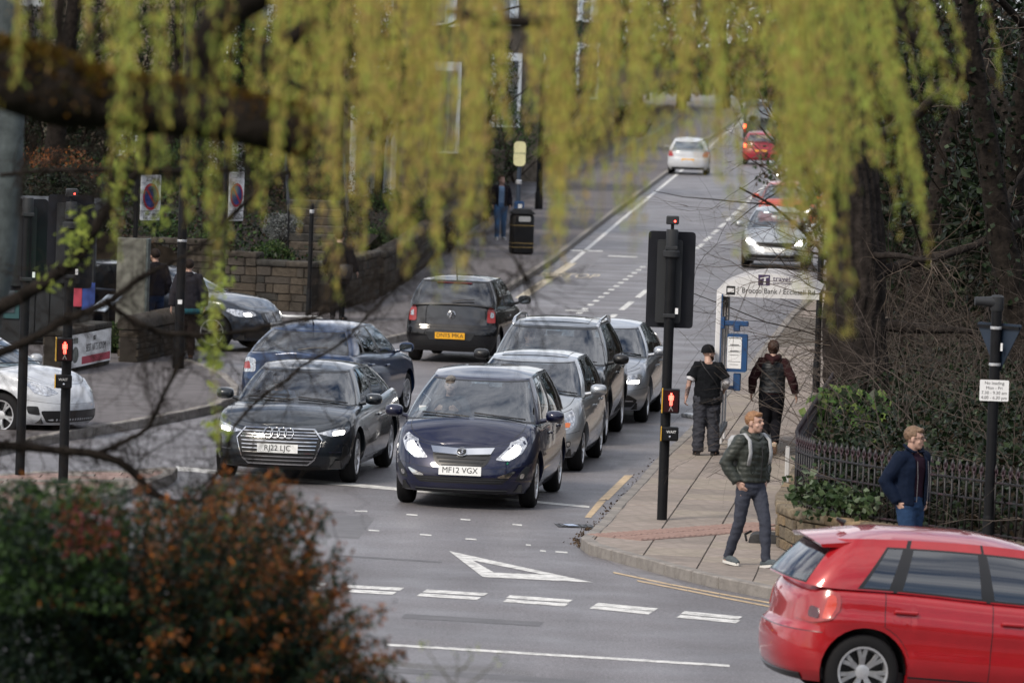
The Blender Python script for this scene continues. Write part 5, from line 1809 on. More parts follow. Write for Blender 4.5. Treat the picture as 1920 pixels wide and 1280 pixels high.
# ---- plain posts
def black_post(label, px, py, top, r=.05, band=True):
    g = G(px, py, KZ)
    t = thing('black_post', label, 'post', (g.x, g.y, KZ))
    h = AT(px, top, g.y).z - KZ
    b = MB(); b.tube([(0, 0, -.1), (0, 0, h)], r, 12); b.build('shaft', [M_BLACK], t, ang=40)
    b = MB(); b.lathe([(r * 1.25, 0), (r * 1.25, .5), (r, .56)], 'Z', n=14, cap=False); b.build('base_sleeve', [M_BLACK], t, ang=40)
    if band:
        b = MB(); b.lathe([(r * 1.05, h - .18), (r * 1.12, h - .17), (r * 1.12, h - .12), (r * 1.05, h - .11)], 'Z', n=14, cap=False); b.build('band', [M_ALLOY], t)
    return t
post_l = black_post('thick black lamp post in front of the walker with a backpack', 334, 690, -400, .075, False)
b = MB(); rbox(b, (-.0, 1.08, .078), .07, .07, .004, .004, FACE); b.build('sticker', [M_WHITE], post_l)
b = MB(); b.lathe([(.078, 2.05), (.081, 2.06), (.081, 2.08), (.078, 2.09)], 'Z', n=14, cap=False); b.build('band', [M_ALLOY], post_l)
black_post('slim black post against the stone wall left of the walker in black', 578, 597, 382, .042)
black_post('black post between the shelter and the big tree trunk', 1530, 735, 470, .05, False)
black_post('dark post behind the uphill bus stop', 1010, 392, 120, .10, False)

# ---- bus shelter
g = G(1341, 852, KZ)
t = thing('bus_shelter', 'white curved bus shelter with a timetable beside the pavement', 'bus shelter', (g.x, g.y, KZ), R(-4))
M_SHW = mat('shelter_white', (.66, .66, .67), .45, var=.06, scale=4)
M_BLUE = mat('timetable_blue', (.012, .06, .17), .4)
Hh = 2.20; Wd = 1.40; Ln = 3.2
# / 16, Hh + .055 + .29 * math.sin(math.pi * min(1, max(0, (k / 16)))) ** .8) for k in range(17)]
arch = [(0.0, Hh + .05)] + [(Wd * k / 18, Hh + .07 + .235 * math.sin(math.pi * k / 18) ** .8) for k in range(1, 18)] + [(Wd, Hh + .05), (Wd, Hh - .03), (0, Hh - .03)]
b = MB(); b.prism(arch[::-1], .05, Matrix.Translation((-.06, .05, 0)) @ FACE); o = b.build('name_board', [M_SHW], t)
Rx = Matrix.Rotation(R(90), 4, 'X')
lettering('Brocco Bank / Ecclesall Rd', .104, M_INK, o, Matrix.Translation((.28, -.002, Hh + .06)) @ Rx, sx=.90, align='LEFT', bold=.0)
lettering('travel', .10, mat('logo_violet', (.05, .03, .09), .5), o, Matrix.Translation((.70, -.002, Hh + .235)) @ Rx, sx=1.05, align='LEFT')
lettering('SOUTH YORKSHIRE', .03, mat('logo_violet', (.05, .03, .09), .5), o, Matrix.Translation((.70, -.002, Hh + .175)) @ Rx, sx=1.0, align='LEFT')
b = MB()
b.prism([(.50, Hh + .14), (.66, Hh + .14), (.66, Hh + .285), (.50, Hh + .285)], .003, FACE)
b.build('logo_square', [mat('logo_violet', (.05, .03, .09), .5)], o)
b = MB(); b.prism([(.525, Hh + .225), (.64, Hh + .25), (.64, Hh + .265), (.525, Hh + .24)], .006, FACE); b.prism([(.57, Hh + .15), (.605, Hh + .15), (.605, Hh + .24), (.58, Hh + .235)], .006, FACE)
b.build('logo_stroke', [M_SHW], o)
b = MB()
b.prism([(.07, Hh - .005), (.19, Hh - .005), (.19, Hh + .115), (.07, Hh + .115)], .003, FACE)
b.prism([(.225, Hh + .0), (.232, Hh + .0), (.232, Hh + .115), (.225, Hh + .115)], .003, FACE)
b.build('bus_symbol', [M_INK], o)
b = MB(); b.prism([(.085, Hh + .03), (.175, Hh + .03), (.175, Hh + .085), (.085, Hh + .085)], .006, FACE); b.build('bus_symbol_window', [M_SHW], o)
# barrel roof
b = MB()
rows = []
for y in (0.03, Ln):
    rows.append([(-.06 + Wd * k / 14, y, Hh + .05 + .20 * math.sin(math.pi * k / 14) ** .8) for k in range(15)])
for k in range(14): b._a([rows[0][k], rows[0][k + 1], rows[1][k + 1], rows[1][k]], [(0, 1, 2, 3)])
b.build('roof', [mat('shelter_roof', (.32, .30, .29), .5, var=.2, scale=3)], t, smooth=True)
b = MB()
for y in (0.0, 1.05, 2.1, Ln - .05): b.cbox((-.02, y, Hh / 2), (.075, .07, Hh), .012)
b.build('post', [M_SHW], t)
b = MB(); b.box((.02, -.0, Hh / 2), (.012, .075, Hh)); b.build('blue_trim', [M_BLUE], t)
for k in range(3):
    b = MB(); b.box((.0, .53 + 1.05 * k, 1.15), (.012, .96, 1.8)); b.build('glass_panel', [glass_mat('shelter_glass', (.30, .33, .34), ior=1.5)], t)
b = MB(); b.cbox((.02, 1.6, .22), (.05, 3.1, .08), .01); b.cbox((.02, 1.6, 2.12), (.05, 3.1, .08), .01); b.build('frame_rail', [mat('shelter_grey', (.12, .13, .135), .5)], t)
# timetable case: hangs from the shelter post
tt = thing('timetable_case', 'blue timetable case hung on the bus shelter post', 'timetable', (g.x + .06, g.y - .05, KZ + 1.05), R(-8))
b = MB(); b.cbox((.15, 0, .76), (.36, .06, .07), .01); b.cbox((-.02, 0, .76), (.05, .1, .16), .01); b.build('arm', [M_BLUE], tt)
b = MB(); b.cbox((.17, 0, .70), (.09, .07, .10), .01); b.cbox((.20, 0, -.04), (.10, .07, .24), .01); b.cbox((.1, 0, -.12), (.2, .05, .05), .01); b.build('stem', [M_BLUE], tt)
b = MB(); rbox(b, (.19, .36, -.04), .275, .52, .10, .03, FACE); o = b.build('case', [M_BLUE], tt)
b = MB(); rbox(b, (.155, .36, .0615), .195, .43, .003, .004, FACE); q = b.build('timetable_sheet', [M_SIGNW], o)
b = MB()
for k, z in enumerate((.56, .47, .455, .385, .37, .33, .24, .2)):
    b.box((.155, -.0655, z), (.17 if k % 2 == 0 else .12, .002, .010 if k in (0, 1, 3) else .005))
b.build('print', [M_INK], o)

# ---- things standing on the pavements
g = G(968, 474, KZ)
t = thing('bus_stop', 'bus stop pole with pale yellow flag and blue timetable uphill', 'bus stop', (g.x, g.y, KZ), 0)
H = AT(968, 264, g.y).z - KZ
b = MB(); b.tube([(0, 0, -.1), (0, 0, H - .1)], .055, 12); b.build('pole', [mat('pole_blue_grey', (.03, .045, .07), .5)], t, ang=40)
b = MB(); b.lathe([(.075, H - 1.08), (.08, H - 1.06), (.08, H - .99), (.06, H - .97)], 'Z', n=12, cap=False); b.build('band', [M_ALLOY], t)
b = MB(); rbox(b, (0, H - .32, .06), .30, .62, .02, .12, FACE); o = b.build('stop_flag', [mat('flag_yellow', (.62, .60, .34), .5, var=.1, scale=4)], t)
lettering('bus stop', .09, mat('flag_ink', (.22, .26, .16), .6), o, Matrix.Translation((0, -.083, H - .30)) @ Rx)
b = MB(); rbox(b, (.03, 1.02, -.02), .25, .55, .10, .05, FACE); o = b.build('timetable_case', [M_BLUE], t)
b = MB(); rbox(b, (.055, 1.03, .082), .10, .38, .003, .004, FACE); b.build('timetable_sheet', [M_SIGNW], o)
g = G(975, 478, KZ)
t = thing('litter_bin', 'black litter bin with gold bands beside the bus stop pole', 'bin', (g.x + .02, g.y + .6, KZ), R(10))
b = MB(); b.cbox((0, 0, .50), (.54, .54, 1.0), .05)
b.build('bin_body', [M_BLACK], t, ang=40)
b = MB(); b.lathe([(.40, 0), (.39, .03), (.25, .12), (0, .15)], 'Z', n=4); o = b.build('bin_lid', [M_BLACK], t); o.location = (0, 0, 1.0); o.rotation_euler = (0, 0, R(45))
b = MB()
for z in (.18, .28, .72): b.box((0, 0, z), (.546, .546, .018))
b.build('gold_band', [mat('gold_band', (.30, .22, .09), .4, metal=.5)], t)
b = MB(); rbox(b, (.02, .88, .275), .30, .13, .004, .03, FACE); b.build('bin_mouth', [mat('bin_grey', (.30, .31, .32), .6)], t)
# monolith and info board
g = AT(243, 640, 104.6)
t = thing('totem_sign', 'tall blank grey metal panel standing in front of the estate car', 'totem sign', (g.x, 104.6, KZ), R(-14))
H = AT(243, 446, 104.6).z - KZ
M_TOT = mat('totem_grey', (.135, .135, .115), .45, metal=.3, var=.35, scale=1.6)
b = MB(); b.cbox((0, 0, H / 2), (.52, .10, H), .008); b.build('panel', [M_TOT], t)
b = MB(); b.cbox((.285, 0, H / 2), (.045, .14, H + .01), .008); b.build('edge_strip', [mat('totem_edge', (.09, .11, .11), .4, metal=.4)], t)
b = MB(); b.cbox((0, 0, .03), (.7, .3, .06), .01); b.build('foot', [M_KERB], t)
g = G(196, 672, KZ)
t = thing('info_board', 'small tilted white information board on a black post by the hedge', 'information board', (g.x, g.y, KZ), R(-60))
b = MB(); b.tube([(0, 0, 0), (0, 0, .86)], .05, 10); b.build('post', [M_BLACK], t, ang=40)
b = MB(); b.cbox((0, 0, .92), (.52, .42, .03), .006, Matrix.Rotation(R(38), 3, 'X')); b.build('board', [mat('board_pale', (.36, .42, .50), .3)], t)
# white hoop barrier
g = G(500, 655, 0)
t = thing('barrier', 'white tubular hoop barrier in front of the estate car nose', 'barrier', (g.x, g.y, 0), R(-22))
hb = AT(500, 592, g.y).z
b = MB()
b.tube([(0, 0, 0), (0, 0, hb - .04), (.03, 0, hb - .01), (.06, 0, hb), (.78, .5, hb), (.82, .5, hb - .03), (.84, .5, hb - .08), (.84, .5, .0)], .026, 8)
b.build('hoop', [M_WHITE], t, smooth=True)
b = MB(); b.tube([(.0, 0, hb * .45), (.84, .5, hb * .45)], .02, 8); b.tube([(.5, .3, hb), (.5, .3, hb * .45)], .018, 8); b.build('cross_bar', [M_WHITE], t, smooth=True)
# grey weight at the corner of the wall, blue litter by the kerb, drain
g = G(1440, 1016, KZ)
t = thing('sign_weight', 'dark grey rubber sign foot lying by the sandstone wall corner', 'sign foot', (g.x, g.y, KZ), R(-4))
b = MB(); b.prism(rnd([(-.22, 0), (.23, 0), (.25, .06), (.18, .105), (-.16, .105), (-.21, .07)], .03), .42, Matrix.Translation((0, .2, 0)) @ FACE); b.build('block', [mat('foot_rubber', (.05, .05, .052), .7, var=.3, scale=8)], t, ang=40)
b = MB(); b.tube([(-.24, -.22, .03), (-.26, -.1, .09), (-.20, .05, .115)], .014, 6); b.build('handle', [M_RUBBER], t)
g = G(1078, 986, 0)
t = thing('drain_cover', 'iron gully grate with a pale blue scrap by the corner kerb', 'drain', (g.x, g.y, .0), R(6))
b = MB(); b.box((0, 0, .006), (.44, .44, .004)); b.build('frame', [mat('iron_dark', (.02, .02, .022), .6)], t)
for k in range(5):
    b = MB(); b.box((-.16 + .08 * k, 0, .012), (.035, .38, .008)); b.build('grate_bar', [mat('iron', (.07, .07, .075), .5, metal=.6)], t)
b = MB(); b.box((-.05, -.1, .022), (.12, .2, .006), Matrix.Rotation(R(18), 3, 'Z')); tag(b.build('litter_scrap', [mat('scrap_blue', (.35, .42, .55), .5)]), 'pale blue scrap of litter lying on the gully grate', 'litter'); bpy.data.objects['litter_scrap'].location = (g.x, g.y, 0)
g = G(1297, 783, 0)
b = MB(); b.cbox((0, 0, .03), (.16, .5, .06), .012, Matrix.Rotation(R(20), 3, 'Z')); o = b.build('dropped_leaflet', [mat('scrap_dark', (.03, .06, .10), .4, col2=(.6, .62, .65), var=.2, scale=6)]); o.location = (g.x, g.y, 0); tag(o, 'dark blue and white leaflet lying in the gutter by the shelter', 'litter')
# white notice at the wall corner
b = MB(); b.cbox((0, 0, .40), (.05, .035, .8), .006); o = b.build('edge_board', [mat('notice_white', (.5, .5, .5), .6)]); g = AT(1480, 890, 72.5); o.location = (g.x - .03, 72.5, KZ + .12); tag(o, 'narrow pale board on edge against the end of the railings', 'board')
# ================================================================ people
from mathutils import noise as mnoise
M_SKIN = mat('skin', (.44, .275, .215), .55, var=.10, scale=14)
M_SKIN2 = mat('skin_tattooed', (.40, .235, .18), .55, col2=(.07, .05, .05), var=.05, scale=16, ramp=(.46, .56))
M_EYE = mat('eye_dark', (.03, .022, .02), .3)
M_LIP = mat('lips', (.26, .10, .09), .5)
def cloth(name, col, var=.12, scale=22, rough=.9, bump=.10):
    return mat('cloth_' + name, col, rough, var=var, scale=scale, bump=bump, bscale=24)
V3 = Vector
def limb(b, pts, rad, n=10, sq=1.0): b.tube(pts, rad, n, True, sq)
def disp(me, fn):
    n = len(me.vertices)
    co = np.empty(n * 3, np.float32); no = np.empty(n * 3, np.float32)
    me.vertices.foreach_get('co', co); me.vertices.foreach_get('normal', no)
    co = co.reshape(-1, 3); no = no.reshape(-1, 3)
    k = np.array([fn(V3(c)) for c in co.tolist()], np.float32)
    me.vertices.foreach_set('co', (co + no * k[:, None]).ravel())
    me.update()
def folds(amp, fr, st=(1, 1, .55)):
    return lambda c: amp * mnoise.noise(V3((c.x * fr * st[0] + 3, c.y * fr * st[1], c.z * fr * st[2])))
def hand(b, w, d, pn, side, curl=.5):
    d = d.normalized(); pn = (pn - d * pn.dot(d)).normalized(); l = d.cross(pn).normalized()
    for k in (-1, 0, 1):
        b.tube([w - d * .01 + l * .013 * k, w + d * .045 + l * .019 * k, w + d * .085 + l * .022 * k], [.018, .017, .014], 8)
    for k, (off, L) in enumerate(((-.030, .058), (-.010, .070), (.011, .074), (.031, .064))):
        p0 = w + d * .075 + l * off
        a1 = curl * .7; a2 = curl * 1.5
        p1 = p0 + (d * math.cos(a1) + pn * math.sin(a1)) * L * .5
        p2 = p1 + (d * math.cos(a2) + pn * math.sin(a2)) * L * .55
        b.tube([p0, p1, p2], [.0105, .0095, .0075], 7)
    t0 = w + d * .025 + l * .026 * side
    t1 = t0 + (d * .6 + l * side * .75 + pn * .3).normalized() * .035
    t2 = t1 + (d * .9 + pn * .4).normalized() * .03
    b.tube([t0, t1, t2], [.015, .012, .009], 7)

def person(label, loc, rz, scale=1.0, pose=None, look=(0, 0), legs=True, voxel=.0085, hair=None, hair_m=None, beard=None, hat=None, skin=None, glasses=False, group=None, parentless=True, cat='person'):
    P = dict(
        hip=V3((0, 0, .93)), chest=V3((0, .01, 1.30)), neck=V3((0, .0, 1.475)), headc=V3((0, .035, 1.608)),
        sR=V3((.168, 0, 1.405)), sL=V3((-.168, 0, 1.405)), eR=V3((.24, -.05, 1.14)), eL=V3((-.24, -.05, 1.14)),
        wR=V3((.24, .10, .93)), wL=V3((-.24, .10, .93)), hR=V3((.09, 0, .92)), hL=V3((-.09, 0, .92)),
        kR=V3((.10, .02, .50)), kL=V3((-.10, .02, .50)), aR=V3((.10, -.03, .085)), aL=V3((-.10, -.03, .085)),
        tR=V3((.13, .16, .03)), tL=V3((-.13, .16, .03)), pnR=V3((-1, 0, 0)), pnL=V3((1, 0, 0)), curl=.5)
    for k, v in (pose or {}).items(): P[k] = V3(v) if isinstance(v, tuple) else v
    yaw, tilt = R(look[0]), R(look[1])
    HM = Matrix.Translation(P['headc']) @ Matrix.Rotation(-yaw, 4, 'Z') @ Matrix.Rotation(tilt, 4, 'X')
    b = MB()
    hp, ch, nk = P['hip'], P['chest'], P['neck']
    if legs:
        limb(b, [hp + V3((0, 0, -.13)), hp, hp.lerp(ch, .35), hp.lerp(ch, .7), ch, ch.lerp(nk, .6), nk], [.12, .16, .14, .145, .165, .15, .07], 14, .62)
    else:
        limb(b, [hp.lerp(ch, .2), hp.lerp(ch, .7), ch, ch.lerp(nk, .6), nk], [.14, .145, .165, .15, .07], 14, .62)
    limb(b, [nk + V3((0, -.01, -.03)), HM @ V3((0, -.015, -.05))], [.062, .054], 12)
    for s in 'RL':
        limb(b, [ch.lerp(P['s' + s], .4) + V3((0, 0, .05)), P['s' + s], P['s' + s].lerp(P['e' + s], .5), P['e' + s], P['e' + s].lerp(P['w' + s], .35), P['w' + s]], [.07, .062, .05, .040, .041, .027], 10)
        hand(b, P['w' + s], P['w' + s] - P['e' + s], P['pn' + s], 1 if s == 'R' else -1, P['curl'])
        if legs:
            k, a, h = P['k' + s], P['a' + s], P['h' + s]
            limb(b, [h, h.lerp(k, .4), k], [.088, .082, .056], 12)
            limb(b, [k, k.lerp(a, .3) + V3((0, -.012, 0)), a.lerp(k, .12), a + V3((0, 0, -.03))], [.056, .058, .037, .036], 12)
            limb(b, [a + V3((0, -.03, -.04)), P['t' + s].lerp(a, .35) + V3((0, 0, -.02)), P['t' + s]], [.035, .036, .025], 10)
    b.M = HM
    b.sphere((0, -.012, .028), .093, 18, 14, (.86, 1.04, .95))
    b.sphere((0, .022, -.03), .074, 16, 12, (.86, .92, 1.12))
    b.sphere((0, .048, -.083), .040, 12, 10, (1.05, .85, .75))
    b.tube([(0, .088, .018), (0, .106, -.012), (0, .108, -.022)], [.010, .014, .010], 8)
    b.tube([(-.045, .070, .026), (0, .086, .030), (.045, .070, .026)], [.010, .011, .010], 8)
    for sx in (-1, 1): 
        b.sphere((sx * .078, -.008, -.008), .033, 10, 8, (.32, .62, 1))
        b.sphere((sx * .042, .058, -.032), .024, 10, 8, (1, .7, .9))
    b.tube([(-.022, .078, -.062), (0, .086, -.060), (.022, .078, -.062)], [.008, .010, .008], 8)
    b.M = None
    me = remesh(b, voxel, 2, 'person')
    root = obj('person', me, None, skin or M_SKIN)
    root.location = loc; root.rotation_euler = (0, 0, rz); root.scale = (scale,) * 3
    tag(root, label, cat, group)
    def hobj(name, mb, m, **k):
        o = mb.build(name, m, root, **k); o.matrix_local = HM; return o
    e = MB()
    for sx in (-1, 1): e.sphere((sx * .031, .0795, .008), .011, 10, 8, (1.25, .55, .75))
    hobj('eyes', e, [M_EYE], smooth=True)
    e = MB(); e.tube([(-.021, .086, -.0605), (0, .0945, -.058), (.021, .086, -.0605)], [.003, .005, .003], 6); hobj('mouth', e, [M_LIP], smooth=True)
    hm = hair_m or mat('hair_brown', (.07, .04, .022), .7, var=.4, scale=40)
    e = MB()
    for sx in (-1, 1): e.tube([(sx * .014, .094, .030), (sx * .034, .088, .036), (sx * .05, .074, .030)], [.0045, .005, .003], 5)
    hobj('eyebrows', e, [hm])
    if hair:
        h = MB()
        for c, r, sc in hair['blobs']: h.sphere(c, r, 16, 12, sc)
        hme = remesh(h, .008, 1, 'hair')
        if hair.get('cut'):
            bm = bmesh.new(); bm.from_mesh(hme)
            bmesh.ops.delete(bm, geom=[v for v in bm.verts if hair['cut'](v.co)], context='VERTS')
            bm.to_mesh(hme); bm.free()
        disp(hme, lambda c: .006 * mnoise.noise(V3((c.x * 30, c.y * 30, c.z * 60))) + .004 * mnoise.noise(V3((c.x * 90, c.y * 90, c.z * 50))))
        o = obj('hair', hme, root, hm); o.matrix_local = HM
    if beard:
        h = MB()
        h.sphere((0, .045, -.085), .050, 14, 10, (1.1, .9, .85)); h.sphere((0, .02, -.06), .074, 14, 10, (.9, .8, .8))
        hme = remesh(h, .008, 1, 'beard')
        bm = bmesh.new(); bm.from_mesh(hme)
        bmesh.ops.delete(bm, geom=[v for v in bm.verts if v.co.z > -.035 or v.co.y < -.01], context='VERTS')
        bm.to_mesh(hme); bm.free()
        o = obj('beard', hme, root, hm); o.matrix_local = HM
    if hat:
        h = MB(); h.sphere((0, -.016, .045), .108, 20, 14, (.88, 1.04, .95))
        hme = remesh(h, .008, 1, 'beanie')
        bm = bmesh.new(); bm.from_mesh(hme)
        bmesh.ops.delete(bm, geom=[v for v in bm.verts if v.co.z < .012 + .02 * (v.co.y > .05)], context='VERTS')
        bm.to_mesh(hme); bm.free()
        o = obj('beanie', hme, root, hat); o.matrix_local = HM
        e = MB(); n = 20
        e.tube([(.086 * math.cos(2 * math.pi * k / n), -.016 + .103 * math.sin(2 * math.pi * k / n), .028 + .008 * math.sin(2 * math.pi * k / n)) for k in range(n + 1)], .014, 8, False, 1.0)
        o2 = e.build('beanie_cuff', [hat], o, smooth=True)
    if glasses:
        e = MB(); n = 14
        for sx in (-1, 1):
            e.tube([(sx * .033 + .023 * math.cos(2 * math.pi * k / n), .099, .004 + .018 * math.sin(2 * math.pi * k / n)) for k in range(n + 1)], .0026, 5, False)
            e.tube([(sx * .056, .098, .010), (sx * .078, .04, .010), (sx * .080, -.01, .006)], .0026, 5)
        e.tube([(-.010, .100, .010), (.010, .100, .010)], .0026, 5)
        hobj('glasses', e, [M_INK])
    return root, P, HM
HAIR_SHORT = dict(blobs=[((0, -.022, .042), .099, (.88, 1.06, .95)), ((0, .045, .092), .050, (1.3, .9, .6)), ((.03, .055, .088), .035, (1.2, .8, .7))],
                  cut=lambda c: (c.y > .035 and c.z < .066 + max(0, .09 - c.y) * .1) or (c.z < -.035) or (abs(c.x) > .05 and c.z < -.005 and c.y > -.02))
HAIR_BUN = dict(blobs=[((0, -.022, .042), .100, (.90, 1.08, .97)), ((0, -.03, -.02), .08, (.9, .9, .9))], cut=lambda c: c.y > .045 and c.z < .066)
def garment(root, name, mb, voxel, m, smooth=3, fn=None):
    me = remesh(mb, voxel, smooth, name)
    if fn: disp(me, fn)
    return obj(name, me, root, m)
def trousers(root, P, m, r=1.0, flare=.0, amp=.008, top=.0, zcut=.0):
    b = MB()
    hp = P['hip']
    limb(b, [hp + V3((0, 0, -.13)), hp + V3((0, 0, -.03)), hp + V3((0, 0, .09 + top))], [.14, .178, .165], 16, .68)
    for s in 'RL':
        k, a, h = P['k' + s], P['a' + s], P['h' + s]
        a2 = a + (k - a).normalized() * (.0 + zcut)
        limb(b, [h + V3((0, 0, .02)), h.lerp(k, .35), k, k.lerp(a2, .35), a2.lerp(k, .1), a2 + (a - k).normalized() * .025],
             [.10 * r, .098 * r, .074 * r + flare * .3, .072 * r + flare * .6, .058 * r + flare, .058 * r + flare * 1.1], 14)
    return garment(root, 'trousers', b, .012, m, 3, lambda c: amp * mnoise.noise(V3((c.x * 9, c.y * 9, c.z * 16))) + amp * .6 * mnoise.noise(V3((c.x * 22, c.y * 22, c.z * 34))))
def shoes(root, P, m, sole, big=1.0):
    for s in 'RL':
        a, t = P['a' + s], P['t' + s]
        d = (t - a); d.z = 0
        d = d.normalized() if d.length > .02 else V3((0, 1, 0))
        pit = (t.z - .03) - (a.z - .085)
        up = V3((0, 0, 1))
        dd = (V3((t.x, t.y, t.z - .03)) - V3((a.x, a.y, a.z - .085))).normalized()
        uu = (up - dd * up.dot(dd)).normalized()
        heel = V3((a.x, a.y, a.z - .085)) - dd * .055
        b = MB()
        L = .285 * big
        b.tube([heel + uu * .045 + dd * .0, heel + dd * L * .3 + uu * .05, heel + dd * L * .62 + uu * .042, heel + dd * L * .97 + uu * .03], [.036 * big, .043 * big, .045 * big, .026 * big], 12)
        b.tube([heel + dd * .05 + uu * .05, a + V3((0, 0, .01))], [.045, .042], 12)
        sh = garment(root, 'shoe', b, .009, m, 2)
        b = MB()
        lat = dd.cross(uu).normalized()
        pr = [(-.0, .028), (.08, .036), (.16, .042), (.23, .040), (.28, .022), (.295, .0)]
        pr = [(x * big, y * big) for x, y in pr]
        ring_ = [heel - dd * .01 + dd * x + lat * y for x, y in pr] + [heel - dd * .01 + dd * x - lat * y for x, y in pr[::-1][1:]]
        n = len(ring_)
        b._a([p - uu * .002 for p in ring_] + [p + uu * .028 for p in ring_], [tuple(range(n)), tuple(range(n, 2 * n))[::-1]] + [(i, (i + 1) % n, n + (i + 1) % n, n + i) for i in range(n)])
        b.build('sole', [sole], sh)
def top(root, P, name, m, ext=.02, length=.0, sleeve=1.0, puff=0.0, amp=.006, arms=True, hem=None, wide=0.0, collar=.0, cuff=.0, voxel=.012):
    b = MB()
    hp, ch, nk = P['hip'], P['chest'], P['neck']
    hemz = hp + V3((0, 0, -length))
    limb(b, [hemz, hemz.lerp(hp.lerp(ch, .35), .6), hp.lerp(ch, .5), hp.lerp(ch, .8), ch, ch.lerp(nk, .5), nk + V3((0, -.005, -.02))],
         [.158 + ext + wide, .152 + ext + wide, .15 + ext + wide * .8, .160 + ext + wide * .5, .175 + ext, .158 + ext, .075 + ext * .6], 18, .68)
    if collar: limb(b, [nk + V3((0, -.01, -.03)), nk + V3((0, .0, collar))], [.083, .075], 14)
    if arms:
        for s in 'RL':
            S_, E_, W_p = P['s' + s], P['e' + s], P['w' + s]
            pts = [ch.lerp(S_, .45) + V3((0, 0, .045)), S_ + V3((0, 0, .0)), S_.lerp(E_, .5), E_]
            rad = [.080 + ext * .5, .062 + ext * .9, .054 + ext * .85, .048 + ext * .85]
            sl = sleeve[s] if isinstance(sleeve, dict) else sleeve
            if sl > .55:
                q = E_.lerp(W_p, (sl - .55) / .45)
                pts += [E_.lerp(q, .5), q]; rad += [.045 + ext * .85, .037 + ext * .7 + cuff]
            else:
                pts[-1] = S_.lerp(E_, sl / .55); rad[-1] = .058 + ext * 1.1
            limb(b, pts, rad, 12)
    f = lambda c: amp * mnoise.noise(V3((c.x * 10, c.y * 10, c.z * 14))) + amp * .5 * mnoise.noise(V3((c.x * 26, c.y * 26, c.z * 30)))
    if puff:
        g = f
        f = lambda c: g(c) + puff * (abs(math.sin((c.z + .03 * mnoise.noise(c * 6)) * math.pi / .062)) ** .5 - .7)
    return garment(root, name, b, voxel, m, 3, f)
def facing(dx, dy): return math.atan2(-dx, dy)
M_SOLEW = mat('sole_white', (.62, .61, .58), .6)
M_SOLED = mat('sole_dark', (.03, .028, .026), .7)

# --- man in the green quilted jacket
g = G(1402, 1061, KZ)
r, P, HM = person('man in a dark green quilted jacket and slate trousers striding along the kerb', (g.x, g.y, KZ), facing(.62, -.78), .975,
    dict(hR=(.09, 0, .92), hL=(-.09, 0, .92), kR=(.09, -.06, .50), aR=(.09, -.24, .105), tR=(.12, -.05, .04), kL=(-.09, .16, .52), aL=(-.09, .20, .085), tL=(-.11, .39, .055),
         eR=(.28, -.12, 1.15), wR=(.195, .0, .945), eL=(-.28, -.11, 1.15), wL=(-.19, .01, .945), pnR=(-1, 0, 0), pnL=(1, 0, 0)), look=(-18, 3), hair=HAIR_SHORT,
    hair_m=mat('hair_ginger', (.22, .11, .05), .65, var=.35, scale=40))
M_GREENJ = cloth('green_quilt', (.021, .026, .021), rough=.5)
trousers(r, P, cloth('slate', (.045, .050, .068)), r=.92)
shoes(r, P, cloth('grey_shoe', (.085, .10, .11)), M_SOLEW)
top(r, P, 'quilted_jacket', M_GREENJ, ext=.035, length=-.02, puff=.007, wide=.01, collar=.035, amp=.009)
b = MB(); limb(b, [P['neck'] + V3((-.10, -.05, .02)), P['neck'] + V3((0, -.12, .035)), P['neck'] + V3((.10, -.05, .02)), P['neck'] + V3((.075, .06, -.02)), P['neck'] + V3((0, .10, -.05)), P['neck'] + V3((-.075, .06, -.02)), P['neck'] + V3((-.10, -.05, .02))], [.045, .06, .045, .035, .03, .035, .045])
garment(r, 'hood', b, .012, M_GREENJ, 2, folds(.008, 20))
b = MB()
for s in (-1, 1):
    b.tube([(s * .135, -.09, 1.46), (s * .14, .03, 1.485), (s * .145, .125, 1.42), (s * .15, .155, 1.28), (s * .155, .13, 1.14)], .026, 8, True, .45)
b.build('backpack_strap', [cloth('strap', (.34, .35, .36))], r, smooth=True)
b = MB(); b.cbox((0, -.22, 1.24), (.30, .15, .42), .05); b.build('backpack', [cloth('strap', (.34, .35, .36))], r, ang=50)
b = MB(); b.tube([(0, .165, 1.40), (0, .185, 1.25), (0, .175, 1.08), (0, .165, .97)], .006, 6); b.build('zip', [M_INK], r)
b = MB()
for s in (-1, 1):
    n = 9
    b.tube([(s * .12 + .03 * math.cos(2 * math.pi * k / n), .165 + .0, 1.10 + .055 * math.sin(2 * math.pi * k / n)) for k in range(n + 1)], .005, 5)
b.build('pocket_seam', [cloth('green_dark', (.014, .018, .014))], r)

# --- man in the navy jacket
g = AT(1712, 797, 64.2)
Hn = 1.80
r, P, HM = person('man with glasses in an open navy jacket walking by the railings behind the red car', (g.x, 64.2, KZ), facing(.70, -.72), 1.0,
    dict(kR=(.09, .10, .51), aR=(.09, .10, .09), kL=(-.09, -.04, .50), aL=(-.09, -.22, .11), tR=(.11, .29, .05), tL=(-.11, -.05, .04),
         eR=(.27, -.12, 1.15), wR=(.195, .0, .945), eL=(-.27, -.10, 1.15), wL=(-.19, .02, .945)), look=(-30, -2), hair=HAIR_SHORT, glasses=True,
    hair_m=mat('hair_fair', (.14, .085, .05), .65, var=.35, scale=40))
r.location.z = g.z - 1.745
trousers(r, P, cloth('jeans_blue', (.018, .040, .090)), r=1.02)
shoes(r, P, M_INK, M_SOLED)
top(r, P, 'jumper', cloth('plum', (.018, .008, .016)), ext=.012, length=-.02, arms=False)
M_NAVY = cloth('navy', (.004, .009, .024), rough=.75)
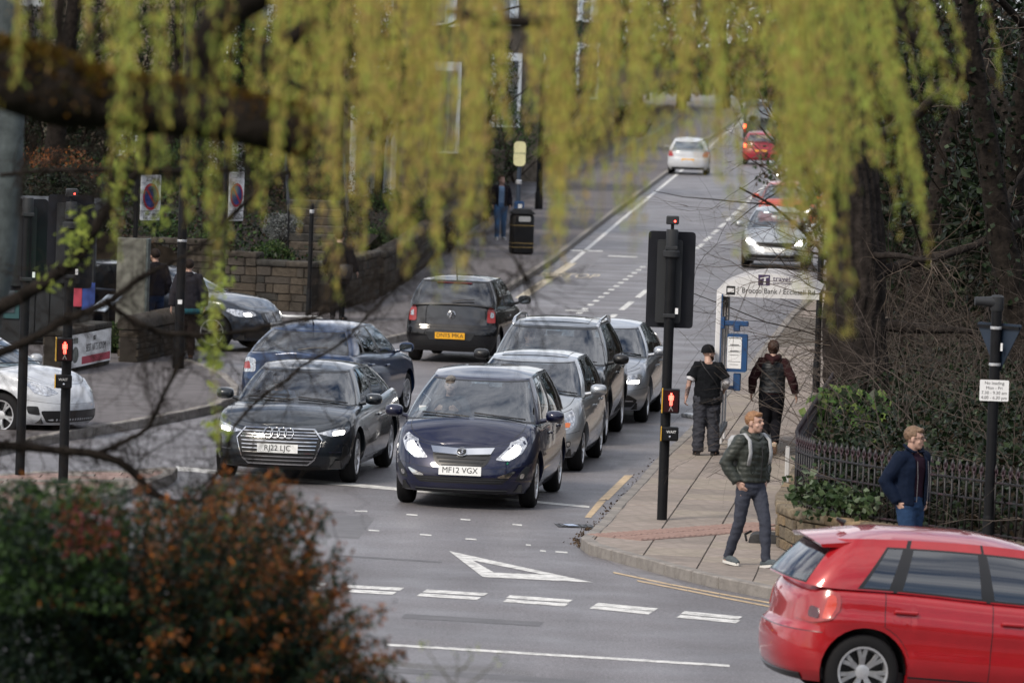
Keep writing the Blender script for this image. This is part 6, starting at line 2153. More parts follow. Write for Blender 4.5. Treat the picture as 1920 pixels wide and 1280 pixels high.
# jacket left open at the front
j = top(r, P, 'jacket', M_NAVY, ext=.036, length=.02, wide=.015, collar=.03)
bm = bmesh.new(); bm.from_mesh(j.data)
bmesh.ops.delete(bm, geom=[v for v in bm.verts if v.co.y > .05 and -.085 < v.co.x < .075 and v.co.z < 1.50], context='VERTS')
bm.to_mesh(j.data); bm.free()
md = j.modifiers.new('t', 'SOLIDIFY'); md.thickness = .012
b = MB(); b.tube([(-.087, .155, 1.38), (-.09, .17, 1.2), (-.088, .16, .95)], .004, 6); b.tube([(.078, .155, 1.38), (.08, .17, 1.2), (.078, .16, .95)], .004, 6); b.build('zip', [mat('zip_grey', (.10, .10, .11), .5)], r)
b = MB()
for s in (-1, 1): b.tube([(s * .02, .09, 1.475), (s * .07, .085, 1.47), (s * .10, .03, 1.505), (s * .085, -.04, 1.54)], [.02, .03, .03, .03], 8, True, .6)
garment(r, 'collar', b, .012, M_NAVY, 2)

# --- man in the black T-shirt, seen from behind
g = G(1322, 853, KZ)
r, P, HM = person('man in a black beanie and T-shirt with a tattooed forearm walking away', (g.x, g.y, KZ), facing(.06, 1), .865,
    dict(kR=(.10, .05, .50), kL=(-.11, .0, .50), aR=(.13, .03, .085), aL=(-.12, -.05, .085), tR=(.19, .21, .03), tL=(-.17, .13, .03),
         eR=(.30, .0, 1.16), wR=(.26, .22, 1.03), eL=(-.29, -.06, 1.15), wL=(-.33, -.10, .90), pnL=(1, .2, 0), curl=.9), look=(62, 0), hair=None, hat=cloth('beanie', (.010, .010, .012)), beard=True,
    hair_m=mat('beard_brown', (.06, .03, .018), .7, var=.4, scale=40), skin=M_SKIN2)
r.data.materials.append(M_SKIN)
zi = []
mi = [1 if (p.center.z > 1.35 or p.center.x > 0) else 0 for p in r.data.polygons]
r.data.polygons.foreach_set('material_index', mi)
trousers(r, P, cloth('charcoal', (.040, .042, .052)), r=1.28, flare=.016, amp=.016)
shoes(r, P, cloth('dark_shoe', (.03, .03, .034)), M_SOLED)
top(r, P, 'undershirt', cloth('white', (.50, .50, .52)), ext=.014, length=-.1, sleeve={'R': .86, 'L': .50})
top(r, P, 'black_t_shirt', cloth('black', (.007, .008, .010)), ext=.034, length=.12, sleeve={'R': .42, 'L': .40}, wide=.03, amp=.011)
b = MB(); b.cbox((.20, .02, .93), (.09, .14, .19), .02); b.tube([(.2, -.03, 1.02), (.10, -.14, 1.2), (-.05, -.155, 1.38), (-.13, -.06, 1.50)], .010, 6); b.build('shoulder_bag', [cloth('bag', (.011, .011, .014), rough=.6)], r, ang=50)

# --- woman in the padded vest, seen from behind
g = G(1443, 853, KZ)
r, P, HM = person('woman in a black padded vest over a maroon hoodie walking away', (g.x, g.y, KZ), facing(.08, 1), .91,
    dict(kR=(.07, .10, .52), aR=(.075, -.22, .20), tR=(.08, -.07, .05), kL=(-.09, .03, .50), aL=(-.07, -.01, .085), tL=(-.09, .18, .03),
         eR=(.30, -.07, 1.16), wR=(.36, .00, .93), eL=(-.29, -.05, 1.15), wL=(-.31, .06, .92), pnR=(-1, .1, 0), pnL=(1, .1, 0)), look=(4, 6), hair=HAIR_BUN,
    hair_m=mat('hair_auburn', (.055, .026, .018), .6, var=.4, scale=40))
trousers(r, P, cloth('leggings', (.008, .008, .011)), r=1.12, amp=.004, zcut=.03)
shoes(r, P, cloth('cream_shoe', (.42, .36, .29)), mat('sole_tan', (.26, .20, .14), .7), big=.95)
b = MB()
for s in 'RL': limb(b, [P['a' + s] + V3((0, -.005, .02)), P['a' + s].lerp(P['k' + s], .2)], [.050, .052])
garment(r, 'sock', b, .011, cloth('sock', (.33, .30, .27)), 2)
M_MAR = cloth('maroon', (.032, .013, .015))
top(r, P, 'hoodie', M_MAR, ext=.026, length=.02, sleeve=.97, amp=.010, cuff=-.004)
top(r, P, 'padded_vest', cloth('vest_black', (.013, .016, .020), rough=.42), ext=.045, length=-.01, arms=False, puff=.006, wide=.0)
b = MB(); limb(b, [P['neck'] + V3((-.10, .0, .03)), P['neck'] + V3((-.07, -.09, .0)), P['neck'] + V3((0, -.145, -.05)), P['neck'] + V3((.07, -.09, .0)), P['neck'] + V3((.10, .0, .03))], [.04, .055, .075, .055, .04], 12)
garment(r, 'hood', b, .012, M_MAR, 2, folds(.010, 20))
b = MB()
b.tube([(.07, -.165, 1.43), (-.03, -.205, 1.33), (-.14, -.19, 1.15)], .008, 6); b.tube([(-.06, -.165, 1.43), (.02, -.205, 1.33), (.12, -.19, 1.18)], .008, 6)
b.tube([(-.18, -.13, 1.12), (0, -.20, 1.115), (.18, -.13, 1.12)], .005, 5)
b.build('vest_seam', [M_GREYP], r, smooth=True)
b = MB(); b.tube([HM @ V3((-.085, .0, .0)), HM @ V3((-.085, .005, -.03))], .012, 6); b.build('earphone', [M_WHITE], r)

# --- people farther off
g = G(948, 450, KZ)
r, P, HM = person('man in an open dark jacket, blue top and jeans by the bus stop', (g.x - .16, g.y, KZ), facing(.15, -1), .98,
    dict(kR=(.09, .06, .51), aR=(.09, .06, .085), kL=(-.10, -.04, .5), aL=(-.12, -.14, .09), tR=(.11, .24, .03), tL=(-.14, .04, .03)), look=(-35, 12), hair=HAIR_SHORT, voxel=.014)
trousers(r, P, cloth('jeans_pale', (.06, .12, .22)), r=1.05)
shoes(r, P, cloth('pale_shoe', (.3, .3, .3)), M_SOLEW)
top(r, P, 'blue_top', cloth('blue_top', (.16, .24, .36)), ext=.012, length=-.02, arms=False)
j = top(r, P, 'jacket', cloth('dark_jacket', (.012, .011, .016)), ext=.034, length=.03, collar=.03)
bm = bmesh.new(); bm.from_mesh(j.data)
bmesh.ops.delete(bm, geom=[v for v in bm.verts if v.co.y > .05 and -.075 < v.co.x < .075 and v.co.z < 1.50], context='VERTS')
bm.to_mesh(j.data); bm.free()

g = G(632, 600, KZ)
r, P, HM = person('walker dressed in black with a shoulder bag beside the long stone wall', (g.x, g.y, KZ), facing(.1, 1), .98,
    dict(kR=(.08, .05, .51), aR=(.08, .02, .09), kL=(-.08, .0, .5), aL=(-.08, -.08, .09), eR=(.27, -.02, 1.15), wR=(.34, .06, .96)), look=(5, 0), hair=HAIR_SHORT, voxel=.014,
    hair_m=mat('hair_dark', (.02, .014, .012), .7))
trousers(r, P, cloth('black', (.007, .008, .010)), r=.95)
shoes(r, P, M_INK, M_SOLED)
top(r, P, 'coat', cloth('coat_black', (.009, .009, .012)), ext=.04, length=.22, wide=.02, collar=.03)
b = MB(); b.cbox((.16, -.14, .95), (.26, .12, .30), .03); b.build('shoulder_bag', [cloth('bag', (.011, .011, .014), rough=.6)], r, ang=50)

g = G(349, 673, KZ)
r, P, HM = person('walker in a dark coat with a teal bag behind the thick black lamp post', (g.x, g.y, KZ), facing(-.35, .9), .96,
    dict(kR=(.08, .03, .51), aR=(.08, .0, .09), kL=(-.08, .06, .5), aL=(-.08, .14, .09), tL=(-.1, .32, .03), eR=(.27, -.06, 1.15), wR=(.30, .0, .93), eL=(-.27, -.06, 1.15), wL=(-.31, -.05, .92)), look=(0, 0), hair=HAIR_SHORT, voxel=.014,
    hair_m=mat('hair_dark', (.02, .014, .012), .7))
trousers(r, P, cloth('brown_black', (.022, .015, .014)), r=1.08)
shoes(r, P, cloth('brown_boot', (.07, .035, .022)), M_SOLED)
top(r, P, 'coat', cloth('coat_grey', (.020, .019, .024)), ext=.045, length=.15, wide=.03, collar=.04)
b = MB(); b.cbox((.0, -.20, .84), (.40, .10, .10), .03); b.build('bag', [cloth('teal', (.015, .07, .09))], r, ang=50)

g = G(290, 668, KZ); g = AT(290, 560, 105.4)
r, P, HM = person('person in dark clothes standing by the side of the estate car', (g.x, 105.4, KZ), facing(-.6, .8), .97, {}, look=(10, 0), hair=HAIR_SHORT, voxel=.014, hair_m=mat('hair_dark', (.02, .014, .012), .7))
trousers(r, P, cloth('jeans_dark', (.012, .022, .05)), r=1.0)
shoes(r, P, M_INK, M_SOLED)
top(r, P, 'jacket', cloth('dark_jacket', (.012, .011, .016)), ext=.036, length=.03, collar=.03)

# --- people at the wheel
def driver(c, label, y, col, hair_m, dz=0.0, dx=-.0, look=(0, 0)):
    root, S, gg, _ = c
    sp = S.sp['gh']
    zb = S.deckz(sp['bx0'] - .3, 0)
    M = root.matrix_basis
    p = M @ V3((sp['bx0'] - 1.12 + dx, y, 0))
    ang = root.rotation_euler.z - math.pi / 2
    r, P, HM = person(label, (p.x, p.y, zb + .13 - 1.415 * .93 + dz), ang, .93,
        dict(eR=(.26, .14, 1.20), eL=(-.26, .14, 1.20), wR=(.13, .40, 1.30), wL=(-.13, .40, 1.30)), look=look, legs=False, voxel=.011, hair=HAIR_SHORT, hair_m=hair_m)
    top(r, P, 'shirt', col, ext=.024, length=-.12, sleeve=.97, voxel=.014)
    return r
def mb_car(c): bpy.context.view_layer.update()
for c in (meriva, clio, audi, kuga):
    c[0].matrix_basis = Matrix.Translation(c[0].location) @ c[0].rotation_euler.to_matrix().to_4x4()
hb_ = mat('hair_dark', (.02, .014, .012), .7)
driver(meriva, 'driver in grey at the wheel of the dark blue car', -.37, cloth('grey_top', (.06, .065, .075)), mat('hair_grey', (.16, .15, .14), .7, var=.3, scale=40))
driver(clio, 'driver with dark hair inside the silver hatchback', -.36, cloth('black', (.007, .008, .010)), hb_, dz=-.09)
driver(audi, 'driver at the wheel of the dark grey saloon', -.37, cloth('blue_shirt', (.10, .14, .22)), hb_, dz=-.12)
driver(kuga, 'driver inside the dark grey tall car', -.38, cloth('grey_top', (.06, .065, .075)), hb_, dz=-.03)
# ================================================================ plants
def norm_rows(a): return a / np.maximum(np.linalg.norm(a, axis=1, keepdims=True), 1e-9)
def leaf_mesh(name, C, size, mats, aspect=.5, axis=None, ajit=.6, parent=None, droop=0.0, weights=None, fold=.25, kind=None):
    """one folded leaf (two quads) at each centre"""
    C = np.asarray(C, float); n = len(C)
    if np.isscalar(size): size = np.full(n, size)
    size = size * RNG.uniform(.65, 1.3, n)
    a = RNG.normal(size=(n, 3))
    if axis is not None: a = np.asarray(axis) + a * ajit * .5
    a[:, 2] -= droop
    a = norm_rows(a)
    b = norm_rows(np.cross(a, RNG.normal(size=(n, 3))))
    c = np.cross(a, b)
    L = size[:, None]; W = L * aspect * .5
    base = C - a * L * .5; tip = C + a * L * .5
    l = C + b * W + c * W * fold; r = C - b * W + c * W * fold
    V = np.stack([base, r, tip, l], 1).reshape(-1, 3)
    i = np.arange(n)[:, None] * 4
    F = np.concatenate([i + [[0, 1, 2]], i + [[0, 2, 3]]], 1).reshape(-1, 3)
    mi = RNG.choice(len(mats), n, p=weights)
    me = np_mesh(name, V, F, np.repeat(mi, 2))
    o = obj(name, me, parent, mats)
    if kind: o['kind'] = kind
    return o
def twig_mesh(name, lines, m, parent=None, sides=3, kind=None):
    """lines: list of (points (k,3), radii (k))"""
    Vs = []; Fs = []; off = 0
    ang = np.arange(sides) * 2 * math.pi / sides
    for P, r in lines:
        P = np.asarray(P, float); k = len(P)
        r = np.asarray(r, float)
        t = norm_rows(np.gradient(P, axis=0))
        ref = np.array([.31, .22, .92]) if abs(t[:, 2]).mean() < .85 else np.array([.9, .3, .2])
        u = norm_rows(np.cross(t, ref)); w = np.cross(t, u)
        ring = P[:, None, :] + (u[:, None, :] * np.cos(ang)[None, :, None] + w[:, None, :] * np.sin(ang)[None, :, None]) * r[:, None, None]
        Vs.append(ring.reshape(-1, 3))
        i = np.arange(k - 1)[:, None] * sides; j = np.arange(sides)[None, :]; j2 = (j + 1) % sides
        q = np.stack([i + j, i + j2, i + sides + j2, i + sides + j], -1).reshape(-1, 4)
        Fs.append(q + off); off += k * sides
    me = np_mesh(name, np.concatenate(Vs), np.concatenate(Fs), smooth=True)
    o = obj(name, me, parent, m)
    if kind: o['kind'] = kind
    return o
def wander(p, d, L, k, jit, grav=0.0):
    p = np.array(p, float); d = np.array(d, float); d /= np.linalg.norm(d)
    out = [p.copy()]
    for _ in range(k):
        d = d + RNG.normal(size=3) * jit; d[2] += grav; d /= np.linalg.norm(d)
        p = p + d * L / k
        out.append(p.copy())
    return np.array(out)
def ramify(p, d, L, r, depth, out, jit=.18, grav=0.0, nchild=4, ratio=.55, spread=.9):
    k = 6 if depth > 0 else 4
    P = wander(p, d, L, k, jit, grav)
    out.append((P, np.linspace(r, r * .35, k + 1)))
    if depth <= 0: return
    for c in range(nchild):
        i = RNG.integers(1, k + 1)
        t = P[i] - P[i - 1]; t /= np.linalg.norm(t)
        dd = t + RNG.normal(size=3) * spread * .6
        ramify(P[i], dd, L * ratio * RNG.uniform(.7, 1.2), r * .5 * (1 - .5 * i / k) + .0008, depth - 1, out, jit, grav, nchild, ratio, spread)

L_ = leaf_mat
LM_WILLOW = [L_('willow_gold', (.54, .46, .11), .5), L_('willow_lime', (.41, .48, .10), .5), L_('willow_ochre', (.50, .34, .13), .45), L_('willow_green', (.23, .29, .065), .5)]
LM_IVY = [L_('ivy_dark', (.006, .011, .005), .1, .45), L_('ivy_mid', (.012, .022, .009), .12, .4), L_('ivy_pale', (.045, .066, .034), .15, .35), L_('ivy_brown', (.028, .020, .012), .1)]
LM_BRIGHT = [L_('ivy_bright', (.06, .12, .03), .25, .4), L_('ivy_lime', (.12, .17, .045), .3, .4), L_('ivy_mid', (.022, .046, .016), .15, .35)]
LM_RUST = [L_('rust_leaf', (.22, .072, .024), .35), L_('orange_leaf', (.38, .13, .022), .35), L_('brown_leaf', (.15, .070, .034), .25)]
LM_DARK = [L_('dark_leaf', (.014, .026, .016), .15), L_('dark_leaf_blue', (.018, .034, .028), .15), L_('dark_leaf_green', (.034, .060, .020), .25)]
LM_GREEN = [L_('shrub_green', (.035, .070, .018), .2), L_('shrub_mid', (.022, .045, .014), .2), L_('shrub_pale', (.075, .10, .035), .25)]
LM_GREY = [L_('lavender_grey', (.16, .17, .17), .1), L_('lavender_mid', (.09, .10, .10), .1)]
LM_DRY = [L_('dry_leaf', (.085, .055, .030), .15), L_('dry_brown', (.05, .032, .020), .1), L_('shrub_mid', (.022, .045, .014), .2)]
M_TWIG = mat('twig_grey', (.080, .066, .057), .85, var=.4, scale=5)
M_TWIGD = mat('twig_dark', (.020, .015, .012), .9, var=.4, scale=6)
M_BARK = mat('bark', (.024, .020, .018), .95, var=.5, scale=7, bump=1.0, bscale=18)
M_BARKD = mat('bark_dark', (.016, .013, .011), .95, var=.5, scale=9, bump=.9, bscale=20)
M_BARKG = mat('bark_grey', (.06, .072, .075), .9, var=.35, scale=5, bump=.5)
M_MOSS = [L_('moss_orange', (.13, .065, .010), .2), L_('moss_yellow', (.12, .10, .012), .2), L_('moss_brown', (.04, .025, .008), .1)]

def px_line(pts, Y, r, k=5, jitter=.0):
    """a smooth branch through photo points at depth Y (Y may be a pair)"""
    n = len(pts)
    Ys = [Y] * n if np.isscalar(Y) else list(np.linspace(Y[0], Y[1], n))
    P = np.array([AT(x, y, yy) for (x, y), yy in zip(pts, Ys)])
    t = np.arange(n); tt = np.linspace(0, n - 1, (n - 1) * k + 1)
    Q = np.zeros((len(tt), 3))
    for d in range(3):
        f = hermite(list(zip(t, P[:, d]))); Q[:, d] = [f(q) for q in tt]
    Q += RNG.normal(size=Q.shape) * jitter
    rr = np.interp(tt, np.linspace(0, n - 1, len(r)), r)
    return Q, rr

# ---------------------------------------------------------------- the willow over the camera side
YW = 24.0
wt = thing('willow_tree', 'weeping willow hanging yellow-green strands across the top of the view', 'tree', (-4.4, YW + 1, 1.5))
def wpart(lines, name, m, sides=10, kind=None):
    o = twig_mesh(name, lines, m, None, sides, kind); o.data.transform(Matrix.Translation(-wt.location)); o.parent = wt; return o
limb_pts = [(-560, 40), (-250, 115), (0, 140), (100, 168), (200, 190), (400, 214), (540, 244), (590, 258)]
limb_r = [x * YW / 20 for x in (.17, .14, .115, .125, .096, .088, .080, .078)]
Q, rr = px_line(limb_pts, YW, limb_r, 6, .004)
w_l = wpart([(Q, rr)], 'limb', M_BARKD, 16)
o = MB(); o.M = None
o.lathe([(0, 0), (.077 * YW / 20, 0), (.077 * YW / 20, -.01)], 'Z', n=16)
e = Q[-1] - Q[-2]; e = Vector(e).normalized()
q = o.build('limb_end', [M_BARKD], wt); q.matrix_local = Matrix.Translation(Vector(Q[-1]) - wt.location) @ rot_of(e).to_4x4()
tr = [(np.array([[-4.5, YW + .6, 1.5], [-4.45, YW + .5, 3.2], [-4.2, YW + .2, 5.0], [-3.6, YW, 6.3], [-3.0, YW, 7.2]]), np.array([.42, .36, .33, .30, .26]))]
wpart(tr, 'trunk', M_BARKD, 16)
others = []
def wl(pts, r, Y=YW): others.append(px_line(pts, Y, [x * YW / 11500 for x in r], 5, .002))
wl([(118, -60), (112, 40), (120, 130)], [14, 11, 9]); wl([(90, -60), (84, 60), (78, 100)], [8, 6, 5]); wl([(52, -60), (60, 80)], [5, 5])
wl([(140, 130), (165, 95), (205, 60), (280, 28), (360, 8), (420, -30)], [8, 7, 6, 5, 4, 3]); wl([(138, 130), (160, 80), (180, 20), (185, -30)], [5, 4, 4, 3])
wl([(560, -120), (480, -20), (430, 20), (392, 72), (385, 120)], [52, 42, 38, 30, 24]); wl([(385, 120), (392, 180), (400, 215)], [18, 14, 10])
wl([(660, -40), (560, 60), (510, 105), (500, 140)], [10, 14, 24, 12]); wl([(500, 120), (540, 150), (600, 175), (700, 170)], [9, 7, 5, 3])
wl([(840, 20), (930, 40), (1010, 42), (1060, 30)], [7, 12, 13, 8]); wl([(1660, -40), (1690, 30), (1720, 70)], [6, 5, 3])
wl([(70, 250), (45, 320), (35, 410)], [8, 6, 4]); wl([(160, 210), (100, 300), (70, 330)], [6, 5, 4])
for ln in others: wpart([ln], 'branch', M_BARKD, 8)
# moss on the upper side of the limb
C = []; A = []
for i in range(len(Q) - 1):
    t = i / (len(Q) - 1)
    n = 150 if t < .62 else 70
    for _ in range(n):
        f = RNG.random(); p = Q[i] + (Q[i + 1] - Q[i]) * f; r_ = rr[i]
        a = RNG.normal() * .75
        up = np.array([0, math.sin(a), math.cos(a)])
        C.append(p + up * (r_ + RNG.uniform(0, .018))); A.append(up)
ms = leaf_mesh('moss', C, .035, M_MOSS, .35, A, .8, None, weights=[.4, .25, .35]); ms.data.transform(Matrix.Translation(-wt.location)); ms.parent = wt; ms['kind'] = 'stuff'
# strands
clusters = [(20, 160, 3, .3), (60, 120, 3, .3), (165, 150, 3, .2), (235, 480, 3, .5), (262, 320, 4, .4), (300, 360, 3, .4), (345, 420, 2, .4), (398, 830, 2, .9), (478, 420, 4, .2), (500, 320, 4, .2),
    (520, 330, 7, .1), (560, 420, 7, .1), (600, 330, 8, .1), (640, 560, 7, 0), (665, 470, 8, 0), (700, 340, 9, 0), (730, 430, 9, 0), (765, 500, 9, 0), (800, 340, 8, 0), (832, 450, 9, 0), (872, 520, 10, -.1), (905, 420, 8, -.1),
    (950, 250, 7, -.1), (985, 250, 6, -.1), (1030, 520, 9, -.2), (1060, 450, 10, -.3), (1095, 430, 11, -.3), (1135, 320, 6, -.1), (1175, 420, 5, .1), (1210, 320, 5, .2), (1245, 300, 7, .1), (1275, 250, 8, 0), (1305, 290, 8, 0),
    (1340, 310, 8, .1), (1375, 330, 7, .1), (1410, 260, 7, .2), (1442, 310, 8, .2), (1475, 440, 9, .2), (1505, 320, 9, .2), (1533, 430, 9, .2), (1550, 520, 10, .1), (1575, 360, 8, .2), (1600, 380, 6, .3), (1625, 290, 6, .3),
    (1650, 320, 5, .3), (1700, 440, 4, .3), (1738, 490, 4, .3), (1680, 210, 4, .3), (1765, 210, 3, .3), (1805, 190, 2, .3), (1500, 580, 2, .2), (1560, 600, 3, .1), (860, 560, 2, .1), (1165, 480, 1, .2), (1410, 470, 2, .2)]
lines = []; C = [[], [], []]; A = [[], [], []]
for (x, yb, n, green) in clusters:
    if 1240 < x < 1640: n *= .68
    swing = np.cumsum(RNG.normal(size=9) * 4.0); lean0 = RNG.normal() * 16
    for k in range(max(1, round(n * .95)) + 2):
        loose = k >= max(1, round(n * .95))
        Y = YW + RNG.uniform(-3.0, 5.0)
        xx = x + RNG.normal() * (30 if loose else 9)
        end = yb * RNG.uniform(.75 if x > 1440 else .55, 1.03) if k else yb
        lean = lean0 + RNG.normal() * 7 + (-70 if x > 1590 else (-20 if x > 1450 else 6))
        m = 9
        ys_ = np.linspace(-90, end, m)
        xs_ = xx + lean * (1 - (np.linspace(0, 1, m))) + swing + np.cumsum(RNG.normal(size=m) * 1.6)
        P = np.array([AT(a, b, Y) for a, b in zip(xs_, ys_)])
        lines.append((P, np.linspace(.0035, .0015, m)))
        L = np.linalg.norm(P[-1] - P[0])
        nl = int(L / .0062)
        t = RNG.random(nl) * (m - 1)
        i = np.minimum(t.astype(int), m - 2)
        base = P[i] + (P[i + 1] - P[i]) * (t - i)[:, None]
        clump = .5 + .5 * np.sin(t * 2.1 + RNG.random() * 6) * np.sin(t * 5.3 + RNG.random() * 6)
        keep = RNG.random(nl) < (.35 + .65 * clump) * np.clip(1.25 - .75 * t / m, .3, 1)
        base = base[keep]; nl = len(base)
        side = RNG.normal(size=(nl, 3)); side[:, 2] = 0; side = norm_rows(side)
        ax = side * .38 + np.array([0, 0, -1.0])
        g = 0 if green < .05 else (1 if green < .25 else 2)
        C[g].append(base + ax * .022 + RNG.normal(size=(nl, 3)) * .009); A[g].append(ax)
o = wpart(lines, 'strand', mat('willow_stem', (.17, .11, .035), .7), 3, 'stuff')
for g, wts in ((0, [.42, .26, .26, .06]), (1, [.35, .40, .12, .13]), (2, [.18, .50, .04, .28])):
    o = leaf_mesh('strand_leaves', np.concatenate(C[g]), .040, LM_WILLOW, .20, np.concatenate(A[g]), .35, None, weights=wts, kind='stuff')
    o.data.transform(Matrix.Translation(-wt.location)); o.parent = wt

# ---------------------------------------------------------------- dark bare branches nearer the road, and the shrub they rise from
YB = 36.0
bt_ = thing('bare_tree', 'dark bare branches reaching across the left side in front of the cars', 'tree', (-4.6, YB, .9))
br = []
def bl(pts, r, Y=YB): br.append(px_line(pts, Y, [x / 319 for x in r], 5, .002))
bl([(-420, 900), (-200, 690), (-20, 588), (94, 523), (150, 476), (187, 414), (225, 360), (262, 318), (300, 250)], [24, 20, 15, 13, 12, 10, 9, 7, 4])
bl([(-300, 820), (-120, 700), (0, 662), (62, 634), (125, 600), (200, 567), (262, 523), (343, 481)], [14, 11, 9, 8, 8, 7, 6, 3])
bl([(200, 567), (232, 590), (270, 610), (322, 626), (400, 628), (500, 612), (590, 594), (680, 552)], [6, 5, 5, 5, 5, 4, 4, 2])
bl([(-300, 860), (-100, 838), (0, 834), (90, 842), (168, 850), (215, 862), (250, 885), (285, 922), (335, 942), (400, 935), (480, 928)], [12, 10, 9, 8, 9, 8, 8, 7, 6, 4, 2])
bl([(181, 850), (235, 826), (279, 800), (302, 749), (325, 705), (345, 660)], [6, 5, 4.5, 4, 3.5, 2])
bl([(437, 800), (488, 747), (538, 711), (565, 687), (634, 647), (720, 560), (790, 500)], [3, 3.5, 3.5, 3, 3, 2, 1.2], 40)
bl([(430, 850), (400, 900), (385, 960), (380, 1060)], [2.5, 3.5, 4, 5], 34)
bl([(437, 800), (425, 850), (380, 935)], [3, 3, 4], 37)
bl([(960, 478), (985, 520), (1002, 560)], [1.5, 3, 1.5], 34); bl([(700, 560), (760, 515), (830, 450), (900, 440)], [2, 2.5, 2, 1.5], 34)
bl([(520, 640), (640, 560), (700, 520)], [1.5, 2, 1], 34)
bl([(262, 318), (330, 322), (420, 320), (470, 300)], [6, 5, 4, 2]); bl([(0, 330), (60, 322), (130, 320), (262, 318)], [4, 5, 5, 5])
bl([(343, 481), (390, 450), (440, 400), (520, 330), (600, 300)], [4, 4, 5, 4, 2], 38)
def off(o, root): o.data.transform(Matrix.Translation(-root.location)); o.parent = root; return o
for ln in br: off(twig_mesh('branch', [ln], M_BARKD, None, 8), bt_)
tw = []
for P, r_ in br:
    for _ in range(int(len(P) * 1.7)):
        i = RNG.integers(2, len(P))
        d = P[i] - P[i - 1]; d /= np.linalg.norm(d)
        ramify(P[i], d * .5 + RNG.normal(size=3) * .6, RNG.uniform(.15, .60), .0042, 2, tw, .25, -.02, 3)
off(twig_mesh('twigs', tw, M_TWIGD, None, 3, 'stuff'), bt_)
off(twig_mesh('trunk', [(np.array([[-4.9, YB, .8], [-4.7, YB, 2.2], [-4.4, YB, 4.2], [-4.2, YB, 6.5]]), np.array([.24, .2, .17, .13]))], M_BARKD, None, 12), bt_)
C = []
for (x, y, n, s) in [(395, 600, 60, 14), (398, 660, 80, 12), (405, 800, 50, 12), (140, 470, 60, 16), (155, 430, 50, 14), (95, 530, 20, 10), (425, 950, 60, 18), (430, 1000, 50, 14), (300, 400, 40, 14), (230, 330, 40, 16), (415, 520, 40, 10)]:
    for _ in range(n): C.append(AT(x + RNG.normal() * s, y + RNG.normal() * s * 1.6, YB + RNG.normal() * .1))
off(leaf_mesh('young_leaves', C, .06, [LM_WILLOW[1], LM_WILLOW[3]], .4, None, 1, None, .4, kind='stuff'), bt_)
# grey trunk at the very edge
gt = thing('grey_tree', 'smooth grey tree trunk at the far left edge', 'tree', (-3.7, 44, .2))
Q2, r2 = px_line([(-230, 1500), (-90, 900), (-22, 600), (6, 470), (22, 230), (10, -80)], 44, [.16, .13, .10, .095, .09, .08], 5)
off(twig_mesh('trunk', [(Q2, r2)], M_BARKG, None, 14), gt)

# ---------------------------------------------------------------- rust-leaved shrub at the lower left
YS = 31.0
sh = thing('rust_shrub', 'large dark shrub with rust-orange leaves filling the lower left corner', 'shrub', (-1.7, YS, 1.6))
base = AT(230, 1620, YS)
lines = []; CL = []; CA = []; DL = []
targets = [(30, 900), (110, 905), (180, 930), (250, 925), (320, 915), (380, 900), (430, 880), (480, 872), (530, 890), (570, 930), (595, 1000), (590, 1040), (630, 1060), (680, 1130), (715, 1200), (725, 1260), (60, 1010), (300, 1010), (420, 960), (500, 960), (540, 1020), (460, 1040), (610, 1110), (650, 1180), (690, 1270), (380, 1060), (220, 1040), (130, 1080), (560, 1120), (480, 1130), (600, 1220), (520, 1230), (330, 1150), (420, 1210)]
for (tx, ty) in targets:
    for k in range(7):
        Y = YS + RNG.uniform(-.8, .9)
        x1, y1 = tx + RNG.normal() * 26, ty + abs(RNG.normal()) * 30 - (28 if k == 0 else 0)
        p0 = np.array(AT(260 + (tx - 300) * .35 + RNG.normal() * 60, 1480, YS + RNG.uniform(-.3, .3)))
        p2 = np.array(AT(x1, y1, Y))
        pm = (p0 + p2) / 2 + np.array([0, 0, .16 + RNG.uniform(0, .12)]) + RNG.normal(size=3) * .04
        # arching spray whose tip droops
        t = np.linspace(0, 1, 14)[:, None]
        P = (1 - t) ** 2 * p0 + 2 * t * (1 - t) * pm + t * t * p2
        P[-3:, 2] -= np.array([.0, .012, .035])
        P += RNG.normal(size=P.shape) * .006
        lines.append((P, np.linspace(.008, .002, 14)))
        n = 300
        s = RNG.random(n) ** .7 * 12.99
        i = s.astype(int)
        q = P[i] + (P[i + 1] - P[i]) * (s - i)[:, None]
        q = q + RNG.normal(size=(n, 3)) * np.array([.026, .03, .022])
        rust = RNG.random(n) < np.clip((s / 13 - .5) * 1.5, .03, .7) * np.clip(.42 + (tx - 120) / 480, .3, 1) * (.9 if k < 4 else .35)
        CL.append(q[rust]); DL.append(q[~rust])
off(twig_mesh('stems', lines, M_TWIGD, None, 4, 'stuff'), sh)
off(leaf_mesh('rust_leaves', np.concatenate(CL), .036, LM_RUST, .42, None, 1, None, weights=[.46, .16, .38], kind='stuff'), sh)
n = 40000
D = RNG.normal(size=(n, 3)); D = norm_rows(D) * RNG.random((n, 1)) ** .33
ctr = np.array(AT(150, 1275, YS + .3))
D = ctr + D * np.array([1.5, .8, .82])
D = np.concatenate([D, np.array(AT(-10, 1190, YS)) + norm_rows(RNG.normal(size=(18000, 3))) * RNG.random((18000, 1)) ** .33 * np.array([.75, .5, .72])])
D = np.array([p for p in D if p[2] > 1.6])
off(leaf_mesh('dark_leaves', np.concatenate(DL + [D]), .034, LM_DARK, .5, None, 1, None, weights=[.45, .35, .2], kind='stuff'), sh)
C = []; C2 = []
for _ in range(2600):
    C.append(AT(RNG.uniform(-60, 240), RNG.uniform(900, 1150), YS - .55 + RNG.normal() * .2))
for _ in range(420):
    C2.append(AT(RNG.choice([140, 135, 200, 180]) + RNG.normal() * 16, RNG.choice([985, 1020, 955, 1000]) + RNG.normal() * 14, YS - .75))
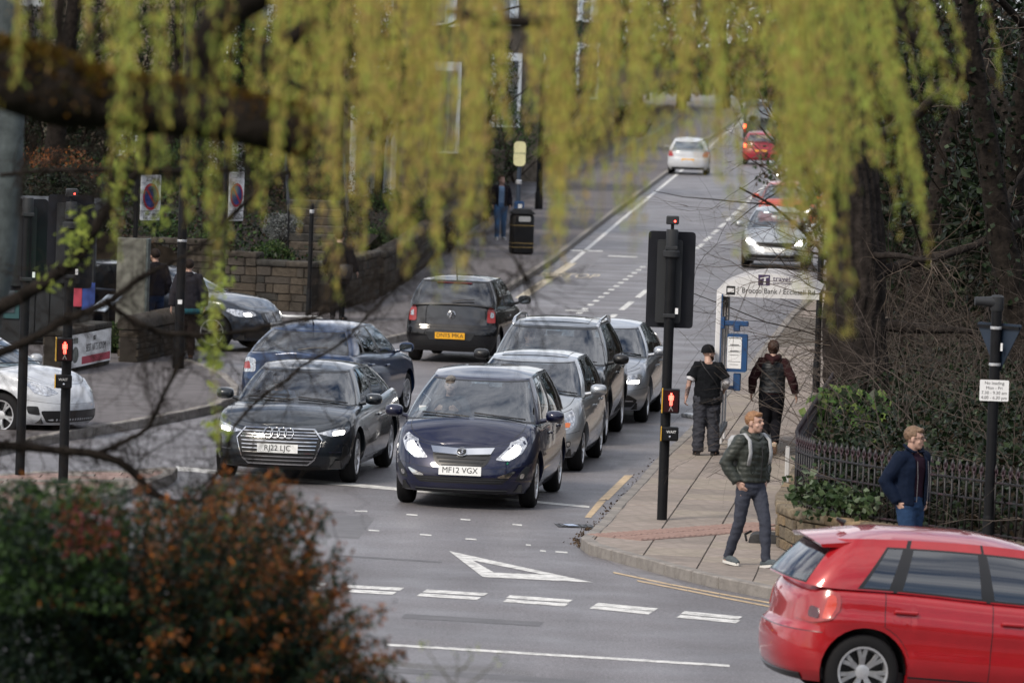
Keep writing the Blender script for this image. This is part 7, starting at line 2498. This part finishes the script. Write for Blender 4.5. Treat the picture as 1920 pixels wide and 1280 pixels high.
off(leaf_mesh('green_leaves', C, .042, [LM_GREEN[0], LM_GREEN[1], LM_DARK[0]], .6, None, 1, None, kind='stuff'), sh)
off(leaf_mesh('pink_leaves', C2, .024, [L_('pink_leaf', (.30, .07, .085), .3), LM_RUST[0]], .7, None, 1, None, kind='stuff'), sh)
sp_ = thing('sapling', 'thin leafless sapling with a few green buds at the bottom middle', 'plant', tuple(AT(860, 1420, 29)))
lines = []; C = []
for pts in ([(856, 1420), (855, 1290), (858, 1225)], [(855, 1290), (820, 1245), (792, 1210)], [(856, 1300), (905, 1262), (935, 1235)], [(700, 1235), (790, 1250), (860, 1252), (1000, 1262)], [(856, 1260), (880, 1240), (888, 1218)]):
    Qs, rs = px_line(pts, 29, [.005, .003, .0015], 4, .003); lines.append((Qs, rs))
for x, y in ((888, 1222), (935, 1240), (795, 1268), (792, 1212), (862, 1228)):
    for _ in range(9): C.append(AT(x + RNG.normal() * 7, y + RNG.normal() * 6, 29))
off(twig_mesh('stem', lines, mat('sapling_stem', (.07, .07, .03), .7), None, 5), sp_)
off(leaf_mesh('bud_leaves', C, .022, [LM_WILLOW[1], LM_GREEN[0]], .5), sp_)

# ---------------------------------------------------------------- big tree in the railed corner
tr_ = thing('big_tree', 'thick rough-barked tree trunk behind the corner railings', 'tree', (4.75, 82.5, .4))
Q3, r3 = px_line([(1622, 850), (1614, 770), (1606, 690), (1604, 600), (1606, 480), (1596, 330), (1588, 180), (1580, -40), (1560, -300)], 82.5, [.62, .47, .42, .40, .37, .34, .30, .27, .22], 14)
V0 = []
sides = 84; k = len(Q3)
rid = RNG.normal(size=sides); rid = rid - .5 * np.roll(rid, 1) - .5 * np.roll(rid, -1)
for i in range(k):
    if i % 2 == 0: rid = .72 * rid + .5 * RNG.normal(size=sides)
    for j in range(sides):
        a = 2 * math.pi * j / sides
        rr_ = r3[i] * (1 + .06 * math.sin(a * 5 + i * .12) + .045 * math.sin(a * 17 + 1.5 * math.sin(i * .35)) + .022 * rid[j])
        V0.append((Q3[i][0] + rr_ * math.cos(a), Q3[i][1] + rr_ * math.sin(a), Q3[i][2]))
Fc = [(i * sides + j, i * sides + (j + 1) % sides, (i + 1) * sides + (j + 1) % sides, (i + 1) * sides + j) for i in range(k - 1) for j in range(sides)]
me = np_mesh('trunk', V0, Fc, smooth=True); o = obj('trunk', me, None, M_BARK); off(o, tr_)
def Z3(z): return np.array([np.interp(z, Q3[:, 2], Q3[:, d]) for d in range(3)])
big = []; tw = []
for z, d, L, r_ in [(2.05, (.9, -.25, .02), 1.6, .11), (2.6, (.8, .3, .3), 2.6, .10), (3.6, (-.6, -.4, .5), 2.4, .08), (4.4, (.7, -.4, .6), 3.0, .10), (4.8, (-.9, .1, .5), 3, .09), (5.6, (.3, .5, .8), 3, .1), (2.9, (.5, -.6, .15), 1.8, .06)]:
    P = wander(Z3(z), d, L, 10, .10); big.append((P, np.linspace(r_, r_ * .3, 11)))
    for _ in range(9):
        i = RNG.integers(2, 11); dd = P[i] - P[i - 1]; dd /= np.linalg.norm(dd)
        ramify(P[i], dd + RNG.normal(size=3) * .7, RNG.uniform(.6, 1.3), .012, 2, tw, .22, -.03, 3)
for ln in big: off(twig_mesh('branch', [ln], M_BARK, None, 10), tr_)
# drooping fine twigs on the road side, over the shelter
for _ in range(26):
    z = RNG.uniform(1.6, 4.6)
    p = Z3(z) + np.array([-.30, -.2 + RNG.normal() * .15, 0])
    d = (-1, RNG.normal() * .35 - .15, RNG.normal() * .35 + .05)
    ramify(p, d, RNG.uniform(.9, 2.3), RNG.uniform(.005, .010), 2, tw, .20, -.035 if z > 2.6 else .02, 4, .45)
off(twig_mesh('twigs', tw, mat('twig_brown', (.085, .068, .055), .85, var=.4, scale=5), None, 3, 'stuff'), tr_)
C = []; A = []
for _ in range(760):
    a = RNG.random(); p = np.array(AT(1525 + 135 * a + RNG.normal() * 12, RNG.uniform(725, 850) + 25 * abs(a - .4), 77.0 - 2.5 * a + RNG.normal() * .3)); C.append(p); A.append((RNG.normal() * .6, -.4, -.6))
iv = thing('ivy_plant', 'bright green ivy with broad leaves climbing round the base of the thick trunk', 'ivy', (4.7, 82, .4))
off(leaf_mesh('leaves', C, .13, LM_BRIGHT, .85, A, .8, None, weights=[.4, .25, .35], fold=.15, kind='stuff'), iv)
C = []
for _ in range(520):
    a = RNG.random(); C.append(AT(1490 + 150 * a + RNG.normal() * 10, 925 + 22 * a + RNG.normal() * 24 * (1 - .4 * a), 68.0 - .9 * a + RNG.normal() * .16))
iv = thing('ivy_plant', 'grey-green ivy spilling over the low sandstone wall through the railings', 'ivy', (3.9, 67.5, .5))
off(leaf_mesh('leaves', C, .085, [L_('ivy_mid2', (.035, .060, .025), .15, .35), L_('ivy_light', (.075, .11, .05), .15, .35), L_('ivy_frost', (.13, .165, .105), .15, .4)], .85, None, 1, None, .3, weights=[.45, .33, .22], fold=.15, kind='stuff'), iv)

# ---------------------------------------------------------------- the wooded bank on the right
def scatter_bank(n, y0, y1, dmax, hmax, pw=1.0):
    y = y0 + (y1 - y0) * RNG.random(n) ** pw
    d = RNG.random(n) * dmax + .15
    x = np.interp(y, [55, 60.4, 64.4, 66.5, 68.6, 69.8, 71.5, 84, 100, 120, 150, 190, 240], [12, 8.6, 5.6, 4.15, 3.4, 3.25, 3.5, 4.35, 5.4, 7.75, 10.9, 14.2, 18.2]) + d
    z = np.array([bank_r(a, b) for a, b in zip(x, y)]) + RNG.random(n) ** 1.6 * hmax
    return np.stack([x, y, z], 1)
M = scatter_bank(52000, 61, 100, 6.5, .55)
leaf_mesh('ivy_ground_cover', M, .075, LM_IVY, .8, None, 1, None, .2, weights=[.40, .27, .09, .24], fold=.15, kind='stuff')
M = scatter_bank(20000, 66, 84, 3.5, .85)
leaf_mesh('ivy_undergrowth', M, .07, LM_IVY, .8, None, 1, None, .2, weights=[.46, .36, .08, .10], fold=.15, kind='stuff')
tw = []
for p in scatter_bank(1150, 64, 104, 6.0, .4):
    d = (RNG.normal(), RNG.normal() * .5, abs(RNG.normal()) * 1.0 + .35)
    L = RNG.uniform(.7, 2.2)
    ramify(p, d, L, RNG.uniform(.004, .010), 1 if L < 1.5 else 2, tw, .22, -.06, 3, .5)
twig_mesh('bramble_thicket', tw, M_TWIG, None, 3, 'stuff')
tw = []
for p in scatter_bank(420, 92, 140, 8.0, .5):
    ramify(p, (RNG.normal() * .7, RNG.normal() * .4, 1.2), RNG.uniform(1.8, 3.6), RNG.uniform(.010, .02), 2, tw, .2, -.02, 4, .55)
twig_mesh('scrub_twigs', tw, M_TWIGD, None, 3, 'stuff')
def bare_tree(label, x, Y, zb, h, r, seed_dir, leaf=None, name='woodland_tree', m=M_BARKD, tm=M_TWIGD, nb=9, tw_r=.012, group=None, ivy=0):
    t = thing(name, label, 'tree', (x, Y, zb), 0, group)
    P = wander((x, Y, zb - .3), seed_dir, h, 12, .05)
    lines = [(P, np.linspace(r * 1.2, r * .25, 13))]
    tw = []
    for _ in range(nb):
        i = RNG.integers(3, 13)
        B = wander(P[i], (RNG.normal(), RNG.normal(), .5 + RNG.random()), h * RNG.uniform(.25, .5), 8, .14)
        lines.append((B, np.linspace(r * .5 * (1.2 - i / 14), .012, 9)))
        for _ in range(6):
            j = RNG.integers(2, 9); d = B[j] - B[j - 1]; d /= np.linalg.norm(d)
            ramify(B[j], d + RNG.normal(size=3) * .8, h * RNG.uniform(.10, .22), tw_r, 2, tw, .2, -.02, 3)
    off(twig_mesh('trunk', lines[:1], m, None, 12), t)
    for ln in lines[1:]: off(twig_mesh('branch', [ln], m, None, 7), t)
    off(twig_mesh('twigs', tw, tm, None, 3, 'stuff'), t)
    if ivy:
        k = RNG.integers(0, 9, ivy); a = RNG.random((ivy, 1))
        C = P[k] + (P[k + 1] - P[k]) * a + RNG.normal(size=(ivy, 3)) * np.array([r * .9, r * .9, .2])
        off(leaf_mesh('ivy_leaves', C, .09, LM_IVY, .85, None, 1, None, .4, weights=[.5, .35, .05, .1], kind='stuff'), t)
    return t
GW = 'trees in the wooded bank'
for (px, Y, h, r, d, lab, iv_) in [(1690, 96, 9, .16, (.1, 0, 1), 'dark leaning woodland tree just right of the thick trunk', 700), (1765, 108, 11, .22, (-.05, 0, 1), 'dark ivy-wrapped woodland tree behind the triangular sign post', 1500),
        (1835, 90, 9, .15, (.15, 0, 1), 'slender dark woodland tree above the no loading plate', 500), (1890, 84, 8, .2, (-.12, 0, 1), 'dark woodland tree at the right edge', 900), (1720, 124, 12, .25, (0, 0, 1), 'dark woodland tree deep in the bank', 1200),
        (1650, 132, 12, .2, (-.05, 0, 1), 'distant dark woodland tree seen past the thick trunk', 600), (1960, 78, 8, .2, (-.15, 0, 1), 'dark woodland tree leaning in from beyond the right edge', 500)]:
    g = AT(px, 640, Y)
    bare_tree(lab, g.x, Y, bank_r(g.x, Y), h, r, d, group=GW, ivy=iv_)
def leaf_blob(n, c, s, shell=.45):
    D = norm_rows(RNG.normal(size=(n, 3))) * (shell + (1 - shell) * RNG.random((n, 1))) ** .6
    # lumps
    k = 9
    L = norm_rows(RNG.normal(size=(k, 3)))
    f = 1 + .28 * np.max(np.clip(D @ L.T, 0, 1) ** 4, axis=1, keepdims=True) - .16
    return np.array(c) + D * f * np.array(s)
def shrub(label, px, py, Y, s, n, size, mats, w=None, name='shrub', group=None, stems=True, zb=None, cat='shrub'):
    c = AT(px, py, Y)
    t = thing(name, label, cat, (c.x, Y, c.z - s[2]), 0, group)
    off(leaf_mesh('foliage', leaf_blob(n, c, s), size, mats, .6, None, 1, None, .2, weights=w, kind='stuff'), t)
    tw = []
    for _ in range(14):
        ramify((c.x + RNG.normal() * s[0] * .2, Y + RNG.normal() * s[1] * .2, c.z - s[2]), (RNG.normal() * .6, RNG.normal() * .6, 1.2), s[2] * 1.6, .02 * max(s[2], .5), 1, tw, .15, 0, 4, .5)
    off(twig_mesh('stems', tw, M_TWIGD, None, 3, 'stuff'), t)
    zg = max(hill_l(c.x, Y), bank_r(c.x, Y), 0) if Y < 260 else 0
    if name != 'shrub' and c.z - s[2] * .6 > zg:
        off(twig_mesh('trunk', [(np.array([[c.x, Y, zg - .3], [c.x + .05, Y, (zg + c.z) / 2], [c.x, Y, c.z + s[2] * .3]]), np.array([.09, .08, .03]) * max(1, s[2] * .8))], M_BARKD, None, 10), t)
    return t
GE = 'dark evergreens behind the wooded bank'
for (px, py, Y, s, lab) in [(1700, 330, 128, (2.4, 2.0, 3.2), 'dark evergreen mass behind the thick trunk'), (1850, 300, 112, (2.4, 1.8, 3.4), 'dark evergreen mass above the triangular sign'), (1930, 420, 92, (1.5, 1.5, 2.6), 'dark evergreen at the right edge above the railings'),
        (1640, 120, 150, (3.2, 2.5, 3.6), 'dark evergreen high behind the trunk top'), (1800, 60, 134, (3.5, 2, 3.2), 'dark evergreen at the upper right corner'), (1890, 60, 160, (5, 2, 4.2), 'dark evergreen far behind the upper right corner'), (1690, 30, 175, (4.5, 2, 3.6), 'dark evergreen far behind the trunk top'), (1780, 520, 100, (1.4, 1.5, 1.6), 'low dark evergreen behind the sign post')]:
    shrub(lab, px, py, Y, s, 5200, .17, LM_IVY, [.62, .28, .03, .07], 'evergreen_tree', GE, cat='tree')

# ---------------------------------------------------------------- left bank planting
n = 42000
y = 119.8 + 90 * RNG.random(n) ** 1.3; d = 11 * RNG.random(n) ** .8 + .1
x = np.interp(y, [118, 119.6, 126, 168, 190, 250], [-5.2, -3.9, -3.0, -1.5, -.5, 2.8]) - .36 - d
z = np.array([hill_l(a, b) for a, b in zip(x, y)]) + RNG.random(n) ** 2 * .35 * (1 + .8 * np.sin(x * 1.3 + y * .5))
leaf_mesh('bank_ground_cover', np.stack([x, y, z], 1), .10, LM_IVY[:2] + [LM_GREEN[0], LM_DRY[1]], .6, None, 1, None, -.2, weights=[.40, .30, .14, .16], kind='stuff')
def left(label, px, py, Y, s, n, size, mats, w=None, **k): return shrub(label, px, py, Y, s, n, size, mats, w, **k)
left('dark green bush above the highest stepped wall', 300, 452, 122.5, (.62, .5, .5), 2600, .07, LM_GREEN, [.35, .6, .05])
left('fresh green plants spilling over the second stepped wall', 395, 462, 122, (.5, .5, .38), 2200, .06, LM_GREEN, [.55, .3, .15])
left('leafy green bush on top of the lowest stepped wall', 512, 482, 121.3, (.42, .4, .34), 2200, .06, LM_GREEN, [.5, .25, .25])
left('grey lavender clump beside the garden steps', 532, 425, 125, (.42, .4, .32), 2600, .045, LM_GREY)
left('brown dry shrub below the handrail', 600, 440, 128, (.6, .5, .42), 1600, .06, LM_DRY, [.4, .45, .15])
left('twiggy brown shrub in the middle of the left bank', 590, 345, 136, (1.1, .9, .85), 2600, .06, LM_DRY, [.3, .6, .1])
left('green bush behind the long stone wall', 690, 455, 136, (.75, .7, .42), 2600, .065, LM_GREEN, [.4, .45, .15])
left('dark bush between the gate and the uphill wall', 745, 400, 148, (.9, .8, .75), 2600, .07, LM_GREEN, [.2, .75, .05])
left('brown hedge leaning over the uphill wall', 800, 450, 152, (.9, 1.6, .6), 2600, .07, LM_DRY, [.3, .4, .3])
left('dark green tall bush beside the bus stop', 890, 340, 176, (1.0, 1, 1.25), 3600, .08, LM_GREEN, [.3, .65, .05])
left('dark holly behind the bus stop flag', 935, 250, 200, (1.5, 1.2, 1.6), 3600, .09, LM_GREEN, [.25, .7, .05])
left('mid green bush on the left bank under the willow', 680, 330, 160, (1.5, 1.2, 1.1), 3600, .08, LM_GREEN, [.35, .55, .1])
left('dark yew beside the old house', 560, 240, 158, (1.2, 1.2, 1.4), 3600, .09, LM_GREEN, [.15, .83, .02])
left('ivy-clad thicket in the upper left', 250, 150, 150, (2.6, 1.5, 2.3), 9500, .11, LM_IVY, [.5, .36, .06, .08])
left('dark thicket at the left edge above the signals', 60, 200, 148, (2.4, 1.5, 2.6), 9500, .11, LM_IVY, [.6, .3, .02, .08])
left('dark evergreen behind the timber building', 110, 400, 112, (1.0, .8, .9), 5200, .09, LM_IVY, [.6, .3, .02, .08])
left('orange-brown beech hedge behind the left signals', 95, 340, 140, (1.3, .8, .9), 2600, .08, LM_RUST + [LM_DRY[0]], [.25, .05, .5, .2])
left('dark bushes between the zone signs', 370, 330, 140, (1.1, .8, 1.1), 3600, .08, LM_GREEN, [.15, .83, .02])
left('green shrub far up the left pavement', 1080, 200, 300, (2.2, 2, 2.0), 2600, .14, LM_GREEN, [.35, .6, .05])
left('brown shrub at the bend of the far pavement', 1150, 235, 320, (2.0, 2, 1.5), 2200, .14, LM_DRY, [.3, .5, .2])
left('small clipped green hedge in front of the grey panel', 215, 632, 103.2, (.48, .4, .26), 3400, .05, LM_GREEN, [.5, .35, .15])
left('purple flowers on top of the long stone wall', 664, 486, 124.5, (.16, .2, .05), 420, .04, [L_('violet_flower', (.10, .05, .22), .2), LM_GREEN[1]], stems=False)
left('pale ornamental grass by the short stone wall', 148, 640, 100.6, (.18, .2, .16), 500, .07, [L_('pale_grass', (.26, .22, .12), .3), LM_GREEN[2]])
GL = 'bare trees on the left bank'
for (px, Y, h, r, d, lab) in [(300, 146, 9, .2, (.05, 0, 1), 'dark bare tree behind the left zone sign'), (90, 142, 10, .22, (.1, 0, 1), 'dark bare tree behind the left signals'), (470, 152, 9, .18, (-.1, 0, 1), 'dark bare tree left of the old house'),
        (690, 158, 8, .14, (.08, 0, 1), 'thin bare tree in front of the old house'), (850, 192, 9, .16, (-.05, 0, 1), 'bare tree by the pair of small signs'), (1120, 290, 11, .22, (.05, 0, 1), 'grey bare tree far up the left pavement')]:
    g = AT(px, 640, Y)
    bare_tree(lab, g.x, Y, max(hill_l(g.x, Y), 0.1), h, r, d, group=GL, tw_r=.010)
GF = 'far trees closing the road'
for (px, Y, lab, mm) in [(1180, 400, 'grey bare tree at the far end of the road, left', M_TWIG), (1260, 430, 'grey bare tree at the far end of the road, above the white hatchback', M_TWIG), (1345, 440, 'grey bare tree at the far end of the road, above the van', M_TWIG), (1440, 420, 'grey bare tree at the far end of the road, beyond the van', M_TWIG), (1520, 330, 'bare tree beside the far right pavement', M_TWIGD)]:
    g = AT(px, 640, Y)
    bare_tree(lab, g.x, Y, 0, 16, .3, (RNG.normal() * .05, 0, 1), group=GF, tm=mm, nb=12, tw_r=.03, name='far_tree')
GH = 'far hedges at the top of the road'
for (px, py, Y, s, lab) in [(1130, 70, 420, (7, 3, 4.5), 'far dark hedge mass left of the road'), (1290, 55, 470, (7, 3, 5), 'far dark hedge mass at the end of the road'), (1440, 75, 440, (7, 3, 5), 'far dark hedge mass right of the road end'), (1560, 160, 300, (5, 4, 4.5), 'dark hedge mass beside the far right pavement'), (1560, 330, 190, (2.2, 4, 2.4), 'dark hedge beside the oncoming cars'), (1000, 40, 380, (6, 3, 4), 'far dark hedge above the left pavement')]:
    shrub(lab, px, py, Y, s, 3000, .45 if Y > 250 else .2, LM_GREEN + [LM_DRY[1]], [.2, .5, .05, .25], 'far_hedge', GH)
for (px, py, Y, s, lab) in [(715, 150, 150, (.9, .8, 1.5), 'dark evergreen between the two nearer stone houses'), (560, 90, 150, (1.0, .9, 1.5), 'dark evergreen above the end of the mossy limb'), (895, 130, 186, (1.2, 1, 1.9), 'dark evergreen between the small signs and the bus stop'), (430, 110, 145, (1.1, .9, 1.5), 'dark evergreen above the mossy limb'), (1060, 110, 255, (1.9, 1.5, 2.6), 'dark evergreen right of the distant house'), (640, 40, 146, (1.5, .9, .9), 'dark evergreen at the top edge above the nearer house'), (770, 20, 180, (2.2, 1, 1.2), 'dark evergreen at the top edge above the small signs'), (930, 10, 240, (2.4, 1, 1.4), 'dark evergreen at the top edge above the bus stop'), (520, 300, 146, (.9, .8, .8), 'dark evergreen behind the lavender and steps')]:
    shrub(lab, px, py, Y, s, 4200, .11, LM_GREEN[:2] + LM_IVY[:1], [.2, .5, .3], 'evergreen_tree', 'dark evergreens in front of the houses', cat='tree')
# unseen trees added behind the viewpoint to darken reflections in windows and paintwork
n = 9000
th = RNG.uniform(R(25), R(155), n) * RNG.choice([1], n)
C = np.stack([np.cos(th) * RNG.uniform(38, 70, n), -np.sin(th) * RNG.uniform(30, 50, n) + 12, RNG.random(n) ** 1.2 * 17], 1)
leaf_mesh('unseen_woodland', C, 1.5, LM_IVY[:2] + [LM_DRY[1]], .8, None, 1, None, weights=[.4, .3, .3], kind='stuff')
# gutter litter of dead leaves at the kerb corner
C = []
for _ in range(260):
    t = RNG.random(); P = [(1092, 1022), (1085, 1008), (1122, 982), (1160, 942), (1200, 902), (1240, 858)]
    s = t ** 1.4 * 4.99; i = int(s); f = s - i
    x = P[i][0] + (P[i + 1][0] - P[i][0]) * f; y = P[i][1] + (P[i + 1][1] - P[i][1]) * f
    g = G(x - abs(RNG.normal()) * 8, y + RNG.normal() * 3, .006); C.append(g)
leaf_mesh('gutter_leaves', C, .035, [LM_DRY[1], LM_DRY[0]], .6, None, 1, fold=.05, kind='stuff')

# ---------------------------------------------------------------- buildings on the left
M_HW = mat('house_stone', (.105, .090, .072), .9, var=.35, scale=3, bump=.5, bscale=12)
M_SLATE = mat('slate', (.05, .052, .06), .7, var=.3, scale=4)
M_FRAME = mat('window_white', (.62, .66, .68), .5)
M_PANE = mat('window_pane', (.05, .065, .075), .08, coat=1.0, spec=.8)
M_CURT = mat('curtain', (.60, .66, .70), .8, var=.3, scale=8)
def window(t, x, z, w, h, y=0.0, sash=True, mtx=None):
    mtx = mtx or Matrix.Identity(4)
    b = MB(); b.M = mtx
    b.box((x - w / 2, y - .03, z), (.09, .08, h)); b.box((x + w / 2, y - .03, z), (.09, .08, h)); b.box((x, y - .03, z + h / 2), (w + .09, .08, .10)); b.box((x, y - .035, z), (w, .07, .06)); b.box((x, y - .05, z - h / 2), (w + .2, .16, .09))
    f = b.build('window', [M_FRAME], t)
    b = MB(); b.M = mtx; b.box((x, y + .02, z), (w, .02, h)); b.build('pane', [M_PANE], f)
    b = MB(); b.M = mtx
    for s in (-1, 1): b.box((x + s * w * .34, y + .005, z), (w * .28, .012, h * .96))
    b.build('curtain', [M_CURT], f)
def house(label, x, Y, zb, rz, w=7.0, d=8.0, h=5.6):
    t = thing('stone_house', label, 'house', (x, Y, zb), R(rz), 'stone houses above the left pavement')
    b = MB(); b.box((0, d / 2, h / 2 - 1), (w, d, h + 2)); b.build('wall', [M_HW], t)
    b = MB(); b._a([(-w / 2 - .3, -.4, h - .1), (w / 2 + .3, -.4, h - .1), (w / 2 + .3, d / 2, h + 2.6), (-w / 2 - .3, d / 2, h + 2.6), (-w / 2 - .3, d + .4, h - .1), (w / 2 + .3, d + .4, h - .1)], [(0, 1, 2, 3), (3, 2, 5, 4), (0, 3, 4), (1, 5, 2)])
    r_ = b.build('roof', [M_SLATE], t)
    b = MB(); b.box((w / 2 - .6, d / 2, h + 2.9), (.8, .6, 1.6)); b.build('chimney', [M_HW], r_)
    # bay on the ground floor
    bx = -w * .22
    b = MB(); b.prism([(bx - 1.25, .05), (bx - .75, -.75), (bx + .75, -.75), (bx + 1.25, .05)], .75, Matrix.Translation((0, 0, -.6))); b.build('bay_base', [M_HW], t)
    b = MB(); b.prism([(bx - 1.4, .05), (bx - .85, -.9), (bx + .85, -.9), (bx + 1.4, .05)], .22, Matrix.Translation((0, 0, 2.55))); b.build('bay_roof', [M_SLATE], t)
    for x0 in (-.4, .4): window(t, bx + x0, 1.38, .68, 2.2, -.70)
    for s in (-1, 1):
        mt = Matrix.Translation((bx + s * 1.0, -.36, 0)) @ Matrix.Rotation(s * R(58), 4, 'Z')
        window(t, 0, 1.38, .66, 2.2, 0, mtx=mt)
    window(t, bx, 4.2, 1.5, 1.7, -.02); window(t, w * .25, 4.2, 1.0, 1.7, -.02)
    b = MB(); b.box((w * .27, -.02, 1.0), (1.0, .08, 2.2)); dr = b.build('door', [mat('door_dark', (.03, .04, .05), .4)], t)
    b = MB(); b.box((w * .27, -.03, 1.1), (1.3, .06, 2.5)); b.build('door_frame', [M_FRAME], t)
    for s in (-1, 1):
        mt = Matrix.Translation((s * w / 2, d * .35, 0)) @ Matrix.Rotation(s * R(90), 4, 'Z')
        window(t, 0, 1.5, 1.1, 1.6, -.02, mtx=mt)
for (px, py, Y, rz, lab) in [(635, 178, 165, 38, 'stone house with white bay window left of the bare strands'), (800, 150, 205, 40, 'stone house whose bay shows above the pair of small signs'), (985, 118, 275, 35, 'distant stone house with white windows above the bus stop'), (470, 268, 152, 30, 'stone house with pale windows behind the tall sign post')]:
    c = AT(px, py, Y)
    ca, sa = math.cos(R(rz)), math.sin(R(rz))
    bx = -7 * .22
    house(lab, c.x - bx * ca + .75 * -sa * -1 * 0, Y - bx * sa + .6, c.z - 1.38, rz)
# dark timber-clad building by the totem
t = thing('corner_building', 'dark timber-clad building at the left edge behind the signals', 'building', (-10.4, 105.4, KZ))
M_CLAD = mat('dark_cladding', (.008, .010, .012), .6, var=.3, scale=4)
b = MB(); b.box((0, 1.2, 1.15), (6.1, 2.2, 2.3)); b.build('wall', [M_CLAD], t)
pm_ = MB(); pm_.cbox((0, 0, 0), (.24, .04, 2.2), .008); pl = pm_.mesh('cladding_board'); pl.materials.append(M_CLAD)
for k in range(25):
    if 4 <= k <= 8 or 15 <= k <= 19: continue
    o = link(bpy.data.objects.new('cladding_board', pl), t); o.location = (-2.95 + .25 * k, .085, 1.15)
for x in (-1.45, 1.3):
    b = MB(); b.box((x, .09, 1.25), (1.2, .04, 1.7)); f = b.build('window', [mat('teal_frame', (.02, .07, .075), .5)], t)
    b = MB(); b.box((x, .065, 1.25), (1.04, .02, 1.5)); b.build('pane', [M_PANE], f)
b = MB(); b.box((0, .9, 2.38), (6.4, 2.8, .14)); b.build('roof', [M_CLAD], t)
for lab, px, py, wd, hh, c in (('narrow red banner hanging on the dark building', 143, 545, .20, .34, (.30, .02, .03)), ('narrow blue banner hanging on the dark building', 166, 556, .22, .30, (.02, .05, .22))):
    c0 = AT(px, py, 105.38)
    b = MB(); b.cbox((0, 0, 0), (wd, .02, hh * 1.6), .003); o = b.build('banner', [mat('banner_' + lab[7:10], c, .6)]); o.location = c0; tag(o, lab, 'banner')
# garden steps and handrail
t = thing('garden_steps', 'stone garden steps with a black handrail climbing the left bank', 'steps', (-3.9, 124, 1.0))
for k in range(7):
    b = MB(); b.cbox((-.1 - .03 * k, .34 * k + .2, .16 * k + .05), (1.1, .38, .16), .015); b.build('step', [M_STONE[k % 4]], t)
b = MB()
for s in (.5, -.7):
    b.tube([(s, 0, .95), (s - .1, 1.2, 1.5), (s - .2, 2.5, 2.05)], .022, 6); b.tube([(s, 0, .75), (s - .1, 1.2, 1.3), (s - .2, 2.5, 1.85)], .018, 6)
    for q in (0, 1.2, 2.5): b.tube([(s - .08 * q, q, .1 + .45 * q), (s - .08 * q, q, .95 + .45 * q)], .02, 6)
b.build('handrail', [M_BLACK], t)
b = MB(); b.cbox((0, 0, .9), (.55, .55, 1.8), .04); o = b.build('gate_pillar', [M_STONE[0]]); g = G(905, 385, KZ); o.location = (wall_x(188) - .1, 188.5, KZ); tag(o, 'grey stone gate pillar behind the man at the bus stop', 'pillar')
bpy.data.scenes.remove(_ts)
